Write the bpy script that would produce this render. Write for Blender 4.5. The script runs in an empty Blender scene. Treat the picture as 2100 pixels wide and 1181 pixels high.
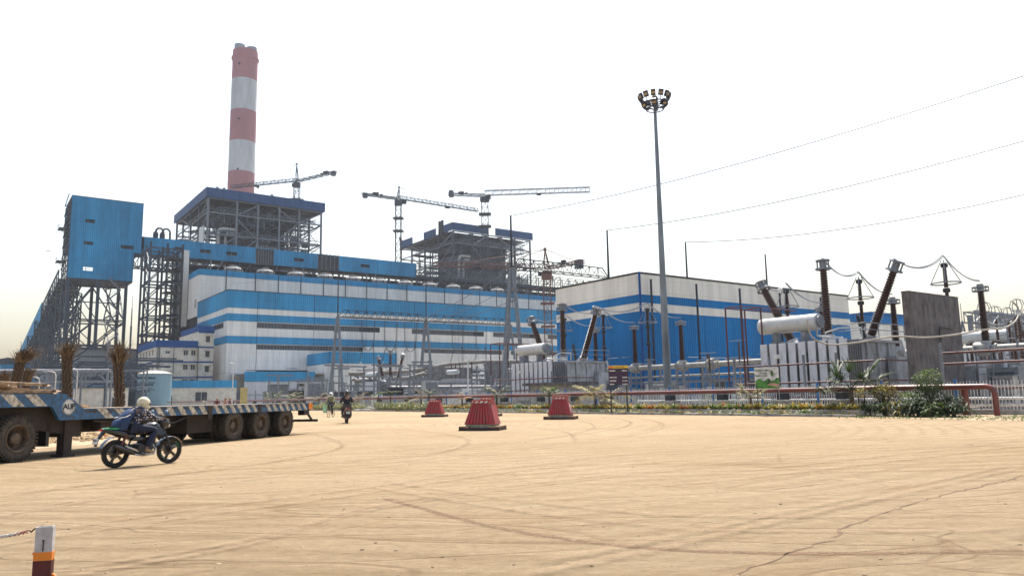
import bpy, math, random
from mathutils import Vector, Matrix
random.seed(7)
R = math.radians
D = bpy.data
scene = bpy.context.scene
COL = scene.collection

# ---------------------------------------------------------------- camera
F = 1557.0                     # focal length in pixels of a 2100 px wide frame
CAMH, PITCH, ROLL = 1.35, math.atan(222.0 / F), 0.018
fw = Vector((0, math.cos(PITCH), math.sin(PITCH)))
r0 = Vector((1, 0, 0)); u0 = Vector((0, -math.sin(PITCH), math.cos(PITCH)))
rt = r0 * math.cos(ROLL) - u0 * math.sin(ROLL)
up = u0 * math.cos(ROLL) + r0 * math.sin(ROLL)
cam = D.objects.new('camera', D.cameras.new('camera'))
COL.objects.link(cam)
m = Matrix((rt, up, -fw)).transposed().to_4x4()
m.translation = Vector((0, 0, CAMH))
cam.matrix_world = m
cam.data.sensor_width = 36.0
cam.data.lens = 36.0 * F / 2100.0
cam.data.clip_end = 6000
cam.data.clip_start = 0.05
scene.camera = cam

# ---------------------------------------------------------------- light
HAZE = 0.00016
SUN_EL, SUN_AZ = 60.0, 8.0      # the sun stands high behind the plant, a little to the right
world = D.worlds.new('World'); scene.world = world; world.use_nodes = True
wn = world.node_tree.nodes; wl = world.node_tree.links
bg = wn['Background']
sky = wn.new('ShaderNodeTexSky'); sky.sky_type = 'NISHITA'; sky.sun_disc = False
sky.sun_elevation = R(SUN_EL); sky.sun_rotation = R(SUN_AZ)
sky.air_density = 1.5; sky.dust_density = 4.5; sky.ozone_density = 1.7
wl.new(sky.outputs[0], bg.inputs[0]); bg.inputs[1].default_value = 0.15
sun = D.objects.new('sun', D.lights.new('sun', 'SUN')); COL.objects.link(sun)
sun.data.energy = 4.4; sun.data.angle = R(0.6); sun.data.color = (1.0, 0.94, 0.84)
sd = Vector((math.sin(R(SUN_AZ)) * math.cos(R(SUN_EL)), math.cos(R(SUN_AZ)) * math.cos(R(SUN_EL)), math.sin(R(SUN_EL))))
sun.rotation_euler = sd.to_track_quat('Z', 'Y').to_euler()
scene.view_settings.view_transform = 'Standard'
scene.view_settings.look = 'None'
scene.view_settings.exposure = 0.7
scene.view_settings.gamma = 1.0
scene.view_settings.use_curve_mapping = False
scene.render.engine = 'CYCLES'
scene.cycles.max_bounces = 5
scene.cycles.transparent_max_bounces = 16
scene.cycles.use_denoising = True

# ---------------------------------------------------------------- the plant's own axes
TH = R(35.9)
U = Vector((math.cos(TH), math.sin(TH), 0)); V = Vector((-math.sin(TH), math.cos(TH), 0))
def W(a, b, z=0.0): return U * a + V * b + Vector((0, 0, z))
def ray(px, py): return (fw + rt * ((px - 1050) / F) + up * ((590.5 - py) / F))
def G(px, py, z=0.0):                       # ground point seen at a pixel of the photograph
    d = ray(px, py); t = (z - CAMH) / d.z
    return Vector((0, 0, CAMH)) + d * t
def A(px, py, Y):                           # the point at depth Y
    d = ray(px, py); return Vector((0, 0, CAMH)) + d * (Y / d.y)

# ---------------------------------------------------------------- mesh helpers
class MB:
    def __init__(s): s.v = []; s.f = []; s.uv = None
    def add(s, vs, fs):
        o = len(s.v); s.v += [tuple(x) for x in vs]; s.f += [tuple(i + o for i in f) for f in fs]; return s
    def box(s, x0, x1, y0, y1, z0, z1):
        return s.add([(x0,y0,z0),(x1,y0,z0),(x1,y1,z0),(x0,y1,z0),(x0,y0,z1),(x1,y0,z1),(x1,y1,z1),(x0,y1,z1)],
                     [(0,3,2,1),(4,5,6,7),(0,1,5,4),(1,2,6,5),(2,3,7,6),(3,0,4,7)])
    def cbox(s, c, sx, sy, sz, M=None):
        M = M or Matrix.Identity(3); c = Vector(c)
        vs = [c + M @ Vector((i*sx/2, j*sy/2, k*sz/2)) for k in (-1,1) for i, j in ((-1,-1),(1,-1),(1,1),(-1,1))]
        return s.add(vs, [(0,3,2,1),(4,5,6,7),(0,1,5,4),(1,2,6,5),(2,3,7,6),(3,0,4,7)])
    def bar(s, p, q, w, h=None):
        p = Vector(p); q = Vector(q); d = q - p
        if d.length < 1e-6: return s
        d.normalize(); ref = Vector((0,0,1)) if abs(d.z) < .95 else Vector((0,1,0))
        x = d.cross(ref).normalized(); y = x.cross(d); h = h or w
        vs = [c + x*(i*w/2) + y*(j*h/2) for c in (p, q) for i, j in ((-1,-1),(1,-1),(1,1),(-1,1))]
        return s.add(vs, [(0,3,2,1),(4,5,6,7),(0,1,5,4),(1,2,6,5),(2,3,7,6),(3,0,4,7)])
    def sweep(s, pts, rs, n=8, caps=True):
        pts = [Vector(p) for p in pts]
        if not isinstance(rs, (list, tuple)): rs = [rs] * len(pts)
        rings = []; prev = None
        for i, p in enumerate(pts):
            d = (pts[min(i+1, len(pts)-1)] - pts[max(i-1, 0)])
            if d.length < 1e-9: d = Vector((0,0,1))
            d.normalize()
            if prev is None:
                ref = Vector((0,0,1)) if abs(d.z) < .9 else Vector((0,1,0)); x = d.cross(ref).normalized()
            else:
                x = (prev - d * prev.dot(d)).normalized()
            prev = x; y = d.cross(x)
            rings.append([p + (x*math.cos(2*math.pi*k/n) + y*math.sin(2*math.pi*k/n)) * rs[i] for k in range(n)])
        vs = [v for r in rings for v in r]; fs = []
        for i in range(len(rings)-1):
            for k in range(n):
                a = i*n+k; b = i*n+(k+1)%n; fs.append((a, b, b+n, a+n))
        if caps: fs.append(tuple(range(n))[::-1]); fs.append(tuple((len(rings)-1)*n+k for k in range(n)))
        return s.add(vs, fs)
    def tube(s, p, q, r, r2=None, n=8): return s.sweep([p, q], [r, r if r2 is None else r2], n)
    def lathe(s, c, prof, axis=(0,0,1), n=16, caps=True):          # profile of (radius, distance along axis)
        ax = Vector(axis).normalized(); c = Vector(c)
        ref = Vector((0,0,1)) if abs(ax.z) < .9 else Vector((1,0,0))
        x = ax.cross(ref).normalized(); y = ax.cross(x); vs = []; fs = []
        for r, h in prof:
            for k in range(n):
                t = 2*math.pi*k/n; vs.append(c + ax*h + (x*math.cos(t)+y*math.sin(t))*r)
        for i in range(len(prof)-1):
            for k in range(n):
                a = i*n+k; b = i*n+(k+1)%n; fs.append((a, b, b+n, a+n))
        if caps and prof[0][0] > 1e-4: fs.append(tuple(range(n))[::-1])
        if caps and prof[-1][0] > 1e-4: fs.append(tuple((len(prof)-1)*n+k for k in range(n)))
        return s.add(vs, fs)
    def torus(s, c, RR, r, axis=(0,0,1), n=20, m=6):
        ax = Vector(axis).normalized(); c = Vector(c)
        ref = Vector((0,0,1)) if abs(ax.z) < .9 else Vector((1,0,0))
        x = ax.cross(ref).normalized(); y = ax.cross(x); vs = []; fs = []
        for i in range(n):
            t = 2*math.pi*i/n; d = x*math.cos(t)+y*math.sin(t)
            for k in range(m):
                q = 2*math.pi*k/m; vs.append(c + d*(RR+r*math.cos(q)) + ax*(r*math.sin(q)))
        for i in range(n):
            for k in range(m):
                a=i*m+k; b=i*m+(k+1)%m; e=((i+1)%n)*m+(k+1)%m; g=((i+1)%n)*m+k; fs.append((a,g,e,b))
        return s.add(vs, fs)
    def prism(s, poly, y0, y1, ax='y'):                 # poly of (x, z) extruded along y
        n = len(poly)
        if ax == 'y': vs = [(x, y0, z) for x, z in poly] + [(x, y1, z) for x, z in poly]
        elif ax == 'x': vs = [(y0, x, z) for x, z in poly] + [(y1, x, z) for x, z in poly]
        else: vs = [(x, z, y0) for x, z in poly] + [(x, z, y1) for x, z in poly]
        return s.add(vs, [tuple(range(n)), tuple(range(n, 2*n))[::-1]] + [(i, i+n, (i+1)%n+n, (i+1)%n) for i in range(n)])
    def blob(s, c, rx, ry, rz, n=10, m=7, M=None):
        vs = []; fs = []; c = Vector(c); M = M or Matrix.Identity(3)
        for j in range(m+1):
            ph = math.pi*j/m
            for i in range(n):
                t = 2*math.pi*i/n; vs.append(c + M @ Vector((rx*math.sin(ph)*math.cos(t), ry*math.sin(ph)*math.sin(t), rz*math.cos(ph))))
        for j in range(m):
            for i in range(n):
                a=j*n+i; b=j*n+(i+1)%n; fs.append((a,a+n,b+n,b))
        return s.add(vs, fs)
    def mesh(s, name, mat, smooth=False):
        me = D.meshes.new(name); me.from_pydata(s.v, [], s.f); me.validate(); me.update()
        me.materials.append(mat)
        if s.uv:
            l = me.uv_layers.new(name='uv')
            for lp in me.loops: l.data[lp.index].uv = s.uv[lp.vertex_index]
        if smooth:
            me.shade_smooth()
            try: me.set_sharp_from_angle(angle=R(38))
            except Exception: pass
        return me
    def build(s, name, mat, parent=None, smooth=False, **k):
        return put(name, s.mesh(name, mat, smooth), parent, **k)

def put(name, me, parent=None, loc=(0,0,0), rz=0.0, label=None, kind=None, cat=None, group=None, rot=None):
    o = D.objects.new(name, me); COL.objects.link(o)
    if parent: o.parent = parent
    o.location = loc; o.rotation_euler = rot or (0, 0, rz)
    if label: o['label'] = label
    if kind: o['kind'] = kind
    if cat: o['category'] = cat
    if group: o['group'] = group
    return o
def thing(name, label, cat, loc=(0,0,0), rz=0.0, group=None):
    return put(name, None, None, loc, rz, label, None, cat, group)
def kids(o): return [c for c in D.objects if c.parent == o]
def copy_tree(o, loc, rz=None, label=None, parent=None, sc=None):
    ch = {}
    for c in D.objects:
        if c.parent: ch.setdefault(c.parent.name, []).append(c)
    def rec(x, par):
        c = x.copy(); COL.objects.link(c); c.parent = par
        for y in ch.get(x.name, []): rec(y, c)
        return c
    c = rec(o, parent); c.location = loc
    if rz is not None: c.rotation_euler = (0, 0, rz)
    if label: c['label'] = label
    if sc: c.scale = (sc, sc, sc)
    return c

# lattice truss between p and q, w wide, h high, n bays
def lattice(mb, p, q, w, h, n, t, tri=False):
    p = Vector(p); q = Vector(q); d = (q-p).normalized()
    ref = Vector((0,0,1)) if abs(d.z) < .95 else Vector((0,1,0))
    x = d.cross(ref).normalized(); y = x.cross(d)
    cs = [(-w/2,-h/2),(w/2,-h/2),(0,h/2)] if tri else [(-w/2,-h/2),(w/2,-h/2),(w/2,h/2),(-w/2,h/2)]
    cs = [x*i + y*j for i, j in cs]; k = len(cs)
    for c in cs: mb.bar(p+c, q+c, t)
    for i in range(n):
        A0 = p.lerp(q, i/n); A1 = p.lerp(q, (i+1)/n)
        for j in range(k):
            c0, c1 = cs[j], cs[(j+1)%k]
            mb.bar(A0+c0, A0+c1, t*.6)
            if i % 2: c0, c1 = c1, c0
            mb.bar(A0+c0, A1+c1, t*.6)
    for j in range(k): mb.bar(q+cs[j], q+cs[(j+1)%k], t*.6)

# wall in the xz plane (front at y0, thickness d to the back) with openings (x0,x1,z0,z1)
def holed(mb, x0, x1, z0, z1, y0, d, ops=(), ax='y'):
    xs = sorted({x0, x1, *[v for o in ops for v in o[:2] if x0 < v < x1]})
    zs = sorted({z0, z1, *[v for o in ops for v in o[2:] if z0 < v < z1]})
    for j in range(len(zs)-1):
        run = None
        for i in range(len(xs)-1):
            cx = (xs[i]+xs[i+1])/2; cz = (zs[j]+zs[j+1])/2
            solid = not any(o[0] < cx < o[1] and o[2] < cz < o[3] for o in ops)
            if solid: run = (run[0], xs[i+1]) if run else (xs[i], xs[i+1])
            if run and (not solid or i == len(xs)-2):
                if ax == 'y': mb.box(run[0], run[1], y0, y0+d, zs[j], zs[j+1])
                else: mb.box(y0, y0+d, run[0], run[1], zs[j], zs[j+1])
                run = None
    return mb
def catenary(p, q, sag, n=14):
    p = Vector(p); q = Vector(q)
    return [p.lerp(q, i/n) - Vector((0,0,4*sag*(i/n)*(1-i/n))) for i in range(n+1)]

# ---------------------------------------------------------------- materials
MATS = {}
def mat(name, col, rough=.6, metal=0.0, var=.18, scale=1.5, bump=0.0, bscale=30.0, spec=.5, streak=0.0, dirt=None, coat=0.0):
    if name in MATS: return MATS[name]
    m = D.materials.new(name); m.use_nodes = True; nt = m.node_tree; n = nt.nodes; l = nt.links
    b = n['Principled BSDF']; b.inputs['Roughness'].default_value = rough; b.inputs['Metallic'].default_value = metal
    b.inputs['Specular IOR Level'].default_value = spec; b.inputs['Coat Weight'].default_value = coat
    tc = n.new('ShaderNodeTexCoord'); nz = n.new('ShaderNodeTexNoise')
    nz.inputs['Scale'].default_value = scale; nz.inputs['Detail'].default_value = 6; nz.inputs['Roughness'].default_value = .65
    mp = n.new('ShaderNodeMapping'); l.new(tc.outputs['Object'], mp.inputs[0]); l.new(mp.outputs[0], nz.inputs['Vector'])
    if streak: mp.inputs['Scale'].default_value = (1, 1, streak)
    rp = n.new('ShaderNodeValToRGB'); l.new(nz.outputs['Fac'], rp.inputs[0])
    d = dirt or tuple(c*(1-var*1.6) for c in col)
    rp.color_ramp.elements[0].position = .32; rp.color_ramp.elements[0].color = (*d, 1)
    rp.color_ramp.elements[1].position = .62; rp.color_ramp.elements[1].color = (*[min(1, c*(1+var*.5)) for c in col], 1)
    l.new(rp.outputs[0], b.inputs['Base Color'])
    mr = n.new('ShaderNodeMath'); mr.operation = 'MULTIPLY_ADD'; l.new(nz.outputs['Fac'], mr.inputs[0])
    mr.inputs[1].default_value = .25; mr.inputs[2].default_value = rough-.12; l.new(mr.outputs[0], b.inputs['Roughness'])
    if bump:
        n2 = n.new('ShaderNodeTexNoise'); n2.inputs['Scale'].default_value = bscale; n2.inputs['Detail'].default_value = 5
        l.new(tc.outputs['Object'], n2.inputs['Vector']); bp = n.new('ShaderNodeBump'); bp.inputs['Strength'].default_value = bump
        bp.inputs['Distance'].default_value = .02; l.new(n2.outputs['Fac'], bp.inputs['Height']); l.new(bp.outputs[0], b.inputs['Normal'])
    MATS[name] = m; return m
def cladding(name, col, pitch=.33, var=.1, dirt=None, depth=.05):    # ribbed steel sheet, ribs run upright
    m = mat(name, col, rough=.62, var=var, scale=.09, streak=.25, dirt=dirt, spec=.22); nt = m.node_tree; n = nt.nodes; l = nt.links
    b = n['Principled BSDF']; tc = [x for x in n if x.type == 'TEX_COORD'][0]
    sx = n.new('ShaderNodeSeparateXYZ'); l.new(tc.outputs['Object'], sx.inputs[0])
    ad = n.new('ShaderNodeMath'); l.new(sx.outputs[0], ad.inputs[0]); l.new(sx.outputs[1], ad.inputs[1])
    ml = n.new('ShaderNodeMath'); ml.operation = 'MULTIPLY'; ml.inputs[1].default_value = 2*math.pi/pitch; l.new(ad.outputs[0], ml.inputs[0])
    sn = n.new('ShaderNodeMath'); sn.operation = 'SINE'; l.new(ml.outputs[0], sn.inputs[0])
    bp = n.new('ShaderNodeBump'); bp.inputs['Strength'].default_value = .5; bp.inputs['Distance'].default_value = depth
    l.new(sn.outputs[0], bp.inputs['Height']); l.new(bp.outputs[0], b.inputs['Normal'])
    # faint sheet-to-sheet differences
    s2 = n.new('ShaderNodeMath'); s2.operation = 'SNAP'; s2.inputs[1].default_value = 1.0; l.new(ad.outputs[0], s2.inputs[0])
    wn_ = n.new('ShaderNodeTexWhiteNoise'); wn_.noise_dimensions = '1D'; l.new(s2.outputs[0], wn_.inputs['W'])
    hs = n.new('ShaderNodeHueSaturation'); mr = n.new('ShaderNodeMapRange'); l.new(wn_.outputs['Value'], mr.inputs[0])
    mr.inputs[3].default_value = .93; mr.inputs[4].default_value = 1.05; l.new(mr.outputs[0], hs.inputs['Value'])
    rp = [x for x in n if x.type == 'VALTORGB'][0]; l.new(rp.outputs[0], hs.inputs['Color'])
    fr = n.new('ShaderNodeMath'); fr.operation = 'PINGPONG'; fr.inputs[1].default_value = pitch*2.2; l.new(sx.outputs[2], fr.inputs[0])
    lt = n.new('ShaderNodeMapRange'); lt.inputs[1].default_value = 0; lt.inputs[2].default_value = pitch*.12; lt.inputs[3].default_value = .8; lt.inputs[4].default_value = 1; l.new(fr.outputs[0], lt.inputs[0])
    mu = n.new('ShaderNodeMix'); mu.data_type = 'RGBA'; mu.blend_type = 'MULTIPLY'; mu.inputs[0].default_value = 1
    ns = n.new('ShaderNodeTexNoise'); ns.inputs['Scale'].default_value = 1.1; ns.inputs['Detail'].default_value = 7; mq = n.new('ShaderNodeMapping'); mq.inputs['Scale'].default_value = (1,1,.12); l.new(tc.outputs['Object'], mq.inputs[0]); l.new(mq.outputs[0], ns.inputs['Vector'])
    m3 = n.new('ShaderNodeMapRange'); m3.inputs[1].default_value = .35; m3.inputs[2].default_value = .6; m3.inputs[3].default_value = .9; m3.inputs[4].default_value = 1.02; l.new(ns.outputs['Fac'], m3.inputs[0])
    m4 = n.new('ShaderNodeMath'); m4.operation = 'MULTIPLY'; l.new(lt.outputs[0], m4.inputs[0]); l.new(m3.outputs[0], m4.inputs[1])
    l.new(hs.outputs[0], mu.inputs[6]); l.new(m4.outputs[0], mu.inputs[7]); l.new(mu.outputs[2], b.inputs['Base Color'])
    return m
def plain(name, col, rough=.6, metal=0., emit=None, alpha=None, trans=0.0):
    if name in MATS: return MATS[name]
    m = D.materials.new(name); m.use_nodes = True; b = m.node_tree.nodes['Principled BSDF']
    b.inputs['Base Color'].default_value = (*col, 1); b.inputs['Roughness'].default_value = rough; b.inputs['Metallic'].default_value = metal
    MATS[name] = m; return m
BLUE = cladding('blue cladding', (.03, .27, .5), pitch=.6, var=.22)
BLUE2 = cladding('deep blue cladding', (.004, .165, .42), pitch=.33, var=.2, depth=.03)
DKBLUE = cladding('dusty dark blue cladding', (.035, .09, .2), pitch=.6)
CREAM = cladding('off white cladding', (.8, .76, .7), pitch=.6, dirt=(.72, .67, .6))
CREAM2 = cladding('pale grey cladding', (.78, .73, .65), pitch=.33, depth=.03, dirt=(.68, .63, .55))
BGREY = cladding('pale grey wall sheet', (.58, .58, .6), pitch=.6)
NAVY = mat('navy paint', (.012, .075, .25), .7, spec=.25)
STEEL = mat('blue grey steel', (.04, .06, .085), .55, .1, var=.3)
STEELD = mat('dark steel', (.03, .035, .045), .6, .2, var=.3)
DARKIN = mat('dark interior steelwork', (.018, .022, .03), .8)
GALV = mat('galvanised steel', (.2, .21, .23), .5, .3, var=.25, scale=3)
TGREY = mat('transformer light grey paint', (.4, .41, .44), .45, 0, var=.2, scale=2.6, streak=.4, dirt=(.24, .225, .2))
TWHITE = mat('light tank paint', (.5, .51, .5), .35, 0, var=.1, scale=2)
TDARK = mat('dark gap', (.03, .03, .035), .7)
PORC = mat('brown porcelain', (.05, .019, .013), .3, 0, var=.2, scale=6, spec=.5)
RED = mat('red oxide pipe paint', (.15, .03, .022), .4, 0, var=.4, scale=2.5, dirt=(.1, .045, .03))
REDPAINT = mat('red plastic', (.3, .014, .016), .42, 0, var=.4, scale=4, bump=.25, bscale=25, dirt=(.2, .055, .04))
CONC = mat('concrete', (.33, .31, .28), .85, 0, var=.3, scale=2, bump=.4)
CONCD = mat('stained dark concrete', (.13, .115, .11), .9, 0, var=.5, scale=2.2, bump=.6, streak=.45, dirt=(.045, .04, .042))
WHITE = mat('white paint', (.62, .61, .58), .5, 0, var=.3, scale=4)
PLAST = mat('cream plaster', (.68, .62, .52), .8, 0, var=.12, scale=.8, dirt=(.5, .44, .36))
GLASS = plain('dark window glass', (.05, .06, .07), .12)
BLACK = mat('black paint', (.015, .015, .017), .45, 0, var=.2, scale=6)
RUBBER = mat('dusty tyre rubber', (.025, .022, .018), .85, 0, var=.5, scale=7, bump=.5, bscale=60, dirt=(.085, .065, .045))
RUST = mat('dark rusty chassis', (.03, .02, .015), .8, 0, var=.5, scale=4, bump=.3, dirt=(.02, .015, .012))
TBLUE = mat('chipped blue trailer paint', (.015, .1, .22), .55, 0, var=.5, scale=9, dirt=(.04, .03, .022))
TCREAM = mat('chipped white trailer paint', (.5, .46, .37), .6, 0, var=.4, scale=8, dirt=(.1, .07, .045))
ORANGE = mat('orange reflective tape', (.75, .22, .02), .45, 0, var=.2)
YELLOW = mat('yellow paint', (.8, .5, .03), .5)
WOOD = mat('split timber', (.33, .22, .13), .85, 0, var=.5, scale=5, bump=.5)
ALU = mat('aluminium conductor', (.32, .33, .35), .4, .7, var=.1)
WIRE = mat('dark wire', (.07, .075, .085), .5, .4, var=.1)
CRANE = mat('weathered grey crane steel', (.04, .05, .065), .55, 0, var=.3)
CRANER = mat('faded red crane steel', (.17, .075, .055), .55, 0, var=.3)
# ================================================================ ground
def ground_mat():
    m = D.materials.new('dusty tan road'); m.use_nodes = True; nt = m.node_tree; n = nt.nodes; l = nt.links
    b = n['Principled BSDF']; b.inputs['Roughness'].default_value = .9; b.inputs['Specular IOR Level'].default_value = .2
    tc = n.new('ShaderNodeTexCoord')
    def noise(sc, det=6, st=(1,1,1), rz=0, ro=.6, loc=(0,0,0)):
        mp = n.new('ShaderNodeMapping'); mp.inputs['Scale'].default_value = st; mp.inputs['Rotation'].default_value = (0,0,rz); mp.inputs['Location'].default_value = loc
        l.new(tc.outputs['Object'], mp.inputs[0]); z = n.new('ShaderNodeTexNoise'); z.inputs['Scale'].default_value = sc
        z.inputs['Detail'].default_value = det; z.inputs['Roughness'].default_value = ro; l.new(mp.outputs[0], z.inputs['Vector']); return z.outputs['Fac']
    def ramp(src, p0, c0, p1, c1):
        r = n.new('ShaderNodeValToRGB'); l.new(src, r.inputs[0]); e = r.color_ramp.elements
        e[0].position = p0; e[0].color = (*c0, 1); e[1].position = p1; e[1].color = (*c1, 1); return r.outputs[0]
    def mix(a, b_, f, t='MIX'):
        x = n.new('ShaderNodeMix'); x.data_type = 'RGBA'; x.blend_type = t
        if isinstance(f, float): x.inputs[0].default_value = f
        else: l.new(f, x.inputs[0])
        l.new(a, x.inputs[6]); l.new(b_, x.inputs[7]); return x.outputs[2]
    def rings(cx, cy, sc, dist, mask_sc, loc):
        mp = n.new('ShaderNodeMapping'); mp.inputs['Location'].default_value = (-cx, -cy, 0); l.new(tc.outputs['Object'], mp.inputs[0])
        w = n.new('ShaderNodeTexWave'); w.wave_type = 'RINGS'; w.rings_direction = 'Z'; w.inputs['Scale'].default_value = sc
        w.inputs['Distortion'].default_value = dist; w.inputs['Detail'].default_value = 3; w.inputs['Detail Scale'].default_value = .25
        l.new(mp.outputs[0], w.inputs['Vector'])
        k = ramp(w.outputs['Fac'], .05, (0,0,0), .5, (1,1,1)); k2 = ramp(noise(mask_sc, 3, loc=loc), .45, (1,1,1), .58, (0,0,0))
        x = n.new('ShaderNodeMix'); x.data_type = 'RGBA'; x.blend_type = 'LIGHTEN'; x.inputs[0].default_value = 1
        l.new(k, x.inputs[6]); l.new(k2, x.inputs[7]); return x.outputs[2]
    def iso(sc, st, rz, eps, loc, dist=0.0):        # thin flowing lines: contours of a stretched noise
        mp = n.new('ShaderNodeMapping'); mp.inputs['Scale'].default_value = st; mp.inputs['Rotation'].default_value = (0,0,rz); mp.inputs['Location'].default_value = loc
        l.new(tc.outputs['Object'], mp.inputs[0]); z = n.new('ShaderNodeTexNoise'); z.inputs['Scale'].default_value = sc
        z.inputs['Detail'].default_value = 1.2; z.inputs['Roughness'].default_value = .35; l.new(mp.outputs[0], z.inputs['Vector'])
        d = n.new('ShaderNodeMath'); d.operation = 'SUBTRACT'; d.inputs[1].default_value = .5; l.new(z.outputs['Fac'], d.inputs[0])
        ab = n.new('ShaderNodeMath'); ab.operation = 'ABSOLUTE'; l.new(d.outputs[0], ab.inputs[0])
        return ramp(ab.outputs[0], 0.0, (0,0,0), eps, (1,1,1))
    base = ramp(noise(.1, 8), .35, (.37, .272, .16), .65, (.43, .328, .21))
    fine = ramp(noise(7, 10, ro=.8), .3, (.7, .67, .63), .6, (1.08, 1.08, 1.08))
    c = mix(base, fine, .8, 'MULTIPLY')
    st = ramp(noise(1.0, 8, (.7, 2.6, 1), R(-10), ro=.75), .4, (.74, .7, .64), .54, (1.03, 1.03, 1.03)); c = mix(c, st, .22, 'MULTIPLY')
    st2 = ramp(noise(1.3, 8, (.6, 2.2, 1), R(30), ro=.75, loc=(3,8,0)), .4, (.74, .69, .62), .52, (1.02, 1.02, 1.02)); c = mix(c, st2, .2, 'MULTIPLY')
    tr = None
    for args in ((-14, 38, .5, 3.5, .09, (0,0,0)), (2, 62, .55, 4, .12, (5,5,0)), (4, 40, .45, 5, .1, (2,9,0))):
        k = rings(*args); tr = k if tr is None else mix(tr, k, 1.0, 'MULTIPLY')
    tc2 = ramp(tr, 0, (.72, .68, .62), .8, (1, 1, 1)); c = mix(c, tc2, .55, 'MULTIPLY')
    li = None
    for args in ((.16, (.6,1.3,1), R(-12), .007, (0,0,0)), (.25, (.4,1.7,1), R(20), .008, (9,4,0)), (.3, (.5,1.3,1), R(48), .006, (4,7,0)), (.35, (.6,1.2,1), R(-38), .006, (14,1,0)), (.5, (.4,1.4,1), R(6), .008, (2,21,0))):
        k = iso(*args); li = k if li is None else mix(li, k, 1.0, 'MULTIPLY')
    lt = ramp(li, 0, (.62, .55, .46), .9, (1, 1, 1)); msk = ramp(noise(.35, 4, loc=(6,6,0)), .4, (0,0,0), .62, (.6,.6,.6)); c = mix(c, lt, msk, 'MULTIPLY')
    blot = ramp(noise(.3, 6, (.5, 1.5, 1), loc=(11,2,0)), .58, (1,1,1), .74, (.82, .72, .62)); c = mix(c, blot, .6, 'MULTIPLY')
    spk = ramp(noise(22, 3, ro=.6, loc=(1,1,0)), .69, (1,1,1), .74, (.45,.36,.28)); c = mix(c, spk, .7, 'MULTIPLY')
    l.new(c, b.inputs['Base Color'])
    bp = n.new('ShaderNodeBump'); bp.inputs['Strength'].default_value = 1.0; bp.inputs['Distance'].default_value = .07
    ad = n.new('ShaderNodeMath'); ad.operation = 'ADD'; l.new(noise(5.5, 10, (1, 1.6, 1), ro=.78), ad.inputs[0]); l.new(noise(2.0, 8, (.8, 2.2, 1), R(-10), ro=.75), ad.inputs[1])
    ad2 = n.new('ShaderNodeMath'); ad2.operation = 'MULTIPLY_ADD'; ad2.inputs[1].default_value = .4; l.new(li, ad2.inputs[0]); l.new(ad.outputs[0], ad2.inputs[2])
    l.new(ad2.outputs[0], bp.inputs['Height']); l.new(bp.outputs[0], b.inputs['Normal'])
    return m
GROUND = ground_mat()
YARD = mat('grey yard gravel', (.27, .25, .22), .95, 0, var=.35, scale=.4, bump=.8, bscale=8)
DIRT = mat('brown dry earth', (.36, .27, .17), .95, 0, var=.45, scale=1.2, bump=.9, bscale=6, dirt=(.2, .14, .08))
S = 1400
me = MB(); me.add([(-S,-S,-.02),(S,-S,-.02),(S,S,-.02),(-S,S,-.02)], [(0,1,2,3)])
me.build('ground', YARD, kind='structure', label='grey brown open ground of the plant yard reaching the horizon')
def sheet(name, pts, z, m_, label):
    mb = MB(); mb.add([(p[0], p[1], z) for p in pts], [tuple(range(len(pts)))]); return mb.build(name, m_, kind='structure', label=label)
rp_ = [W(37,-40), W(37,112), Vector((-38,113,0)), Vector((-60,100,0)), Vector((-60,-25,0)), Vector((0,-30,0))]
sheet('road', rp_, 0.0, GROUND, 'wide dusty tan concrete road with tyre tracks and cracks')
# dirt verge behind the trailer and at the far right corner
sheet('dirt_verge', [(-60,15,0),(-17.2,15,0),(-11.6,36,0),(-16,60,0),(-60,90,0)], .004, DIRT, 'strip of dry brown earth and rubble behind the trailer')
sheet('corner_verge', [W(34.5,14.5),W(36.9,21.5),W(48,21.5),W(48,-12),W(41,-12)], .008, DIRT, 'bare earth corner at the end of the planting bed')
sheet('planting_bed', [W(37.2,21.5),W(40.2,21.5),W(40.2,112),W(37.2,112)], .05, DIRT, 'long bed of brown soil behind the kerb')
# kerb: single stones
kst = MB(); kst.box(-.14,.14,-.62,.62,0,.14); kmesh = kst.mesh('kerb_stone', CONC)
kerb = put('kerb', None, kind='structure', label='low concrete kerb along the planting bed')
b = 21.5; i = 0
while b < 112:
    o = put('kerb_stone', kmesh, kerb, loc=W(37 + random.uniform(-.03,.03), b+.63, random.uniform(-.03,.01)), rot=(random.uniform(-.02,.02), random.uniform(-.04,.04), TH+random.uniform(-.02,.02))); b += 1.27
    if random.random() < .06: b += 1.1
# inner low wall of the bed
iw = MB(); iw.box(-.1,.1,0,90.0,0,.3); iw.build('bed_edge_wall', CONC, kerb, loc=W(38.4,21.8), rz=TH)
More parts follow.
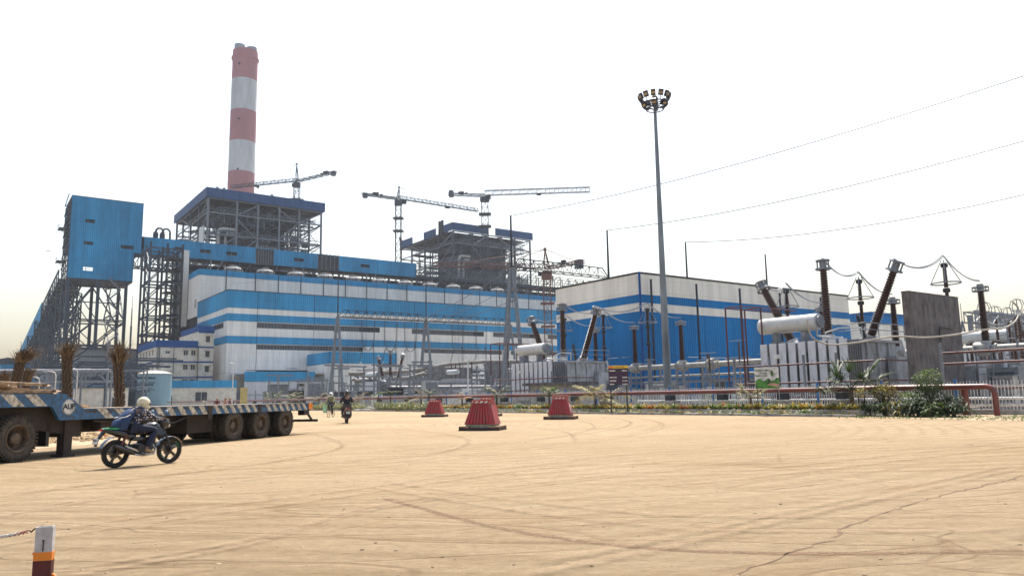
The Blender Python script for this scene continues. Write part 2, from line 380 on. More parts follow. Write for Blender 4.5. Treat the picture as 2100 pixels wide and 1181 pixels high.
# cracks in the road
def ribbon(name, pts, w, z, m_, label, jag=.0, kind='structure', uv=False, parent=None):
    P = []; 
    for i in range(len(pts)-1):
        k = max(2, int((pts[i+1]-pts[i]).length/.12)) if jag else max(2, int((pts[i+1]-pts[i]).length/.6))
        for j in range(k): P.append(pts[i].lerp(pts[i+1], j/k))
    P.append(pts[-1]); mb = MB(); uvs = []; vs = []; L = 0
    wv = w
    for i, p in enumerate(P):
        d = (P[min(i+1,len(P)-1)]-P[max(i-1,0)]); d.z = 0; d.normalize(); s = Vector((-d.y, d.x, 0))
        if i: L += (P[i]-P[i-1]).length
        off = s*random.uniform(-jag, jag)
        wv = w*random.uniform(.25, 1.4) if jag else w
        for k, e in ((-.5, 0), (.5, 1)):
            q = p + off + s*k*wv; vs.append((q.x, q.y, z)); uvs.append((e, L))
    mb.add(vs, [(2*i, 2*i+1, 2*i+3, 2*i+2) for i in range(len(P)-1)])
    if uv: mb.uv = uvs
    return mb.build(name, m_, parent, kind=kind, label=label)
CRK = mat('dark crack', (.19, .12, .07), .95, 0, var=.5, scale=6)
crack_px = [[(1480,1200),(1520,1168),(1585,1147),(1600,1140),(1690,1112),(1722,1098),(1718,1088),(1770,1066),(1850,1040),(1905,1022),(1990,1002),(2100,976)],
            [(700,1150),(620,1110),(570,1075),(560,1060)], [(1540,1006),(1620,1000),(1720,988)], [(1950,915),(2030,911),(2100,907)], [(600,985),(580,968),(640,962)]]
for i, c in enumerate(crack_px):
    P = [G(*p) for p in c]
    if i in (1, 3, 4): continue
    ribbon('road_crack', P, .03 if i == 0 else .02, .004, CRK, ['long jagged crack crossing the near road surface','','short dark crack in the middle of the road'][i], jag=.035)
def track_mat(name, col, dens, tread):
    m = D.materials.new(name); m.use_nodes = True; nt = m.node_tree; n = nt.nodes; l = nt.links
    b = n['Principled BSDF']; b.inputs['Base Color'].default_value = (*col, 1); b.inputs['Roughness'].default_value = .95
    uv = n.new('ShaderNodeUVMap'); sx = n.new('ShaderNodeSeparateXYZ'); l.new(uv.outputs[0], sx.inputs[0])
    a = n.new('ShaderNodeMath'); a.operation = 'MULTIPLY'; a.inputs[1].default_value = math.pi; l.new(sx.outputs[0], a.inputs[0])
    s = n.new('ShaderNodeMath'); s.operation = 'SINE'; l.new(a.outputs[0], s.inputs[0])
    tc = n.new('ShaderNodeTexCoord'); nz = n.new('ShaderNodeTexNoise'); nz.inputs['Scale'].default_value = tread; nz.inputs['Detail'].default_value = 6; nz.inputs['Roughness'].default_value = .8
    l.new(tc.outputs['Object'], nz.inputs['Vector'])
    nb = n.new('ShaderNodeTexNoise'); nb.inputs['Scale'].default_value = .5; l.new(tc.outputs['Object'], nb.inputs['Vector'])
    mr = n.new('ShaderNodeMapRange'); mr.inputs[1].default_value = .42; mr.inputs[2].default_value = .62; l.new(nz.outputs['Fac'], mr.inputs[0])
    m2 = n.new('ShaderNodeMath'); m2.operation = 'MULTIPLY'; l.new(mr.outputs[0], m2.inputs[0]); l.new(s.outputs[0], m2.inputs[1])
    m4 = n.new('ShaderNodeMath'); m4.operation = 'MULTIPLY'; l.new(m2.outputs[0], m4.inputs[0]); l.new(nb.outputs['Fac'], m4.inputs[1])
    m3 = n.new('ShaderNodeMath'); m3.operation = 'MULTIPLY'; m3.use_clamp = True; m3.inputs[1].default_value = dens; l.new(m4.outputs[0], m3.inputs[0])
    l.new(m3.outputs[0], b.inputs['Alpha']); return m
TRK = track_mat('tyre track dust', (.3, .2, .12), .9, 9)
TRK2 = track_mat('coarse rubble line', (.17, .1, .055), 2.6, 14)
root = put('tyre_tracks', None, kind='structure', label='curving tyre marks in the dust of the road')
ribbon('rubble_line', [G(*p) for p in [(790,1022),(850,1038),(920,1058),(1000,1078),(1090,1095),(1180,1108),(1300,1122),(1420,1130),(1600,1135),(1800,1135),(2100,1128)]], .16, .004, TRK2, None, uv=True, parent=root, kind=None)
tk = [[(300,945),(600,938),(850,922),(1050,905),(1180,893),(1262,880),(1290,872),(1290,864),(1240,855),(1120,850)],
      [(0,1060),(300,1010),(600,975),(900,945),(1150,915),(1300,893),(1360,876),(1345,864),(1290,855)],
      [(0,985),(300,975),(600,955),(800,938),(1000,915),(1120,900),(1200,885),(1220,875),(1200,866),(1130,860)],
      [(0,1120),(400,1060),(700,1020),(1000,975),(1300,940),(1700,905),(2100,880)],
      [(150,1181),(500,1120),(800,1040),(1200,985),(1700,935),(2100,905)],
      [(760,1000),(1000,1040),(1300,1078),(1500,1090),(1900,1092),(2100,1085)],
      [(620,890),(760,880),(900,889),(960,905),(900,930),(700,950)],[(1320,1000),(1500,985),(1800,950),(2100,915)],
      [(1100,1181),(1400,1120),(1650,1060),(2100,960)],[(650,875),(800,868),(1000,872),(1150,885),(1180,905)],[(0,1020),(260,985),(560,948),(700,915),(640,890)]]
for i, t in enumerate(tk):
    P = [G(*p) for p in t]; Q = []
    for j in range(len(P)-1):                    # smooth
        p0, p1, p2, p3 = P[max(j-1,0)], P[j], P[j+1], P[min(j+2,len(P)-1)]
        for k in range(6):
            s = k/6; Q.append(.5*((2*p1)+(p2-p0)*s+(2*p0-5*p1+4*p2-p3)*s*s+(3*p1-p0-3*p2+p3)*s**3))
    Q.append(P[-1])
    for off in ((0, .9) if i % 2 else (0, .35)):
        ribbon('tyre_track', [q + Vector((0, off, 0)) for q in Q], .2, .008+.004*i+(.002 if off else 0), TRK, None, uv=True, parent=root, kind=None)
# loose stones and clods
def rock(mb, c, r):
    mb.blob(c, r*random.uniform(.7,1.3), r*random.uniform(.7,1.3), r*random.uniform(.4,.8), 6, 4, Matrix.Rotation(random.random()*6, 3, 'Z'))
mb = MB()
for i in range(260):
    p = G(random.uniform(-50,2150), random.uniform(870,1200)); rock(mb, p, random.uniform(.006,.022))
mb.build('loose_stones', DIRT, kind='stuff', label='scattered small stones on the road')
mb = MB(); STONE = mat('ochre rubble', (.42,.3,.16), .95, 0, var=.5, scale=3, bump=.6, dirt=(.16,.1,.05))
for i in range(1500):
    t = random.random(); p = Vector((-12.0-5.5*random.random()-4.0*(1-t)-1.2, 19+26*t, 0)); r = random.uniform(.04,.16); rock(mb, p+Vector((0,0,r*.2)), r)
mb.build('rubble', STONE, kind='stuff', label='ochre rubble and clods on the verge behind the trailer')

# ================================================================ turbine hall
def framed(name, label, cat, a, b, z=0, rz=TH): return thing(name, label, cat, W(a, b, z), rz)
hall = framed('turbine_hall', 'huge blue and off-white striped turbine hall with long window strips', 'building', 63, 232)
LA = 200.0
# lower block, bands from the top (z1, z0, material, proud)
bands = [(34.4,29.2,BLUE,.0),(29.2,27.4,CREAM,-.12),(27.4,25.2,BLUE,.0),(25.2,20.7,CREAM,-.12),(20.7,18.5,BLUE,0),(18.5,9.6,CREAM,-.12),(9.6,4.0,CREAM,-.12)]
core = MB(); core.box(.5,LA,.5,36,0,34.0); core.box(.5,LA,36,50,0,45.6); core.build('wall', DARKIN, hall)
ops = {3:(23.3,25.0), 5:(16.8,18.3)}
segs = [0,9.0]+[9.0+18*i for i in range(1,11)]+[LA]
for bi, (z1, z0, mt, pr) in enumerate(bands):
    yy = -pr*1.0
    if bi in ops:
        w0, w1 = ops[bi]
        holes = [(8.9,50,w0,w1),(62,92,w0,w1),(96,118,w0,w1),(122,196,w0,w1)]
    else: holes = []
    if bi == 5: holes = [(8.9,44,w0,w1),(66,100,w0,w1),(104,LA-2,w0,w1),(9,46,9.7,10.6),(62,90,9.7,10.6)]
    for i in range(len(segs)-1):
        g = .08; mb = holed(MB(), segs[i]+g, segs[i+1]-g, z0+.03, z1-.03, yy, .35, holes)
        if mb.v: mb.build('wall_panel', mt, hall)
    # left side face, 36 m deep
    so = [(4,19,23.3,25.0)] if bi == 3 else []
    for j in range(3):
        mb = holed(MB(), j*12+(.0 if j else .4)+.08, (j+1)*12-.08, z0+.03, z1-.03, -pr, .35, so, ax='x')
        mb.build('wall_panel', mt, hall)
rf = MB(); rf.box(-.1,LA,-.1,36,34.41,34.6); rf.build('roof', STEEL, hall)
# window strips: each window its frame with panes
wfm = MB(); 
for i in range(9): wfm.box(i*.98, i*.98+.1, 0,.12, 0,1.5)
wfm.box(0,8,.0,.12,0,.12); wfm.box(0,8,0,.12,1.38,1.5); wfm.box(0,8,0,.12,.7,.78)
wmesh = wfm.mesh('window', GALV); pm = MB().box(0,8,.13,.16,0,1.5).mesh('pane', GLASS)
for z0, spans in ((23.4, [(8.9,50),(62,92),(96,118),(122,196)]), (16.85, [(8.9,44),(66,100),(104,196)])):
    for s0, s1 in spans:
        x = s0+.3
        while x+8 < s1:
            w = put('window', wmesh, hall, loc=(x,.14,z0)); put('pane', pm, w)
            if random.random() < .4:
                put('brace', MB().bar((.2,.35,.1),(7.6,.35,1.4),.14).mesh('brace', GALV), w)
            x += 8.4
for y in (4.4, 9.6, 14.6):
    put('window', MB().box(0,.12,0,4.2,0,.12).box(0,.12,0,4.2,1.38,1.5).box(0,.12,0,.1,0,1.5).box(0,.12,2.1,2.2,0,1.5).mesh('side_window', GALV), hall, loc=(.1,y,23.4))
# upper storey set back at y=36
usg = [0.0, 9, 19, 27.2, 35.5] + [35.5+8.7*i for i in range(1, 19)]
for i in range(len(usg)-1):
    MB().box(usg[i]+.12, usg[i+1]-.12, 35.9, 36.3, 34.6, 44.05).build('wall_panel', CREAM, hall)
    MB().box(usg[i]+.02, usg[i+1]-.02, 35.75, 36.2, 44.1, 46.1).build('parapet_panel', BLUE, hall)
for j in range(2):
    holed(MB(), 36.4+j*6.8+.06, 36.4+(j+1)*6.8-.06, 30, 44.05, .0, .4, [(38,40.5,33,36)] if j == 0 else [], ax='x').build('wall_panel', CREAM, hall)
    MB().box(-.1,.4, 36.3+j*6.8, 36.3+(j+1)*6.8-.04, 44.1, 46.1).build('parapet_panel', BLUE, hall)
MB().box(0,LA-6,36.3,50,45.65,45.8).build('roof', STEEL, hall)
for i, x in enumerate(usg[1:]):                         # lightning rods on the seams
    MB().tube((x,35.7,34.6),(x,35.7,47.4),.13,n=5).build('seam_post', STEELD, hall)
# base storey: canopy, lean-to, doors
mb = MB(); mb.box(0.2,60,-.0,.3,0,4.0); mb.build('base_wall', BGREY, hall)
MB().box(1.5,34,-14,-.2,9.0,9.3).build('canopy_roof', BGREY, hall)
MB().box(1.5,22,-14.4,-14,6.8,9.6).build('canopy_fascia', BLUE, hall)
holed(MB(), 1.5,34,0,6.75,-14.2,.3,[(8,14,0,6),(16.5,32,0,6.2)]).build('canopy_wall', BGREY, hall)
MB().box(8,14,-13.8,-13.6,0,6).build('roller_door', cladding('grey roller door',(.2,.2,.2),.25), hall)
mb = MB()
for x in (16.5,24,32): mb.bar((x,-13.9,0),(x,-13.9,6.5),.4)
for x in (16.5,24): mb.bar((x,-13.9,.3),(x+7.7,-13.9,6.2),.25); mb.bar((x+7.7,-13.9,.3),(x,-13.9,6.2),.25)
mb.build('cross_brace', GALV, hall)
# annex projecting from the facade in the middle with a blue band (photo x 730-860)
ann = framed('pump_annex', 'small block with a blue parapet projecting below the hall windows', 'building', 88, 214)
for i in range(4):
    MB().box(i*5.5+.05,(i+1)*5.5-.05,-.15,.2,12.0,15.4).build('parapet_panel', BLUE, ann)
    MB().box(i*5.5+.05,(i+1)*5.5-.05,0,.2,0,11.95).build('wall_panel', CREAM, ann)
MB().box(-.2,.1,0.25,17.8,12,15.4).build('parapet_panel', BLUE, ann); MB().box(0,.1,.25,17.8,0,11.9).build('wall_panel', CREAM, ann)
MB().box(.1,22,.2,17.8,11.9,15.1).build('roof', STEEL, ann)
MB().box(21.9,22,.25,17.8,0,11.9).build('wall_panel', CREAM, ann)
# round cooling fans on the upper roof
fan = thing('roof_fan', 'large grey round roof cooler nearest the stair tower on the hall roof', 'roof fan', W(63+14,232+46,45.8), TH, 'round coolers on the turbine hall roof')
MB().lathe((0,0,0),[(3.1,0),(3.1,1.2),(3.4,1.3),(3.4,2.6),(2.6,3.3),(1.6,3.4),(1.6,4.0),(1.2,4.1)],n=14).build('drum', mat('grey brown fan housing',(.2,.2,.2),.7,0,var=.3,scale=.6), fan)
for k in range(8):
    t = k*math.pi/4; MB().bar((3.45*math.cos(t),3.45*math.sin(t),0),(3.45*math.cos(t),3.45*math.sin(t),2.7),.25).build('rib', STEEL, fan)
nm = ['second','third','fourth','fifth','sixth','seventh','eighth','ninth','tenth','eleventh','twelfth']
for i in range(10):
    copy_tree(fan, W(63+14+(i+1)*11.6,232+46,45.8), label='large grey round roof cooler, %s from the stair tower on the hall roof' % nm[i])
# ================================================================ conveyor gallery over the roof
gal = framed('conveyor_gallery', 'long elevated blue conveyor gallery running above the hall roof with open truss sections', 'conveyor gallery', 54, 305)
GZ0, GZ1 = 56.2, 62.5
def gx(px, b=305.0):
    d = ray(px, 487+(px-295)*.1+15); p = d*(b/d.dot(V)); return p.dot(U) - 54
clad = [(295,410),(410,470),(470,525),(561,615),(615,652),(695,775),(775,853)]
wins = [(358,376),(411,432),(464,486),(603,623),(740,758),(535,556)]
for p0, p1 in clad:
    x0, x1 = gx(p0), gx(p1); ops_ = [(gx(w0), gx(w1), 58.6, 60.0) for w0, w1 in wins]
    holed(MB(), x0+.05, x1-.05, GZ0, GZ1, 0, .25, ops_).build('cladding_panel', BLUE, gal)
for w0, w1 in wins[:5]:
    x0, x1 = gx(w0), gx(w1)
    MB().box(x0,x1,.5,.6,59.3,59.42).box((x0+x1)/2-.08,(x0+x1)/2+.08,.45,.6,58.6,60).box(x0,x1,.3,.4,58.6,58.75).build('window', GALV, gal)
X1 = gx(1300)
MB().box(-4,gx(853),4.8,5,GZ0,GZ1).build('rear_cladding', DARKIN, gal)
MB().box(-4,X1,0.3,4.8,GZ0-.2,GZ0+.1).build('floor_deck', STEEL, gal)
MB().box(-4,gx(853),.0,5.0,GZ1,GZ1+.2).build('roof', BLUE, gal)
xx = gx(525)
mb = MB(); mbB = MB()
for i in range(16):
    x = gx(525)+i*(gx(561)-gx(525))/7.0
    if x < gx(561): mb.bar((x,.2,GZ0),(x,.2,GZ1+1.5),.22)
for z in [GZ0+k*.85 for k in range(9)]: mb.bar((gx(521),.1,z),(gx(563),.1,z),.2)
for i in range(6):
    x = gx(652)+i*(gx(695)-gx(652))/5; mbB.bar((x,.2,GZ0),(x,.2,GZ1+.6),.22)
for z in [GZ0+k*.9 for k in range(8)]: mbB.bar((gx(652),.1,z),(gx(695),.1,z),.2)
mb.build('open_framing', GALV, gal); mbB.build('open_framing', GALV, gal)
mb = MB(); x = gx(853); n_ = 26
dx = (X1-x)/n_
for i in range(n_+1):
    for y in (0, 5): mb.bar((x+i*dx,y,GZ0-3),(x+i*dx,y,GZ1),.3)
    if i < n_:
        for y in (0,5): mb.bar((x+i*dx,y,GZ0),(x+(i+1)*dx,y,GZ1),.2)
for y in (0,5):
    for z in (GZ0-3,GZ0-1.5,GZ0,GZ0+1.2,GZ0+2.2,GZ0+3.4,GZ0+4.6,GZ1): mb.bar((x,y,z),(X1,y,z),.26 if z in (GZ0,GZ1) else .16)
mb.build('open_truss', STEEL, gal)
for i in range(22):                                     # legs down to the roof
    x = 22+i*11.0
    if x < X1:
        mb = MB(); mb.bar((x,.4,42),(x,.4,GZ0-.3),.5); mb.bar((x,4.6,42),(x,4.6,GZ0-.3),.5)
        mb.bar((x,.4,48),(x+4.5,.4,GZ0-.3),.35); mb.build('support_leg', GALV if i % 3 == 0 else STEEL, gal)
mb = MB()
for i in range(70):                                    # clutter on the roof behind the parapet
    x = random.uniform(12,190); w = random.uniform(.6,3.2); h = random.uniform(.8,3.2); y = random.uniform(-18,-6)
    mb.box(x,x+w,y,y+w*.6,45.8,45.8+h)
mb.build('roof_clutter', mat('mixed roof plant',(.3,.29,.27),.7,0,var=.5,scale=.3), gal, kind='stuff')
mb = MB()
for k in range(5): mb.sweep([(66+k*25,-12,48),(72+k*25,-12,48.2),(86+k*25,-12,48)], .9, 8)
mb.build('roof_duct', mat('tan duct',(.4,.33,.26),.7), gal)
# bunker bay floors behind the gallery (dark storeys)
bay = framed('bunker_bay', 'dark open steel bunker bay behind the conveyor gallery', 'building', 66, 312)
mb = MB()
for i in range(24):
    for z in (46,52,58): 
        mb.bar((i*9,0,z-6 if z>46 else 0),(i*9,0,z),.6)
for z in (46,52,58): mb.box(0,207,0,14,z,z+.5)
mb.build('floor_frame', STEEL, bay); MB().box(2,205,6,14,0,56).build('coal_bunker', DARKIN, bay)
# ================================================================ transfer tower
tw = framed('transfer_tower', 'tall blue clad conveyor transfer tower on steel legs with a stepped lower corner', 'tower', 27.7, 305)
ops_ = [(4.6,7.6,65.8,67.1),(4.5,7.5,57.8,59.0),(4.8,7.9,48.4,49.7),(16.5,20.7,57.5,58.8)]
for x0, x1 in ((0,11.5),(11.5,23.4)):
    holed(MB(), x0+.02, x1-.02, 62.2, 75, 0, .25, ops_).build('cladding_panel', BLUE, tw)
    holed(MB(), x0+.02, min(x1-.02, 23.3), 56.2, 62.17, 0, .25, ops_).build('cladding_panel', BLUE, tw)
    holed(MB(), x0+.02, min(x1,21.0)-.02, 45.6, 56.17, 0, .25, ops_).build('cladding_panel', BLUE, tw)
MB().box(23.1,23.35,.3,18,56.3,74.9).build('side_cladding', BLUE, tw)
MB().box(20.8,21.0,.3,18,45.6,56.1).build('side_cladding', BLUE, tw)
MB().box(0,23.5,0,18,75,75.3).build('roof', STEELD, tw)
MB().box(0,21,.3,18,45.2,45.6).build('floor', STEELD, tw)
MB().box(0,23.4,17.8,18,56,75).build('rear_cladding', DARKIN, tw)
for o in ops_: MB().box(o[0],o[1],.4,.5,(o[2]+o[3])/2-.06,(o[2]+o[3])/2+.06).box(o[0]+.8,o[0]+.95,.4,.5,o[2],o[3]).build('window', GALV, tw)
mb = MB()                                               # open stair side
for k in range(15):
    z = 46+k*2; mb.bar((-.1,0,z),(-.1,18,z),.25)
    mb.bar((-.8,2 if k%2 else 14,z),(-.8,14 if k%2 else 2,z+2),.25)
for y in (0,6,12,18): mb.bar((-.1,y,44),(-.1,y,74),.35)
for z in (64,52): mb.box(-3,0,5,11,z,z+.2); mb.bar((-3,5,z+1.2),(-3,11,z+1.2),.1); mb.bar((-3,5,z),(-.3,5,z-3),.15); mb.bar((-3,5,z),(-3,5,z+1.2),.1)
mb.build('stair_frame', STEEL, tw)
for x, y in ((.5,.5),(10,.5),(19,.5),(.5,17),(10,17),(19,17)):
    MB().bar((x,y,0),(x,y,45.3),1.0).build('leg', STEEL, tw)
mb = MB()
for y in (.5,17):
    for k, (z0, z1) in enumerate(((0,12),(12,22),(22,31),(31,45))):
        mb.bar((.5,y,z1),(19,y,z1),.5)
        mb.bar((.5,y,z0),(10,y,z1),.45); mb.bar((10,y,z1),(19,y,z0),.45) if k % 2 else mb.bar((10,y,z0),(19,y,z1),.45)
        mb.bar((10,y,z0),(.5,y,z1),.3)
for x in (.5,19):
    for z0, z1 in ((0,15),(15,30),(30,45)): mb.bar((x,.5,z0),(x,17,z1),.45); mb.bar((x,.5,z1),(x,17,z1),.45)

for x in (4.5,14.5):
    for z0, z1 in ((0,11),(11,22),(22,33),(33,45)): mb.bar((x,.5,z0),(x,17,z1),.35); mb.bar((x,17,z0),(x,.5,z1),.35); mb.bar((x,.5,z1),(x,17,z1),.4)
for z in (12,22,31,38): mb.box(.5,19,8,9,z,z+.3)
mb.build('bracing', STEEL, tw)
mb = MB()
for k in range(11):
    z = 2+k*4; mb.bar((13 if k%2 else 17,-1,z),(17 if k%2 else 13,-1,z+4),.5); mb.box(12.5,13.5,-1.6,0,z,z+.2); 
    mb.bar((13 if k%2 else 17,-1.2,z+1.1),(17 if k%2 else 13,-1.2,z+5.1),.12)
mb.build('zigzag_stair', GALV, tw)
# inclined conveyor going down behind the tower to the left
inc = thing('inclined_conveyor', 'steep inclined conveyor gallery descending behind the transfer tower', 'conveyor gallery', (0,0,0))
p0 = A(119,551,285)+U*4.3-Vector((0,0,5.6)); p1 = A(28,746,400)+U*4.3-Vector((0,0,5.6)); side = U
mb = MB()
def cl(t, s, z): return p0.lerp(p1, t) + side*s + Vector((0,0,z))
N_ = 30
for i in range(N_+1):
    t = i/N_
    for s in (-4,4): mb.bar(cl(t,s,0),cl(t,s,5),.28)
    mb.bar(cl(t,-4,0),cl(t,4,0),.28)
    if i < N_:
        t2 = (i+1)/N_; mb.bar(cl(t,-4,0),cl(t2,4,0),.2); mb.bar(cl(t,4,0),cl(t2,4,5),.22); mb.bar(cl(t,-4,0),cl(t2,-4,5),.22)
for s in (-4,4):
    for z in (0,5): mb.bar(cl(0,s,z),cl(1,s,z),.45)
mb.build('truss', STEEL, inc)
q = [cl(.28,-4.3,-1.2),cl(1,-4.3,-1.2),cl(1,-4.3,5.6),cl(.28,-4.3,5.6),cl(.28,-4.5,-1.2),cl(1,-4.5,-1.2),cl(1,-4.5,5.6),cl(.28,-4.5,5.6)]
MB().add(q,[(0,1,2,3),(7,6,5,4),(0,4,5,1),(2,6,7,3),(1,5,6,2),(3,7,4,0)]).build('side_cladding', BLUE, inc)
q = [cl(0,-3.8,1.6),cl(1,-3.8,1.6),cl(1,3.8,1.6),cl(0,3.8,1.6),cl(0,-3.8,1.9),cl(1,-3.8,1.9),cl(1,3.8,1.9),cl(0,3.8,1.9)]
MB().add(q,[(0,1,2,3),(7,6,5,4),(0,4,5,1),(2,6,7,3),(1,5,6,2),(3,7,4,0)]).build('belt_deck', mat('grey deck sheet',(.2,.22,.24),.7), inc)
for i, t in enumerate((.07,.2,.34,.5,.66,.82)):
    for s in (-3.4,3.4):
        q = cl(t,s*1.0,0); mb = MB(); lattice(mb, (q.x,q.y,0), (q.x,q.y,q.z), 3.2, 3.2, max(4,int(q.z/5)), .42); mb.build('trestle_leg', STEEL, inc)
    for k in range(int(cl(t,0,0).z//9)):
        z = 9*(k+1); a_ = cl(t,-5,0); b_ = cl(t,5,0); MB().bar((a_.x,a_.y,z),(b_.x,b_.y,z),.5).bar((a_.x,a_.y,z-9),(b_.x,b_.y,z),.4).build('trestle_brace', STEEL, inc)
# truss under the gallery at the tower, and lattice stair tower beside the hall
mb = MB(); lattice(mb, (21,2.5,53.5),(30,2.5,53.5),5,4.5,4,.4); lattice(mb,(30,2.5,54.3),(46,2.5,54.9),5,2.4,4,.3); mb.build('underslung_truss', STEEL, tw)
st = framed('lattice_stair_tower', 'dark multi-storey lattice stair and lift tower beside the hall corner', 'tower', 50.5, 284)
for x in (0,5.5,10.5):
    for y in (0,8,15): MB().bar((x,y,0),(x,y,57),.65).build('column', STEELD if x else STEEL, st)
mb = MB()
for k, z in enumerate((6,14,22,25,31,37,43,49,55)):
    for y in (0,8,15): mb.bar((0,y,z),(10.5,y,z),.5)
    for x in (0,5.5,10.5): mb.bar((x,0,z),(x,15,z),.4)
    mb.bar((0,0,z-6),(5.5,0,z),.35); mb.bar((5.5,0,z),(10.5,0,z-6),.35); mb.bar((0,0,z-6),(0,8,z),.35); mb.bar((0,15,z-6),(5.5,15,z),.35); mb.bar((5.5,8,z-6),(10.5,8,z),.35)
mb.build('bracing', STEEL, st)
mb = MB()
for k in range(28):
    z = k*2; mb.bar((6 if k%2 else 10,4,z),(10 if k%2 else 6,4,z+2),.8,.2); mb.bar((6 if k%2 else 10,3.4,z+1),(10 if k%2 else 6,3.4,z+3),.12)
    if k % 2 == 0: mb.box(5.6,11.5,2,9,z,z+.18)
mb.build('stair_flights', STEELD, st)
MB().box(11.4,13.2,2,8,28,55.5).build('side_panel', CREAM, st)
# round vessels on the gallery near the tower
mb = MB()
vs_ = framed('roof_vessel_group', 'pair of dark upright vessels with looped pipes behind the gallery', 'vessel', 57.5, 315, 60)
for k, x in enumerate((0,2.4)):
    MB().lathe((x,0,0),[(.95,0),(.95,6.5),(.5,7.2)],n=10).build('vessel', STEELD, vs_)
    MB().sweep([(x,0,7)]+[(x+1.4-1.4*math.cos(t*math.pi/5),0,7.2+1.5*math.sin(t*math.pi/5)) for t in range(6)]+[(x+2.8,0,1)],.38,8).build('loop_pipe', STEELD, vs_)
tk_ = framed('rooftop_tank', 'squat pale tank behind the gallery beside looped pipes', 'tank', 69, 318, 60)
MB().lathe((0,0,0),[(2.9,0),(2.9,5.5),(.4,6.2)],n=14).build('shell', GALV, tk_); MB().torus((0,0,6.6),2.9,.08,n=16,m=4).build('railing', STEELD, tk_)
MB().lathe((-4.6,0,0),[(1.2,0),(1.2,4.8),(.3,5.4)],n=10).build('side_tank', GALV, tk_)

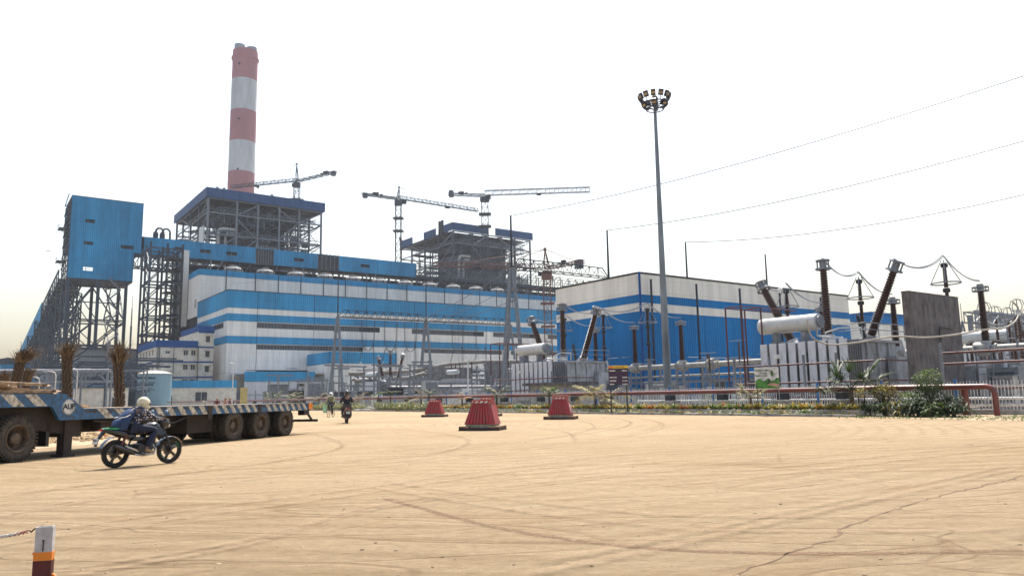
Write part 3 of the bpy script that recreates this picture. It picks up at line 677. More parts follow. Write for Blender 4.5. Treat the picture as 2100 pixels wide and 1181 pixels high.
# ================================================================ boilers
OFF = [0,12.7,22.4,32.5,42.2,53.4]; DEP = [0,16,32,48,62]; FL = [20,34,48,57.5,66.5,76.5,86.4,92.9]
BST = mat('dusty boiler steel', (.13,.16,.2), .6, 0, var=.4, scale=.5)
def boiler(a, b, label, full):
    o = framed('boiler_house', label, 'boiler house', a, b)
    for i, x in enumerate(OFF):
        for j, y in enumerate(DEP):
            if 0 < i < 5 and 0 < j < 4 and (i+j) % 2: continue
            MB().bar((x,y,0),(x,y,93.1),.8 if (i in (0,5) or j == 0) else .6).build('column', GALV if j == 0 and full else STEEL, o)
    for z in FL[3:]:
        for j, y in enumerate(DEP):
            if z == 92 and not full: pass
            MB().bar((0,y,z),(53.2,y,z),.5,.65).build('floor_beam', GALV if j == 0 else BST, o)
        for i, x in enumerate(OFF): MB().bar((x,0,z),(x,62,z),.4,.6).build('cross_beam', BST, o)
    # diagonal braces on the front and left faces
    def br(p, q): MB().bar(p, q, .42).build('brace', GALV, o)
    br((12.2,-.2,86),(21.7,-.2,91.8)); br((12.2,-.2,85.2),(21.7,-.2,76)); br((31.5,-.2,91.8),(41,-.2,86)); br((41,-.2,85.2),(31.5,-.2,76)); br((21.7,-.2,75.5),(12.2,-.2,66.5))
    br((41,-.2,76),(53,-.2,86)); br((53,-.2,75.5),(41,-.2,66)); br((0,-.2,66),(12.2,-.2,75.8)); br((21.7,-.2,66),(31.5,-.2,57)); br((41,-.2,86),(53,-.2,91.8))
    for (y0, y1) in ((0,16),(32,48)):
        for z0, z1 in ((85.6,92),(75.8,85.6),(66,75.8),(57,66)):
            br((-.2,y0,z1),(-.2,y1,z0)) if (z1 > 80) == (y0 == 0) else br((-.2,y0,z0),(-.2,y1,z1))
            br((53.4,y0,z0),(53.4,y1,z1))
    # furnace body and back-pass casing
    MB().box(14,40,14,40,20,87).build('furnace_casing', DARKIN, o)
    for k in range(5):
        MB().box(15+k*4.6,15+k*4.6+4.4,13.2,13.9,64,79 if k < 4 else 76).build('casing_panel', cladding('light casing sheet',(.42,.44,.47),.9), o)
    mb = MB(); rnd = random.Random(int(a))
    for k in range(1700):
        z = rnd.choice(FL[3:])+rnd.choice((-3,-1.5,0,1.1,2.2,3.5)); ax = rnd.random(); x = rnd.uniform(.5,50); y = rnd.choice((rnd.uniform(1,13),rnd.uniform(2,60))); L = rnd.uniform(3,14)
        if z > 91.5: continue
        if ax < .4: mb.bar((x,y,z),(min(x+L,53),y,z),rnd.uniform(.1,.3))
        elif ax < .65: mb.bar((x,y,z),(x,min(y+L,51),z),rnd.uniform(.15,.4))
        elif ax < .85: mb.bar((x,y,max(56,z-L*.5)),(x,y,z),rnd.uniform(.15,.5))
        else: mb.bar((x,y,z),(min(x+L*.8,53),y,min(92,z+L*.5)),.18)
    for k in range(70):
        z = rnd.choice(FL[3:-1]); x = rnd.uniform(0,44); y = rnd.choice((1,8,30,45)); mb.box(x,x+rnd.uniform(4,9),y,y+4,z+.5,z+.7)
    for k in range(26):
        x = rnd.uniform(2,50); y = rnd.uniform(3,12); z = rnd.uniform(58,78); mb.box(x,x+rnd.uniform(1,3),y,y+2,z,z+rnd.uniform(1,4))
    mb.build('inner_steelwork', BST, o, kind='stuff')
    mb = MB()
    for z in FL[3:-1]:
        for zz in (1.2,.65): mb.bar((0,-.6,z+zz+.4),(53.2,-.6,z+zz+.4),.09)
        for x in range(0,54,2): mb.bar((x,-.6,z+.4),(x,-.6,z+1.6),.08)
        for y in range(0,62,2): mb.bar((-.6,y,z+.4),(-.6,y,z+1.6),.08)
        for zz in (1.2,.65): mb.bar((-.6,0,z+zz+.4),(-.6,62,z+zz+.4),.09)
    mb.build('handrail', GALV, o, kind='stuff')
    P = mat('insulated white pipe', (.6,.58,.52), .5)
    mb = MB(); mb.sweep([(5.5,3,60),(5.5,3,78),(6.2,3,79.6),(7.5,3,80),(13,3,80)],.75,8); mb.sweep([(9,4,60),(9,4,77),(10,4,78.3),(13,4,78.3)],.65,8); mb.build('steam_pipe', P if full else WHITE, o, smooth=True)
    MB().lathe((30.5,-1,63.0),[(1.6,0),(1.6,7),(.9,7.6),(.9,9.5)],n=10).build('vent_silencer', GALV, o)
    MB().box(33,36.5,-2,1,61,68).build('equipment_cabin', GALV, o)
    MB().box(20,24,-2,1,61,66).build('equipment_cabin', STEEL, o)
    for k in range(4): MB().lathe((44.5+k*1.5,-2.5,58),[(.6,0),(.6,11),(.2,12)],n=8).build('upright_pipe', P, o)
    ztop, zb = 97.5, 93.1
    if full:
        for i in range(5): MB().box(OFF[i]-(1.4 if i==0 else 0)+.03,OFF[i+1]+(1.4 if i==4 else 0)-.03,-1.4,-1.1,zb,ztop).build('parapet_panel', DKBLUE, o)
        for j in range(4):
            MB().box(-1.4,-1.1,DEP[j]-(1.08 if j==0 else 0)+.03,DEP[j+1]+(1.4 if j==3 else 0)-.03,zb,ztop).build('parapet_panel', DKBLUE, o)
            MB().box(54.3,54.6,DEP[j]-(1.08 if j==0 else 0)+.03,DEP[j+1]-.03,zb,ztop).build('parapet_panel', DKBLUE, o)
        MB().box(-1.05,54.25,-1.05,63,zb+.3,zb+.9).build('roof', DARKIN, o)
        MB().box(-1.5,-.9,1,9,62,80).build('louvre_panel', WHITE, o); 
        for k in range(12): MB().bar((-.8,12,60+k*1.9),(-.8,26,60+k*1.9),.5,.7).build('louvre_slat', STEEL, o)
        mb = MB()
        for x in (3,6,28,43): mb.box(x,x+1,-1,0,ztop,ztop+.8)
        mb.bar((18,0,97),(30,0,98),.1)
        for x in range(19,31,1): mb.bar((x,-.4,96.5),(x,-.4,97.8),.1)
        mb.build('roof_fittings', GALV, o)
    else:
        for i, (x0, x1) in enumerate(((-1.4,12.2),(12.2,23.0),(27.5,41),(41,54.6))):
            MB().box(x0+.03,x1-.03,-1.4,-1.1,zb,ztop).build('parapet_panel', DKBLUE, o)
        for y0, y1, z in ((-1.05,8,0),(17,31,-1.2),(45,60,-2.4)): MB().box(-1.4,-1.1,y0,y1,zb+z*0,ztop+z*0).build('parapet_panel', DKBLUE, o)
        MB().box(-.9,53,6,61,93.2,93.6).build('roof', DARKIN, o)
        for y in (11,14): MB().tube((-.5,y,92),(-.5,y,101),.8,n=8).build('vent_pipe', STEELD, o)
        MB().sweep([(-.5,61,92),(-.5,61,98),(-.5,62.5,100)],.9,8).build('vent_pipe', STEELD, o)
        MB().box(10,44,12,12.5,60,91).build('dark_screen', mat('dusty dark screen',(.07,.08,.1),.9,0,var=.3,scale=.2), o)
    return o
boiler(85.5, 351.5, 'open steel boiler house with a full dark blue parapet in front of the chimney', True)
boiler(216.4, 353.7, 'unfinished steel boiler house with broken blue parapet under the flat crane', False)

# ================================================================ chimney
CY = 600.0
top = A(503.5, 108, CY); bot_x = A(500.5, 395, CY); ch = thing('chimney', 'tall red and white banded power plant chimney with two flues', 'chimney', (top.x, CY, 0))
H_ = top.z; Rt = 26.0*CY/F; 
CRED = mat('faded chimney red', (.35,.145,.155), .8, 0, var=.12, scale=.06, streak=.3)
CWH = mat('weathered chimney white', (.48,.49,.5), .8, 0, var=.22, scale=.12, streak=.15)
zs = [H_] + [A(501, y, CY).z for y in (168, 231, 294, 356)] 
zs += [zs[-1]-(zs[-2]-zs[-1])*k for k in (1,2,3)]; zs = [z for z in zs if z > 1] + [0]
for i in range(len(zs)-1):
    r1 = Rt*(1+.00035*(H_-zs[i])); r2 = Rt*(1+.00035*(H_-zs[i+1]))
    MB().lathe((0,0,0),[(r2,zs[i+1]),(r1,zs[i])],n=40).build('painted_band', CWH if i % 2 else CRED, ch, smooth=True)
MB().lathe((0,0,0),[(Rt+.1,H_-7.5),(Rt+.9,H_-7),(Rt+.9,H_-5.8),(Rt+.1,H_-5.4)],n=40).build('collar', CRED, ch)
for x, dz in ((-4.9,6.5),(5.1,3.5)): MB().lathe((x,0,0),[(4.3,H_-1),(4.3,H_+dz),(4.0,H_+dz),(4.0,H_+dz-3)],n=20).build('flue', mat('flue steel',(.3,.33,.36),.6,.2), ch, smooth=True)
mb = MB(); mb.tube((9.3,-2,H_-1),(9.3,-2,H_+6),.15,n=5); mb.tube((8.8,-4,H_-1),(8.8,-4,H_+4.5),.15,n=5); mb.build('lightning_rod', STEELD, ch)
for (px, py) in ((491,131),(490,244),(488,347),(521,378)):
    p = A(px, py, CY-Rt); MB().box(p.x-top.x-.7,p.x-top.x+.7,-math.sqrt(max(1,(Rt*1.03)**2-(p.x-top.x)**2))-.3,-math.sqrt(max(1,(Rt*1.02)**2-(p.x-top.x)**2))+1,p.z-.8,p.z+.8).build('inspection_opening', TDARK, ch)
# ================================================================ tower cranes
def crane(name_label, base, top_z, apex_h, tipL, tipR, mt, mastw, jib_t=.28, flat=False, counter='L', cabside=1):
    """mast at base (x,y); boom runs from tipL to tipR (world points) through the mast top; counter names the counterweight end."""
    o = thing('tower_crane', name_label, 'crane', (base[0], base[1], 0))
    B = Vector((base[0], base[1], 0)); cz = top_z
    L = Vector(tipL)-B; Rr = Vector(tipR)-B; C0 = Vector((0,0,cz))
    cw, jb = (L, Rr) if counter == 'L' else (Rr, L)
    z_to = cz-2
    mb = MB(); lattice(mb, (0,0,0), (0,0,z_to), mastw, mastw, int(z_to/(mastw*1.3)), mastw*.1); mb.build('mast', mt, o)
    MB().lathe((0,0,z_to-1.5),[(mastw*.75,0),(mastw*.75,2.4)],n=12).build('slewing_ring', mt, o)
    for zz in (z_to-9, z_to-16): MB().box(-mastw*.95,mastw*.95,-mastw*.95,mastw*.95,zz,zz+.35).build('climbing_collar', mt, o)
    n = int((jb-C0).length/2.4)
    mb = MB(); h = mastw*(.75 if flat else .62); up_ = Vector((0,0,h/2))
    lattice(mb, C0+up_, jb+up_, mastw*.6, h, n, jib_t, tri=not flat); mb.build('jib', mt, o)
    mb = MB(); lattice(mb, C0, cw, mastw*.7, mastw*.35, max(4,int((cw-C0).length/2.4)), jib_t); mb.build('counter_jib', mt, o)
    d = (cw-C0).normalized()
    c = cw - d*1.6; M = Matrix.Rotation(math.atan2(d.y, d.x), 3, 'Z')
    MB().cbox(c+Vector((0,0,-.6 if not flat else .4)), 2.2, mastw*.7, 2.6 if not flat else 3.8, M).build('counterweight', mat('crane counterweight',(.12,.13,.15),.8), o)
    c = cw - d*7.5; e = 1 if mastw > 2.5 else .5; MB().cbox(c+Vector((0,0,1.1)), 3.0*e, 1.6*e, 1.4*e, M).cbox(c-d*3.2*e+Vector((0,0,.8)),1.2*e,1.2*e,1.0*e,M).build('winch', STEELD, o)
    j = (jb-C0).normalized(); side = Vector((-j.y, j.x, 0))
    MB().cbox(C0+j*2.6+side*(-cabside)*(mastw*.55)+Vector((0,0,-1.6)), 2.2*e,1.8*e,2.2*e,M).build('cab', STEELD, o)
    if not flat:
        ap = C0+Vector((0,0,apex_h))-j*-0.4; mb = MB()
        for s in (-.8,.8): mb.bar(C0+side*s-j*.9, ap, .3); mb.bar(C0+side*s+j*1.0, ap, .24)
        for k in range(1,6): mb.bar((C0+side*.8-j*.9).lerp(ap,k/6),(C0-side*.8+j*1.0).lerp(ap,k/6),.14)
        mb.cbox(ap,.9,.9,.9); mb.build('apex_frame', mt, o)
        mb = MB(); mb.tube(ap, C0.lerp(jb,.72)+up_*2,.09,n=4); mb.tube(ap, C0.lerp(jb,.36)+up_*2,.09,n=4); mb.tube(ap, C0.lerp(cw,.88),.09,n=4); mb.build('tie_rod', mt, o)
    t = .52 if flat else .6
    c = C0.lerp(jb, t); mb = MB(); mb.cbox(c+Vector((0,0,-.5)),2.4,1.6,.8,M); mb.build('trolley', STEELD, o)
    if flat:
        mb = MB(); c = C0.lerp(jb,.63)
        for s in (-.5,.5): mb.tube(c+j*s, c+j*s*.6+Vector((0,0,-46)), .05, n=4)
        mb.cbox(c+Vector((0,0,-47)),1,.6,1.6); mb.build('hoist_rope', WIRE, o)
    return o
def T(px, py, Y): return tuple(A(px, py, Y))
m4 = A(609, 372, 430); crane('grey tower crane with stayed jib rising behind the boiler house near the chimney', (m4.x, 430), m4.z, 10.5, T(474,386,440), T(688,353,414), CRANE, 2.9, counter='R')
m3 = A(817, 408, 400); crane('grey tower crane with stayed jib sloping down to the right between the two boiler houses', (m3.x, 400), m3.z, 6.5, T(743,398,389), T(980,434,431), CRANE, 2.9)
m2 = A(994, 401, 415); crane('flat-top tower crane with long level jib above the unfinished boiler house', (m2.x, 415), m2.z, 0, T(920,399,420), T(1210,394,405), CRANE, 3.6, flat=True)
m1 = A(1121, 550, 228); crane('short red lattice tower crane standing among the switchyard gantries', (m1.x, 228), m1.z, 5.8, T(890,547,243), T(1196,536,218), CRANER, 2.2, counter='R', jib_t=.2)

# ================================================================ blue building (GIS hall)
bb = framed('switchgear_hall', 'large deep blue shed with off-white bands near the roof', 'building', 62.5, 61.4)
LX, LY = 43.5, 15.0
rows = [(15.3,15.1,STEELD,-.08),(15.08,12.7,CREAM2,0),(12.68,11.75,BLUE2,.02),(11.73,10.75,CREAM2,0),(10.73,5.65,BLUE2,.02),(5.6,1.0,BLUE2,.02),(.98,0,BGREY,-.06)]
xs = [0,5.5,11,16.5,22,27.5,33,38.5,LX]
for z1, z0, mt, pr in rows:
    for i in range(len(xs)-1):
        x0, x1 = xs[i], xs[i+1]
        holed(MB(), x0+(.02 if i else .0), x1-.02, z0, z1, pr, .2, [(12.2,14.4,1.2,2.7),(20,24,0,3.4)] if z1 == 5.6 else []).build('wall_panel', mt, bb)
    for j in range(3):
        holed(MB(), .22+j*LY/3+.02, .22+(j+1)*LY/3-.02, z0, z1, pr, .2, ax='x').build('wall_panel', mt, bb)
MB().box(.2,LX,.2,LY,15.0,15.12).build('roof', STEEL, bb); MB().box(LX-.2,LX,.2,LY,0,15).build('rear_wall', BLUE2, bb)
MB().box(12.2,14.4,.1,.14,1.2,2.7).build('window', GLASS, bb)
MB().box(11.9,14.7,-.35,.0,2.75,2.9).build('window_hood', CONC, bb)
MB().box(20,24,.15,.18,0,3.4).build('roller_door', cladding('white roller door',(.5,.5,.5),.2), bb)
MB().box(-.12,.14,-.12,.0,0,15.2).build('corner_trim', NAVY, bb)
pole = thing('lightning_pole', 'slim dark lightning pole in front of the blue shed near its corner', 'pole', W(63.6,60.6), TH, 'slim dark poles along the blue shed')
MB().tube((0,0,0),(0,0,14.4),.11,n=6).tube((0,0,4.4),(0,0,14.4),.13,n=6).build('shaft', STEELD, pole)
for i, (x, t) in enumerate(((71.4,'second from the shed corner'),(79.6,'third from the shed corner'),(88,'fourth from the shed corner'),(97.5,'fifth from the shed corner'))):
    copy_tree(pole, W(x,60.6), label='slim dark lightning pole in front of the blue shed, '+t)
# building behind on the right
o = framed('office_block', 'pale office block with blue roof band behind the blue shed', 'building', 113, 66)
for i in range(6):
    x = i*6; holed(MB(), x+.03, x+5.97, 0, 10.25, 0, .25, [(x+1,x+1.9,5.2,7.4),(x+3,x+3.9,5.2,7.4),(x+1,x+1.9,1.6,3.6),(x+3,x+3.9,1.6,3.6)]).build('wall_panel', CREAM2, o)
    for wx in (1,3):
        for wz in (5.2,1.6): MB().box(x+wx,x+wx+.9,.15,.2,wz,wz+2.2).build('window', GLASS, o)
    MB().box(x+.02,x+5.98,-.15,.2,10.3,11.3).build('parapet_panel', BLUE2, o)
MB().box(-.15,.1,.25,24,9.65,11.1).build('parapet_panel', BLUE2, o); MB().box(0,.2,.3,24,0,9.6).build('wall_panel', CREAM2, o)
MB().box(.2,36,.25,24,9.6,10.9).build('roof', STEEL, o)
MB().box(22,34,8,18,10.9,12.2).build('penthouse', CREAM2, o); MB().box(21.8,34.2,7.8,18.2,12.25,13.2).build('penthouse_band', BLUE2, o)

o.scale = (1,1,1.18)
# ================================================================ takeoff gantries
def gantry(label, cols, b, zbeam, zpeak, beams, leg_r=.28, sp=3.2, tip_r=.16):
    o = framed('takeoff_gantry', label, 'gantry', cols[0], b)
    for a in cols:
        x = a-cols[0]
        for y in (-sp, sp):
            MB().tube((x,y,0),(x,y*.1,zbeam),leg_r,leg_r*.8,8).build('leg', GALV, o)
            for k in range(2, 12):  # flange rings
                if k % 4 == 2: z = zbeam*k/12; MB().lathe((x,y*(1-.9*z/zbeam),z-.15),[(leg_r*1.45,0),(leg_r*1.45,.3)],n=8).build('flange', GALV, o)
        MB().tube((x-2.2,0,0),(x-.1,0,zbeam),leg_r*.9,leg_r*.75,8).build('leg', GALV, o)
        MB().tube((x,0,zbeam-1.5),(x,0,zpeak),tip_r*1.2,tip_r*.8,7).build('peak', STEELD if zpeak > 27 else GALV, o)
        mb = MB()
        for k in (1,2,3): z = zbeam*k/4; yy = sp*(1-.9*z/zbeam); mb.bar((x,-yy,z),(x,yy,z),.16)
        for z in (zbeam-.3, zbeam-4): mb.lathe((x,-.5,z),[(.5,0),(.5,.25)],n=8)
        mb.build('cross_tie', GALV, o)
        mb = MB()
        for k in range(int(zbeam/.6)):
            z = 3+k*.6
            if z < zbeam: y = sp*(1-.9*z/zbeam); mb.bar((x-.3,y+.3,z),(x+.1,y+.3,z),.05)
        mb.bar((x-.3,sp+.2,2),(x-.3,.5,zbeam),.06); mb.build('ladder', GALV, o, kind='stuff')
    for x0, x1 in beams:
        x0 -= cols[0]; x1 -= cols[0]; mb = MB(); n = 9; e = 1.6
        for y in (-.9,.9):
            mb.bar((x0,0,zbeam),(x0+e,y,zbeam+.0),.13); mb.bar((x0,0,zbeam-.2),(x1,y*0,zbeam-.2),.02)
            mb.bar((x0+e,y,zbeam),(x1-e,y,zbeam),.16); mb.bar((x1-e,y,zbeam),(x1,0,zbeam),.13)
        mb.bar((x0,0,zbeam),(x0+e,0,zbeam+1.8),.15); mb.bar((x0+e,0,zbeam+1.8),(x1-e,0,zbeam+1.8),.16); mb.bar((x1-e,0,zbeam+1.8),(x1,0,zbeam),.15)
        for i in range(n):
            xa = x0+e+(x1-x0-2*e)*i/n; xb = x0+e+(x1-x0-2*e)*(i+1)/n; xm = (xa+xb)/2
            for y in (-.9,.9): mb.bar((xa,y,zbeam),(xm,0,zbeam+1.8),.09); mb.bar((xm,0,zbeam+1.8),(xb,y,zbeam),.09)
            mb.bar((xa,-.9,zbeam),(xb,.9,zbeam),.08)
        mb.build('beam', STEELD if zpeak > 27 else GALV, o)
    return o
g1 = gantry('galvanised three-legged gantry with two lattice beams in front of the striped hall', [77.2,103,131.5], 183, 22.3, 34.6, [(77.2,103),(103,131.5)], leg_r=.42, sp=4.2)
g2 = gantry('tall gantry row with a dark lattice beam running behind the blue shed', [76,98.8,121,148], 105, 23.3, 32.6, [(76,98.8)], leg_r=.4, sp=3.4, tip_r=.2)
# overhead shield wires and line conductors
def wire(name, label, p, q, sag, r=.03, grp=None, m_=WIRE, n=16):
    MB().sweep(catenary(p, q, sag, n), r, 4).build(name, m_, None, label=label, cat='wire', group=grp)
tops = [W(76,105,32.6), W(98.8,105,32.6), W(121,105,32.6), W(148,105,32.6)]
wire('shield_wire', 'overhead wire rising from the leftmost dark gantry peak to the upper right', tops[0], A(2300,88,60), 1.6, .06, 'overhead wires')
wire('shield_wire', 'overhead wire rising from the gantry peak above the shed edge to the right', tops[1], A(2300,232,75), 1.6, .07, 'overhead wires')
wire('shield_wire', 'overhead wire rising from the gantry peak right of the light mast', tops[2], A(2300,350,95), 2.2, .08, 'overhead wires')
wire('shield_wire', 'thin overhead wire sloping down from the gantry peak over the right end of the shed', tops[3], A(1690,600,130), 1.5, .02, 'overhead wires')
pk = [W(79,183,30.5), W(105,183,30.5), W(131,183,30.5)]
wire('shield_wire', 'overhead wire from the leftmost dark gantry peak down toward the striped hall', tops[0], W(63,232,36), 2, .02, 'overhead wires')
wire('shield_wire', 'overhead wire from the second dark gantry peak down toward the crane', tops[1], A(1112,550,260), 2, .02, 'overhead wires')
for k, (x, z) in enumerate(((118,22),(123,22),(128,22))):
    wire('line_conductor', ['dark conductor sloping from the far gantry beam to the near gantry, upper one','dark conductor sloping from the far gantry beam to the near gantry, middle one','dark conductor sloping from the far gantry beam to the near gantry, lower one'][k], W(x-20,183,21.8), W(77+k*5,105,24-k*.6), 1.2, .07, 'conductors between the gantries')
# droppers with V loops hanging from the far beams
dl = ['first','second','third','fourth','fifth']
for k, a in enumerate((86,92.5,98.5,113.5,121.5)):
    o = framed('dropper_conductor', 'looped dropper conductor under the far gantry beam, %s from the hall corner side' % dl[k], 'conductor', a, 183, 0); o['group'] = 'looped dropper conductors'
    for s in (0, .45):
        mb = MB(); mb.sweep([(-2,s,21.8),(-1.9,s,16.0),(-1.0,s,14.0),(0.1,s,13.8),(1.1,s,14.8),(1.5,s,17),(1.7,s,21.8)],.06,5).build('loop', WIRE, o)
        mb = MB(); mb.sweep([(-1.6,s,14.6),(-2.6,s,11),(-4,s-6,8.6),(-7,s-26,8.5)],.06,5); mb.sweep([(1.3,s,16),(1.5,s,9),(1.6,s,4.5)],.06,5); mb.build('dropper', WIRE, o)

# ================================================================ transformer yard
def insulator(mb, p, q, r0_, r1_, n_sheds, seg=12):
    p = Vector(p); q = Vector(q); L = (q-p).length; prof = []
    for i in range(n_sheds):
        t = i/n_sheds; r = r0_+(r1_-r0_)*t; h = L/n_sheds
        prof += [(r*.72, t*L), (r, t*L+h*.45), (r*.72, t*L+h*.62)]
    prof += [(r1_*.7, L)]
    mb.lathe(p, prof, (q-p), seg)
def crown(o, p, d, R_, name='corona_ring'):
    d = Vector(d).normalized(); p = Vector(p)
    mb = MB(); mb.torus(p, R_, R_*.16, d, 20, 6); mb.torus(p+d*R_*1.25, R_*.9, R_*.13, d, 20, 6)
    ref = d.cross(Vector((1,0,0))).normalized(); s2 = d.cross(ref)
    for k in range(6):
        t = k*math.pi/3; v_ = (ref*math.cos(t)+s2*math.sin(t))*R_*.9; mb.bar(p+v_, p+v_+d*R_*1.25, R_*.14)
    mb.lathe(p+d*R_*.1,[(R_*.5,0),(R_*.5,R_*1.3)],d,10)
    mb.build(name, GALV, o, smooth=False)
def transformer(label, a, b, rot=TH, grp='large grey generator transformers'):
    o = thing('transformer', label, 'transformer', W(a,b), rot, grp)
    MB().box(-2.6,3.0,-4.4,3.2,.0,.8).build('plinth', CONC, o)
    MB().box(-2.3,2.6,-3.5,3.0,.82,4.6).build('tank', TGREY, o)
    mb = MB()
    for y in (-3.5,-2.4,-1.3,.1,1.5,2.9): mb.box(-2.45,-2.3,y,y+.14,.85,4.6)
    for x in (-1.4,0,1.4): mb.box(x,x+.14,-3.65,-3.5,.85,4.6)
    mb.build('tank_stiffener', TGREY, o)
    MB().box(-2.45,2.75,-3.7,3.15,4.6,4.75).build('tank_cover', TGREY, o)
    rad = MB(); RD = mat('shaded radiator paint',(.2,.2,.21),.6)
    
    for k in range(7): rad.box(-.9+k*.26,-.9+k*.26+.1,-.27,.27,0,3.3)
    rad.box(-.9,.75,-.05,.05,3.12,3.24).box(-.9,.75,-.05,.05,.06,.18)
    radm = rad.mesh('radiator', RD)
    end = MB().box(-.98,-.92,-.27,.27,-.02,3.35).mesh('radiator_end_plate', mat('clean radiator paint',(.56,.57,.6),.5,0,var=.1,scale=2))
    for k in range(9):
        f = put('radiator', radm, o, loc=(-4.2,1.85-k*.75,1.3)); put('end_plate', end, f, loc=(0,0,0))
    MB().box(-5.2,-3.2,-4.2,2.5,.95,1.15).build('radiator_header', TGREY, o)
    mb = MB(); mb.tube((-3.3,-4.2,4.45),(-3.3,2.5,4.45),.14,n=8); mb.tube((-3.3,-3.0,4.4),(-2.2,-3.0,4.2),.12,n=8); mb.tube((-3.3,1.5,4.4),(-2.2,1.5,4.2),.12,n=8)
    for y in (-4,-2,0,2.2): mb.bar((-4.9,y,0),(-4.9,y,1.0),.14); mb.bar((-3.4,y,0),(-3.4,y,1.0),.14)
    mb.build('header_pipe', TGREY, o)
    MB().lathe((-3.5,-1.5,6.05),[(0,-.12),(.35,-.08),(.56,.0),(.58,.2),(.58,4.4),(.56,4.6),(.35,4.7),(0,4.74)],(0,1,0),20).build('conservator', TWHITE, o, smooth=True)
    mb = MB(); mb.lathe((-3.5,-1.6,6.05),[(.42,-.1),(.42,.02)],(0,1,0),16); 
    for k in range(10):
        t = k*math.pi/5; mb.cbox((-3.5+.47*math.cos(t),-1.63,6.05+.47*math.sin(t)),.07,.06,.07)
    mb.build('conservator_end_flange', GALV, o)
    for y in (-.4,1.9): MB().bar((-3.5,y,4.7),(-3.5,y,5.5),.5,.35).bar((-3.8,y,4.9),(-2.2,y,4.75),.2).box(-3.9,-3.1,y-.3,y+.3,4.7,4.85).build('conservator_support', GALV, o)
    mb = MB(); mb.sweep([(-3.3,-1.2,5.5),(-3.3,-1.2,5.1),(-2.8,-1.6,5.0),(-1.2,-1.8,5.0)],.07,6); mb.sweep([(-2.2,-3.8,4.8),(-2.2,-3.8,5.5),(-2.2,-2.2,5.6),(-1.8,-.9,5.4),(-1.8,-.9,4.7)],.06,6); mb.sweep([(2.4,-4,4.8),(2.6,-4.3,3),(2.6,-4.4,.9)],.08,6)
    mb.build('oil_pipe', TWHITE, o)
    # three big bushings: left leaning, upright, right leaning
    for (y0, y1, zt, nm_) in ((3.0,5.2,9.3,'bushing'),(0,0,10.2,'bushing'),(-3.2,-5.2,9.35,'bushing')):
        zb = 5.3 if y0 == 0 else 5.05
        p = Vector((0,y0,zb)); q = Vector((0,y1,zt)); d = (q-p).normalized(); t_ = Vector((0, y0*.82 if y0 else 0, 4.3))
        mb = MB(); mb.tube(t_, p-d*.1, .62 if y0 else .5, .42, 14); mb.lathe(p-d*.5,[(.5,0),(.5,.12),(.36,.14),(.36,.45),(.44,.46),(.44,.58)],d,14)
        bs = mb.build('bushing_turret', TGREY, o, smooth=True)
        mb = MB(); insulator(mb, p, q, .37, .29, 26, 14); bu = mb.build('bushing', PORC, o, smooth=True)
        mb = MB(); mb.tube(q-d*.1, q+d*.55, .2, .18, 10); mb.build('terminal', GALV, bu)
        crown(bu, q+d*.02, d, .5)
    # small side gear
    MB().box(-2.75,-2.35,-3.6,-2.6,1.2,2.6).build('marshalling_box', TGREY, o)
    MB().box(1.0,2.4,-4.3,-3.7,1.4,3.6).build('cooler_cabinet', TGREY, o)
    mb = MB(); insulator(mb, (-1.2,-3.4,4.8),(-1.2,-3.0,6.5),.19,.14,12,10); mb.build('small_bushing', mat('black insulator',(.02,.02,.022),.3), o)
    mb = MB()
    for z in (5.35,5.8):
        mb.tube((-2.4,-4.2,z),(2.6,-4.2,z),.03,n=5); mb.tube((-2.4,-4.2,z),(-2.4,-1.9,z),.03,n=5)
    for x in (-2.4,-.8,.9,2.6): mb.tube((x,-4.2,4.7),(x,-4.2,5.8),.03,n=5)
    mb.build('railing', GALV, o)
    return o
t2 = transformer('big grey transformer with white conservator drum behind the fan palm, nearest the firewall', 51, 31.3)
t1 = transformer('grey transformer with white conservator drum left of the light mast', 51, 61.5)

def arrester(loc, label, ztop=10.0, zpost=4.6):
    o = thing('surge_arrester', label, 'surge arrester', loc, TH, 'brown arresters under cone shaped corona rings')
    MB().tube((0,0,0),(0,0,zpost),.24,.2,8).build('post', GALV, o); MB().box(-.35,.35,-.35,.35,zpost,zpost+.12).build('base_plate', GALV, o)
    n = 3; h = (ztop-.4-zpost)/n
    for k in range(n):
        mb = MB(); insulator(mb, (0,0,zpost+.15+k*h),(0,0,zpost+k*h+h-.22),.17,.15,16,10); mb.build('insulator', PORC, o, smooth=True)
        MB().lathe((0,0,zpost+(k+1)*h-.2),[(.2,0),(.24,.1),(.24,.2),(.2,.3)],n=10).build('joint_flange', BLACK, o)
    mb = MB(); mb.torus((0,0,ztop-1.7),.92,.05,n=24,m=6)
    for k in range(4):
        t = k*math.pi/2+.4; mb.tube((.92*math.cos(t),.92*math.sin(t),ztop-1.7),(.16*math.cos(t),.16*math.sin(t),ztop-.1),.03,n=5)
    mb.build('corona_cone', GALV, o); return o
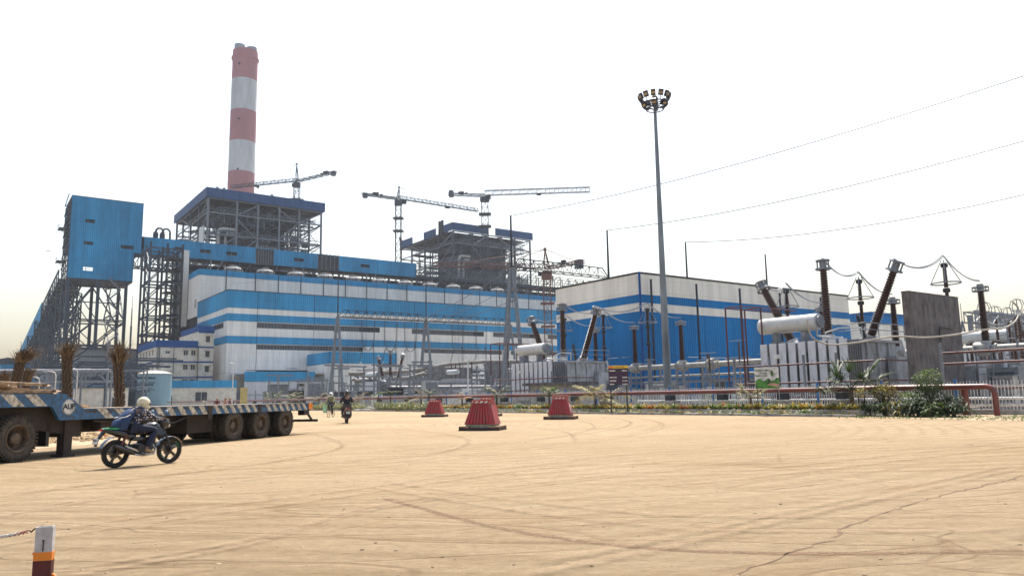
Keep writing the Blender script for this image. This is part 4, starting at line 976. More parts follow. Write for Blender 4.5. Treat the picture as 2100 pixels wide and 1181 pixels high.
def gis_bushing(loc, label, ztop=8.3, zb=4.6):
    o = thing('gas_bushing', label, 'bushing', loc, TH, 'brown upright bushings on the gas pipe')
    MB().lathe((0,0,zb-.55),[(.42,0),(.42,.2),(.3,.22),(.3,.4),(.36,.42),(.36,.55)],n=14).build('base_flange', TGREY, o)
    mb = MB(); insulator(mb,(0,0,zb),(0,0,ztop),.32,.24,26,12); mb.build('insulator', PORC, o, smooth=True)
    mb = MB(); mb.torus((0,0,ztop+.02),.5,.05,n=22,m=5); mb.torus((0,0,ztop+.28),.5,.05,n=22,m=5)
    for k in range(6):
        t = k*math.pi/3; mb.bar((.5*math.cos(t),.5*math.sin(t),ztop),(.5*math.cos(t),.5*math.sin(t),ztop+.28),.05)
    mb.lathe((0,0,ztop),[(.22,0),(.22,.5)],n=10); mb.build('corona_ring', GALV, o)
    mb = MB()
    for x in (-.45,.45):
        for y in (-.45,.45): mb.bar((x,y,0),(x*.8,y*.8,3.6),.1)
    for z in (.9,1.9,2.9):
        for s in (-.42,.42): mb.bar((-.42,s,z),(.42,s,z),.07); mb.bar((s,-.42,z),(s,.42,z),.07)
    mb.build('support_frame', GALV, o)
    return o
arr = [(54.5,52.6,'in front of the blue shed, right of the leaning bushing',10.0),(54.5,59.0,'in front of the blue shed, by the leaning bushing',10.0),(54.5,65.4,'left of the blue shed by the gantry',10.2),
       (54.5,24.4,'sticking up behind the dark firewall',10.2),(54.5,30.6,"between the near transformer's upright and right bushings",9.9),(54.5,36.9,"beside the near transformer's left bushing",9.9)]
for a, b, t, z in arr: arrester(W(a,b), 'arrester with cone shaped ring, '+t, z)
gb = [(58,51.5,'nearest the right side of the light mast',8.1),(58,58,'middle of three before the blue shed corner',8.2),(58,64.2,'leftmost before the blue shed, behind the leaning bushing',8.3),
      (58,23.7,'right of the dark firewall',8.1),(58,30,'just left of the dark firewall',7.9),(58,36,'behind the big upright bushing of the near transformer',7.9)]
for a, b, t, z in gb: gis_bushing(W(a,b), 'upright brown gas bushing, '+t, z)
# conductors: paired flexible leads between bushing tops
def lead(p, q, label, sag=.55):
    o = thing('flexible_lead', label, 'conductor', (0,0,0), 0, 'paired flexible leads between bushings')
    for s in (-.16,.16):
        off = Vector((s*.8,s,0)); P = catenary(Vector(p)+off+Vector((0,0,.25)), Vector(q)+off+Vector((0,0,.25)), sag, 12)
        MB().sweep(P, .038, 6).build('strand', ALU if True else WIRE, o)
P_t2 = [W(51,36.6,9.85), W(51,31.3,10.8), W(51,26.0,9.9)]; P_t1 = [W(51,66.8,9.85), W(51,61.5,10.8), W(51,56.2,9.9)]
A2 = [W(54.5,36.9,9.95), W(54.5,30.6,9.95), W(54.5,24.4,10.2)]; A1 = [W(54.5,65.4,10.2), W(54.5,59,10), W(54.5,52.6,10)]
B2 = [W(58,36,8.4), W(58,30,8.4), W(58,23.7,8.6)]; B1 = [W(58,64.2,8.8), W(58,58,8.7), W(58,51.5,8.6)]
for tag_, P_, A_, B_ in (('near', P_t2, A2, B2), ('far', P_t1, A1, B1)):
    for k, w_ in enumerate(('left', 'middle', 'right')):
        lead(P_[k], A_[k], 'paired grey leads from the %s bushing of the %s big transformer to its arrester' % (w_, tag_), .75)
        lead(A_[k], B_[k], 'paired grey leads from the %s arrester of the %s big transformer to its gas bushing' % (w_, tag_), .45)
# gas pipe line
GPP = mat('dusty cream pipe paint', (.34,.32,.28), .5, 0, var=.25, scale=2)
gp = framed('gas_insulated_pipe', 'long pale flanged pipe line at head height in front of the blue shed', 'pipe', 58, 18)
MB().tube((0,0,4.05),(0,29.2,4.05),.26,n=14).build('pipe', GPP, gp, smooth=True)
MB().tube((.0,29.3,4.05),(0,50,4.05),.26,n=14).build('pipe', GPP, gp, smooth=True)
MB().tube((1.1,22,3.1),(1.1,50,3.1),.11,n=10).build('lower_pipe', GPP, gp, smooth=True)
MB().tube((1.1,-6,3.1),(1.1,21.9,3.1),.14,n=10).build('lower_pipe', GPP, gp, smooth=True)
for y in (0,5,5.6,6.1,11.5,12,12.6,17.5,18,23,27,29,29.6,33,33.6,34.2,39.5,40,40.6,45.8,46.4,49.8):
    MB().lathe((0,y,4.05),[(.36,0),(.36,.12)],(0,1,0),14).build('flange', GPP, gp)
for y in (6,12.1,18.1,33.5,40,46.2): MB().lathe((0,y,4.05),[(.36,-.5),(.5,-.4),(.5,.4),(.36,.5)],(0,1,0),14).build('tee_chamber', GPP, gp, smooth=True)
for y in (3,9,15,20,26,31,36.5,43,49): MB().bar((0,y,0),(0,y,3.75),.22).bar((0,y,3.0),(1.1,y,2.9),.14).build('support_post', GALV, gp)
for y in (25,28.5,37,42): MB().sweep([(-.5,y,4.4),(-.5,y+2,4.5),(-.3,y+3,4.4)],.06,6).build('gas_line', GALV, gp)
MB().lathe((0,29.5,4.05),[(.3,0),(.55,.1),(.55,.7),(.3,.8)],(0,1,0),12).build('end_chamber', GPP, gp)

# firewall
fwl = framed('firewall', 'tall stained dark concrete firewall standing right of the big transformer', 'wall', 45.4, 22.5)
MB().box(0,6.3,0,.42,0,7.1).build('wall', CONCD, fwl)
MB().sweep([(3.2,-.1,0),(3.2,-.1,4.9),(3.3,-.1,5.05),(3.35,-.12,5.1),(5.0,-.12,5.0)],.04,6).build('conduit', BLACK, fwl)
MB().box(-.02,6.32,-.02,.44,7.1,7.16).build('coping', CONCD, fwl)
# second reactor bank at far right
t3 = transformer('grey transformer partly cut by the right edge behind red piping', 80.5, 31.0)
t3['label'] = 'third grey transformer with white drum at the far right behind red pipes'
# only the drum and boxes show there: remove tall leaning bushings of this copy
for c in [c for c in D.objects if c.parent == t3 and c.name.startswith('bushing')]:
    for g in [g for g in D.objects if g.parent == c]: D.objects.remove(g)
    D.objects.remove(c)
# forest of small switchgear at the far right
ins = thing('post_insulator', 'dark post insulator with looped ring in the right switchyard, first of the row', 'insulator', W(62,25.2), TH, 'dark post insulators of the right switchyard')
MB().tube((0,0,0),(0,0,2.6),.16,n=6).build('post', GALV, ins)
mb = MB(); insulator(mb,(0,0,2.6),(0,0,6.6),.17,.13,18,8); mb.build('insulator', PORC, ins, smooth=True)
mb = MB()
for s in (-.22,.22):
    mb.sweep([(s,-.35,6.9),(s,-.42,7.2),(s,-.3,7.6),(s,0,7.75),(s,.3,7.6),(s,.42,7.2),(s,.35,6.9),(s,0,6.75),(s,-.35,6.9)],.03,5)
mb.bar((-.22,0,6.75),(.22,0,6.75),.06); mb.bar((0,0,6.5),(0,0,7.7),.05); mb.build('corona_loop', GALV, ins)
sp_ = [(a_, a_*k_, s_) for a_, k_, s_ in ((64,.382,.95),(66,.371,1.05),(69,.407,1.0),(71,.378,.9),(74,.395,1.1),(76,.368,.95),(79,.418,1.0),(84,.372,1.15),(87,.404,1.2),(90,.385,1.1),(93,.418,1.2),(96,.37,1.25),(99,.395,1.3),(103,.41,1.3),(107,.38,1.35),(111,.4,1.35))]
for i, (a, b, s) in enumerate(sp_):
    copy_tree(ins, W(a,b), label=['dark post insulator with looped ring, %s of the right switchyard counted from the firewall' % w for w in ('second','third','fourth','fifth','sixth','seventh','eighth','ninth','tenth','eleventh','twelfth','thirteenth','fourteenth','fifteenth','sixteenth','seventeenth')][i], sc=s)
bt = framed('busbar_truss', 'grey steel bus support portal behind the right switchyard', 'gantry', 92, 39)
for x in (0,14,28): MB().bar((x,0,0),(x,0,9.5),.4).build('column', GALV, bt)
mb = MB(); lattice(mb,(0,0,9.3),(30,0,9.3),1.2,1.2,14,.14); mb.build('beam', GALV, bt)
MB().box(4,30,.8,1.2,8.2,10.4).build('sheet_panel', BGREY, bt)
for k in range(4): MB().tube((-6,-14+k*3.6,7.6+.2*k),(34,-14+k*3.6,7.6+.2*k),.07,n=5).build('busbar', ALU, bt)
ms = framed('lattice_mast', 'slim pointed lattice mast far behind the firewall', 'mast', 112, 48.5); ms.scale = (.62,.62,.62)
mb = MB()
for i,j in ((-1,-1),(1,-1),(1,1),(-1,1)): mb.bar((i*1.6,j*1.6,0),(i*.1,j*.1,17),.16)
for k in range(9):
    z = k*1.8; w = 1.6*(1-z/17.5); w2 = 1.6*(1-(z+1.8)/17.5)
    for (i,j),(i2,j2) in zip(((-1,-1),(1,-1),(1,1),(-1,1)),((1,-1),(1,1),(-1,1),(-1,-1))): mb.bar((i*w,j*w,z),(i2*w2,j2*w2,z+1.8),.09); mb.bar((i*w,j*w,z),(i2*w,j2*w,z),.09)
mb.tube((0,0,17),(0,0,21),.08,n=5); mb.build('lattice', GALV, ms)
# pale hanging cable crossing the firewall
mb = MB(); P = [A(x,y,Y) for x,y,Y in ((1655,655,46),(1665,690,46),(1700,706,46),(1760,702,45),(1830,690,43.5),(1900,692,42.5),(1960,686,42.5),(2020,676,43),(2060,672,44),(2085,655,44.5),(2088,632,45),(2075,618,45))]
Q = []
for j in range(len(P)-1):
    a0, a1, a2, a3 = P[max(j-1,0)], P[j], P[j+1], P[min(j+2,len(P)-1)]
    for k in range(4):
        s = k/4; Q.append(.5*((2*a1)+(a2-a0)*s+(2*a0-5*a1+4*a2-a3)*s*s+(3*a1-a0-3*a2+a3)*s**3))
mb.sweep(Q+[P[-1]], .05, 8); mb.build('hanging_cable', mat('pale cable sheath',(.4,.36,.3),.5), None, smooth=True, label='thick pale cable hanging across the dark firewall', cat='cable')

# red fire water frames around the transformers
MAROON = mat('dull maroon pipe', (.1, .022, .02), .5, 0, var=.4, scale=3)
def red_frame(label, a, b, L0, L1, dep, zs_, posts, tall=None):
    o = framed('spray_pipe_frame', label, 'pipe frame', a, b)
    for z in zs_:
        MB().tube((0,L0,z),(0,L1,z),.06,n=8).build('spray_pipe', MAROON, o)
        MB().tube((0,L0,z),(dep,L0,z),.05,n=6).build('spray_pipe', MAROON, o)
    for y in posts:
        MB().tube((-.25,y,0),(-.25,y,max(zs_)+.6),.09,n=8).build('post', GALV, o)
        for z in zs_: MB().bar((-.25,y,z-.35),(0,y,z),.05).build('bracket', GALV, o)
    mb = MB(); y = L0+.4
    while y < L1:
        for z in zs_: mb.tube((0,y,z),(.15,y,z+.22),.02,n=4)
        y += .9
    mb.build('nozzle', RED, o, kind='stuff')
    if tall:
        y0, y1, zt = tall; 
        for (x, y) in ((0,y0),(0,y1),(2.2,y0),(2.2,y1)): MB().tube((x,y,.5),(x,y,zt),.06,n=6).build('riser', MAROON, o)
        mb = MB()
        for x in (0,2.2): mb.tube((x,y0,zt),(x,y1,zt),.05,n=6)
        for y in (y0,y1): mb.tube((0,y,zt),(6.5,y,zt),.05,n=6)
        mb.build('top_ring', MAROON, o)
    return o
red_frame('red fire spray piping around the near big transformer', 44.6, 31.3, -7.5, 3.6, 4.5, (.95,1.9,3.1), (-7,-4.5,-2.2,.4,3.3), (2.6,4.0,7.4))
red_frame('red fire spray piping around the far big transformer', 44.8, 61.5, -6.5, 4.2, 4.5, (1.9,3.0), (-6,-2.5,1,4), (2.8,4.4,6.8))
red_frame('red fire spray piping at the far right behind the fence', 44.4, 13.6, -12, 7.0, 5, (1.35,3.3,2.7), (-9,-4,1,6.8))
# control kiosks and equipment cabinets in the yard
k_ = framed('kiosk', 'low concrete kiosk with a dark flat roof in front of the far big transformer', 'kiosk', 43.6, 52.6)
MB().box(0,3.2,0,5.0,0,2.3).build('wall', CONC, k_); MB().box(-.5,3.7,-.5,5.6,2.3,2.55).build('roof', CONCD, k_)
k_ = framed('cabinet', 'pale grey equipment cabinet near the dark information board', 'cabinet', 57, 52.5)
MB().box(0,1.4,0,3.4,0,2.6).build('body', TGREY, k_); MB().box(-.05,0,.4,1.5,.3,2.3).box(-.05,0,1.9,3.0,.3,2.3).build('door', WHITE, k_)
k_ = framed('steel_cabinet', 'bank of tall grey cabinets behind the blue shed pipe and fan palm', 'cabinet', 55.6, 20.5)
for i in range(9): MB().box(0,.8,i*1.0+.04,i*1.0+.96,.2,3.2 if i % 3 else 2.8).build('door_panel', [TGREY, GALV][i % 2], k_)

# ================================================================ high mast light
hp = A(1370, 803, 66); hm = thing('high_mast_light', 'tall tapered grey high mast with a ring of floodlights', 'light mast', (hp.x, 66, 0))
ht = A(1338, 214, 66).z
MPOLE = mat('weathered grey blue mast', (.2,.22,.24), .5, .4, var=.35, scale=1.2, streak=.2)
secs = [0, ht*.34, ht*.68, ht+.6]; rr = [.36,.29,.21,.13]
for i in range(3): MB().tube((0,0,secs[i]),(0,0,secs[i+1]),rr[i],rr[i+1]*1.02,16).build('shaft_section', MPOLE, hm, smooth=True)
MB().lathe((0,0,0),[(.6,0),(.6,.15)],n=12).build('base_flange', GALV, hm)
mb = MB(); mb.torus((0,0,ht),1.15,.06,n=28,m=6); mb.torus((0,0,ht-.5),.8,.05,n=24,m=6)
for k in range(6):
    t = k*math.pi/3; mb.bar((.15*math.cos(t),.15*math.sin(t),ht),(1.15*math.cos(t),1.15*math.sin(t),ht),.07); mb.bar((.15*math.cos(t),.15*math.sin(t),ht-.5),(1.15*math.cos(t),1.15*math.sin(t),ht),.05)
mb.build('carriage_ring', STEELD, hm)
MB().lathe((0,0,ht+.3),[(.28,0),(.32,.3),(.1,.6)],n=12).build('head_cap', STEELD, hm)
MB().tube((0,0,ht+.6),(0,0,ht+2.7),.03,.015,5).build('lightning_rod', GALV, hm)
fl = MB().cbox((0,0,0),.42,.2,.56); flm = fl.mesh('floodlight', BLACK); gl = MB().cbox((0,-.125,-.02),.42,.02,.22).mesh('lens', mat('amber glass lens',(.42,.3,.18),.15)); 
gr = MB()
for k in range(4): gr.cbox((0,-.14,-.12+k*.08),.44,.02,.012)
grm = gr.mesh('grille', BLACK)
for k in range(12):
    t = 2*math.pi*k/12+.26; f = put('floodlight', flm, hm, loc=(1.32*math.cos(t),1.32*math.sin(t),ht+.62), rot=(R(24),0,t+math.pi/2)); put('lens', gl, f); put('grille', grm, f)
    put('bracket', MB().bar((1.15*math.cos(t),1.15*math.sin(t),ht),(1.3*math.cos(t),1.3*math.sin(t),ht+.4),.05).mesh('bracket', STEELD), hm)
    if k % 2 == 0: f = put('floodlight', flm, hm, loc=(1.0*math.cos(t),1.0*math.sin(t),ht-.1), rot=(R(48),0,t+math.pi/2)); put('lens', gl, f); put('grille', grm, f)

# ================================================================ middle ground beyond the pipe, left half
t4 = copy_tree(t2, W(70,139), label='distant transformer with V shaped bushings below the far gantry')
for k, (a, b) in enumerate(((86,134),(94.5,125))):
    o = framed('station_transformer', ['grey finned transformer between two rough firewalls','grey finned transformer right of the middle firewall'][k], 'transformer', a-4, b); o['group'] = 'finned transformers between firewalls'
    MB().box(0,4,0,5.4,1.2,5.2).build('tank', TGREY, o)
    rm = MB().box(-1.2,-.1,0,.16,0,3.3).mesh('radiator_fin', TGREY)
    for i in range(13): put('radiator_fin', rm, o, loc=(0,i*.43,1.6))
    MB().box(-1.3,4,0,5.4,.0,.5).build('plinth', CONC, o); mb = MB()
    for i in range(4): mb.bar((-.9,i*1.6+.3,.5),(-.9,i*1.6+.3,1.6),.15)
    mb.build('radiator_stand', STEELD, o)
    for y in (1,2.7,4.4):
        mb = MB(); insulator(mb,(2,y,5.2),(2,y,8.4),.2,.16,12,8); mb.build('bushing', PORC, o)
    MB().lathe((1.2,.5,6.6),[(.5,0),(.5,4)],(0,1,0),12).build('conservator', TWHITE, o, smooth=True)
FWG = mat('rough grey block wall',(.2,.19,.185),.9,0,var=.35,scale=1.2,bump=.6)
for k, (a, b, L, h) in enumerate(((80,141.5,11,7.8),(88,131.5,11,8.6),(97,122.5,11,7.4))):
    o = framed('block_firewall', ['rough grey firewall left of the finned transformers','rough grey firewall between the finned transformers','rough grey firewall right of the finned transformers'][k], 'wall', a, b)
    for i in range(3): MB().box(i*L/3+.02,(i+1)*L/3-.02,0,.4,0,h).build('wall_panel', FWG, o)
# pipe bridges and steel frames in front of the hall
def rack(label, a, b, L, zs_, dep=2.6, step=6.0, rz=TH, diag=True, mt=GALV, grp='pipe racks'):
    o = thing('pipe_rack', label, 'pipe rack', W(a,b), rz, grp); n = int(L/step)
    for i in range(n+1):
        x = i*step
        for y in (0,dep): MB().bar((x,y,0),(x,y,max(zs_)),.3).build('post', mt, o)
    mb = MB()
    for z in zs_:
        for y in (0,dep): mb.bar((0,y,z),(L,y,z),.28,.35)
        for i in range(n+1): mb.bar((i*step,0,z),(i*step,dep,z),.2)
    mb.build('rail', mt, o)
    if diag:
        for i in range(n):
            if i % 2 == 0: MB().bar((i*step,-.05,.3),((i+1)*step,-.05,zs_[0]),.16).bar(((i+1)*step,-.05,.3),(i*step,-.05,zs_[0]),.16).build('cross_brace', mt, o)
    if len(zs_) > 1:
        mb = MB(); z0, z1 = zs_[0], zs_[-1]
        for i in range(n): mb.bar((i*step,-.02,z0),((i+.5)*step,-.02,z1),.12); mb.bar(((i+.5)*step,-.02,z1),((i+1)*step,-.02,z0),.12)
        mb.build('web', mt, o)
    for k, y in enumerate((.5,1.2,2.0)): MB().tube((0,y,max(zs_)+.3),(L,y,max(zs_)+.3),.16+.05*(k%2),n=8).build('pipe', [TGREY, RED, ALU][k], o)
    return o
rack('long trussed pipe bridge at the foot of the striped hall behind the far gantry', 88, 196, 72, (5.0,8.0), 3)
rack('low pipe rack crossing behind the distant transformer', 72, 160, 48, (4.2,5.6), 2.4, diag=False)
rack('low pipe rack at the foot of the far firewalls', 60, 118, 36, (3.0,), 2, 5)
DUL = mat('dull grey beige duct', (.24,.22,.2), .85, 0, var=.3, scale=1.5, spec=.2)
pb = framed('large_bus_duct', 'thick pale bent duct in front of the rough firewalls', 'duct', 66, 150)
MB().sweep([(0,0,6.6),(14,0,7.2),(24,0,8.8),(34,0,9.6),(46,0,9.8)],.42,12).build('duct', DUL, pb, smooth=True)
MB().sweep([(0,-3,5.0),(12,-3,5.6),(16,-3,6.6),(20,-3,5.4),(20.5,-3,.5)],.45,12).build('elbow_duct', DUL, pb, smooth=True)
for x in (2,12,22,32,42): MB().bar((x,0,0),(x,0,6.6+x*.06),.4).build('support_post', GALV, pb)
# generic cabinets, columns and steel behind the pipe to read as dense plant
mb_names = ['tall grey electrical cabinet', 'squat pale cabinet', 'dark boxed valve station']
rnd = random.Random(5)
pos = []
for i in range(30):
    px = 610+i*15+rnd.uniform(-6,6); Y = rnd.uniform(115,165); g_ = A(px, 700, Y)
    if g_.x/Y < .04: pos.append((g_.x, Y, rnd.choice((0,1,2)), rnd.uniform(.8,1.4)))
cmesh = [MB().box(-.9,.9,-.5,.5,.2,3.2).mesh('body', TGREY), MB().box(-1.2,1.2,-.6,.6,.1,2.0).mesh('body', WHITE), MB().box(-1,1,-.8,.8,0,2.4).mesh('body', STEELD)]
dmesh = [MB().box(-.8,-.04,-.54,-.5,.4,3.0).box(.04,.8,-.54,-.5,.4,3.0).mesh('door', GALV), MB().box(-1.1,1.1,-.64,-.6,.3,1.8).mesh('door', TGREY), MB().box(-.9,.9,-.84,-.8,.2,2.2).mesh('door', BLACK)]
ordw = ['first','second','third','fourth','fifth','sixth','seventh','eighth','ninth','tenth','eleventh','twelfth','thirteenth','fourteenth','fifteenth','sixteenth','seventeenth','eighteenth','nineteenth','twentieth','twenty-first','twenty-second','twenty-third','twenty-fourth','twenty-fifth','twenty-sixth','twenty-seventh','twenty-eighth','twenty-ninth','thirtieth','thirty-first','thirty-second','thirty-third','thirty-fourth']
for i, (x, y, k, s) in enumerate(pos):
    o = thing('yard_cabinet', '%s in the yard behind the red pipe, %s from the annex side' % (mb_names[k], ordw[i]), 'cabinet', (x,y,0), TH, 'cabinets in the yard behind the red pipe')
    put('body', cmesh[k], o); put('door', dmesh[k], o); o.scale = (s,s,s)
for i in range(26):
    px = 600+i*18+rnd.uniform(-8,8); Y = rnd.uniform(110,175); g_ = A(px, 700, Y); h = rnd.uniform(3.5,7)
    o = thing('steel_post_frame', 'slender galvanised frame in the yard behind the red pipe, %s from the annex side' % ordw[i], 'steel frame', (g_.x,Y,0), TH, 'slender galvanised frames in the yard')
    L = rnd.uniform(2,6); MB().bar((0,0,0),(0,0,h),.2).build('post', GALV, o); MB().bar((L,0,0),(L,0,h),.2).build('post', GALV, o)
    MB().bar((-.4,0,h),(L+.4,0,h),.22).build('cross_beam', GALV, o); MB().bar((0,0,h*.55),(L,0,h*.55),.12).build('cross_beam', GALV, o)
    if rnd.random() < .5: MB().bar((0,0,.3),(L,0,h*.55),.1).bar((L,0,.3),(0,0,h*.55),.1).build('cross_brace', GALV, o)

# ================================================================ more switchyard furniture between the transformers
rnd = random.Random(21)
def stand_(kind, a, b, label):
    o = framed(['marshalling_kiosk','cable_ladder_frame','instrument_post','valve_cabinet'][kind], label, ['cabinet','cable ladder','post','cabinet'][kind], a, b)
    if kind == 0:
        MB().box(0,.7,0,1.1,.4,2.0).build('body', TGREY, o); MB().box(-.03,0,.05,.53,.5,1.9).build('door', GALV, o); MB().box(-.03,0,.57,1.05,.5,1.9).build('door', GALV, o)
        MB().box(-.1,.8,-.1,1.2,2.0,2.08).build('rain_hood', GALV, o); MB().box(.1,.6,.1,1.0,0,.4).build('plinth', CONC, o)
    elif kind == 1:
        L = rnd.uniform(2.5,4.5)
        for y in (0,.9): MB().bar((0,y,0),(0,y,L),.08).build('stile', GALV, o)
        mb = MB(); z = .4
        while z < L: mb.bar((0,0,z),(0,.9,z),.05); z += .45
        mb.build('rung', GALV, o, kind='stuff')
    elif kind == 2:
        L = rnd.uniform(2.5,5.0); MB().tube((0,0,0),(0,0,L),.07,n=6).build('post', GALV, o); mb = MB(); insulator(mb,(0,0,L),(0,0,L+1.4),.11,.09,8,8); mb.build('insulator', PORC, o)
        MB().bar((-.1,-.8,L+1.5),(-.1,.8,L+1.5),.05).build('bus_bar', ALU, o); MB().box(-.25,.0,-.2,.2,1.2,1.8).build('meter_box', TGREY, o)
    else:
        MB().box(0,1.2,0,1.8,.1,2.6).build('body', GALV, o); MB().box(-.04,0,.2,1.6,.4,2.3).build('louvre_door', STEEL, o); MB().tube((.6,.9,2.6),(.6,.9,3.6),.1,n=8).build('vent', TGREY, o)
places = [(47,39),(47.5,42),(49,44),(46.5,48.5),(52,40),(53,43),(55,39.5),(56,46),(52,49),(60,44),(60,40),(60.5,35),(60,50),(60.5,55),(60,61),(56,68),(52,70),(49,71),(47,73),(46,52),(50,19.2),(53,20),(56,21),(60,23),(62,23.2),(65,25.5),(58,22),(67,25.4),(69,28),(52,21),(72,27),(75,30),(49,74),(53,77),(56,74)]
kn = ['grey marshalling kiosk','upright cable ladder','slim insulator post','tall louvred cabinet']
zn = lambda b: 'in the right yard beyond the firewall' if b < 30 else ('between the two big transformers' if b < 57 else 'left of the far big transformer')
cnt = {}
for i, (a, b) in enumerate(places):
    k = (2,1,0,3,2,1)[i % 6]; key = (k, zn(b)); cnt[key] = cnt.get(key, 0)+1
    stand_(k, a, b, '%s %s, %s by distance' % (kn[k], zn(b), ['nearest','second','third','fourth','fifth','sixth','seventh'][cnt[key]-1]))
# low pipes and cable trays
for i, (a, z, L0, L1) in enumerate(((46.5,.7,37,54),(53.6,2.3,36,56),(59.6,2.6,20,66),(61,1.6,30,60),(56.6,1.2,6,24),(52,2.0,4,18))):
    o = framed('cable_tray', ['low cable tray at the front of the yard between transformers','raised tray behind the light mast','long raised tray before the blue shed','low tray at the foot of the blue shed','low tray in the right corner yard','raised tray in the right corner yard'][i], 'cable tray', a, L0)
    MB().box(-.2,.2,0,L1-L0,z,z+.12).build('tray', GALV, o)
    y = .5
    while y < L1-L0: MB().bar((0,y,0),(0,y,z),.09).build('tray_post', GALV, o); y += 3.2
# dark poles and thin jumpers in the right yard
for i, (a, b, h) in enumerate(((63,24.2,7.5),(66,26.8,7),(70,26.4,8),(73,29.8,8.6),(78,30,9),(86,33,10),(91,37.5,11),(98,38,11))):
    o = framed('yard_pole', 'tall thin grey pole of the right switchyard, %s from the fence side' % ['first','second','third','fourth','fifth','sixth','seventh','eighth'][i], 'pole', a, b)
    MB().tube((0,0,0),(0,0,h*.8),.09,.06,6).build('shaft', GALV, o); MB().bar((0,-1.1,h*.62),(0,1.1,h*.62),.09).build('cross_arm', STEELD, o); MB().bar((0,-.8,h*.5),(0,.8,h*.5),.07).build('cross_arm', STEELD, o)
for i in range(9):
    a0 = 60+i*4; p = W(a0, a0*.372, 6.4+.2*(i%3)); q = W(a0+9, (a0+9)*.41, 7.2)
    wire('jumper_wire', 'thin jumper wire of the right switchyard, %s counted from the fence' % ['first','second','third','fourth','fifth','sixth','seventh','eighth','ninth'][i], p, q, .7, .035, 'right switchyard jumpers')
# a second bank of small dark bushings and pipework in the corner behind the fence
vb = framed('valve_bank', 'grey oil valve bank with dark upright bushings behind the right fence', 'equipment', 58, 21.6)
MB().box(0,3.4,0,4.2,.4,2.6).build('tank', TGREY, vb)
for i in range(5): MB().box(-.14,-.0,.2+i*.8,.3+i*.8,.4,2.6).build('stiffener', TGREY, vb)
for i, (x, y) in enumerate(((.7,.6),(.7,2.0),(.7,3.4),(2.6,.6),(2.6,2.2),(2.6,3.6))):
    mb = MB(); insulator(mb,(x,y,2.6),(x,y,4.6),.17,.13,12,8); f = mb.build('bushing', PORC, vb); MB().torus((x,y,4.7),.22,.03,n=14,m=5).build('ring', GALV, f)
MB().tube((-.4,-1,3.0),(-.4,6,3.0),.16,n=8).build('pipe', TGREY, vb); MB().tube((-.7,-1,2.1),(-.7,6,2.1),.1,n=8).build('pipe', TGREY, vb)
for y in (0,2,4): MB().bar((-.5,y,0),(-.5,y,2.9),.12).build('support', GALV, vb)
# rating plates, valves and drain pipes on the two big transformers
for t in (t1, t2):
    MB().box(-5.23,-5.2,.4,1.0,3.6,3.9).build('rating_plate', WHITE, t)
    for y in (-3.0,-1.0,1.2): MB().lathe((-5.1,y,1.05),[(.12,-.12),(.16,-.06),(.16,.06),(.12,.12)],(0,1,0),10).build('valve_wheel', MAROON, t)
    MB().sweep([(-5.15,2.6,1.1),(-5.35,2.9,1.1),(-5.35,3.0,.2)],.07,6).build('drain_pipe', TGREY, t)
    MB().box(-2.8,-2.31,-1.4,-.4,1.4,2.9).build('control_box', TWHITE, t)
    MB().box(-5.2,-3.2,-4.3,2.4,.5,.62).build('skid_beam', BLACK, t)
    for y in (-3.2,-1.1,1.0): MB().box(-5.0,-3.3,y-.2,y+.2,.62,.93).build('fan_housing', BLACK, t)
# bare conduit and small junction boxes on the blue shed
for x in (4,15.5,26,36): MB().box(x,x+.35,-.14,-.0,2.0,2.6).build('junction_box', GALV, bb); MB().tube((x+.17,-.08,2.6),(x+.17,-.08,5.5),.04,n=5).build('conduit', GALV, bb)
# ================================================================ annex, tank and low building on the left
an = framed('service_building', 'four storey cream service building with dark blue bands at the hall corner', 'building', 45, 238)
z_ = [0,3.9,7.9,12.2,16.4]
def slab_band(z0, z1, pr): 
    MB().box(-pr,13,-pr,.2,z0,z1).build('blue_band', NAVY, an); MB().box(-pr,.2,.2,12.2,z0,z1).build('blue_band', NAVY, an)
wz = [(2.2,3.6),(6.2,7.7),(10.2,11.7),(14.2,15.7)]
for k in range(4):
    z0, z1 = z_[k]+.4, z_[k+1]-.02
    w = [(3.0,4.4,wz[k][0]+.4,wz[k][1]-.3),(8.6,10.1,*wz[k]),(11.0,12.5,*wz[k])]
    holed(MB(), 0, 13, z0, z1, 0, .25, w).build('wall_panel', PLAST, an)
    holed(MB(), .25, 12.2, z0, z1, 0, .25, [(1.4+i*2.1,2.2+i*2.1,*wz[k]) for i in range(5)], ax='x').build('wall_panel', PLAST, an)
    slab_band(z_[k], z_[k]+.38, .06)
    for w_ in w:
        f = MB().box(w_[0],w_[1],.05,.12,w_[2],w_[2]+.1).box(w_[0],w_[1],.05,.12,w_[3]-.1,w_[3]).box((w_[0]+w_[1])/2-.05,(w_[0]+w_[1])/2+.05,.05,.12,w_[2],w_[3]).box(w_[0],w_[0]+.08,.05,.12,w_[2],w_[3]).box(w_[1]-.08,w_[1],.05,.12,w_[2],w_[3]).build('window', WHITE, an)
        MB().box(w_[0],w_[1],.14,.17,w_[2],w_[3]).build('pane', GLASS, f)
        if w_[1]-w_[0] > 1.45: MB().box(w_[0]-.3,w_[1]+.3,-.5,-.01,w_[3]+.05,w_[3]+.2).build('sunshade', PLAST, an)
    for i in range(5): MB().box(.14,.17,1.4+i*2.1,2.2+i*2.1,*wz[k]).build('window', GLASS, an)
    MB().box(-.5,-.01,1,11.4,wz[k][1]+.05,wz[k][1]+.2).build('sunshade', PLAST, an)
MB().box(-.15,13.0,-.15,.25,16.4,18.3).build('parapet_panel', NAVY, an); MB().box(-.15,.2,.26,12.3,16.4,18.3).build('parapet_panel', NAVY, an)
MB().box(0,13,.25,12.2,16.3,16.5).build('roof', CONC, an)
MB().box(.26,13,12,12.2,0,16.3).build('rear_wall', PLAST, an)
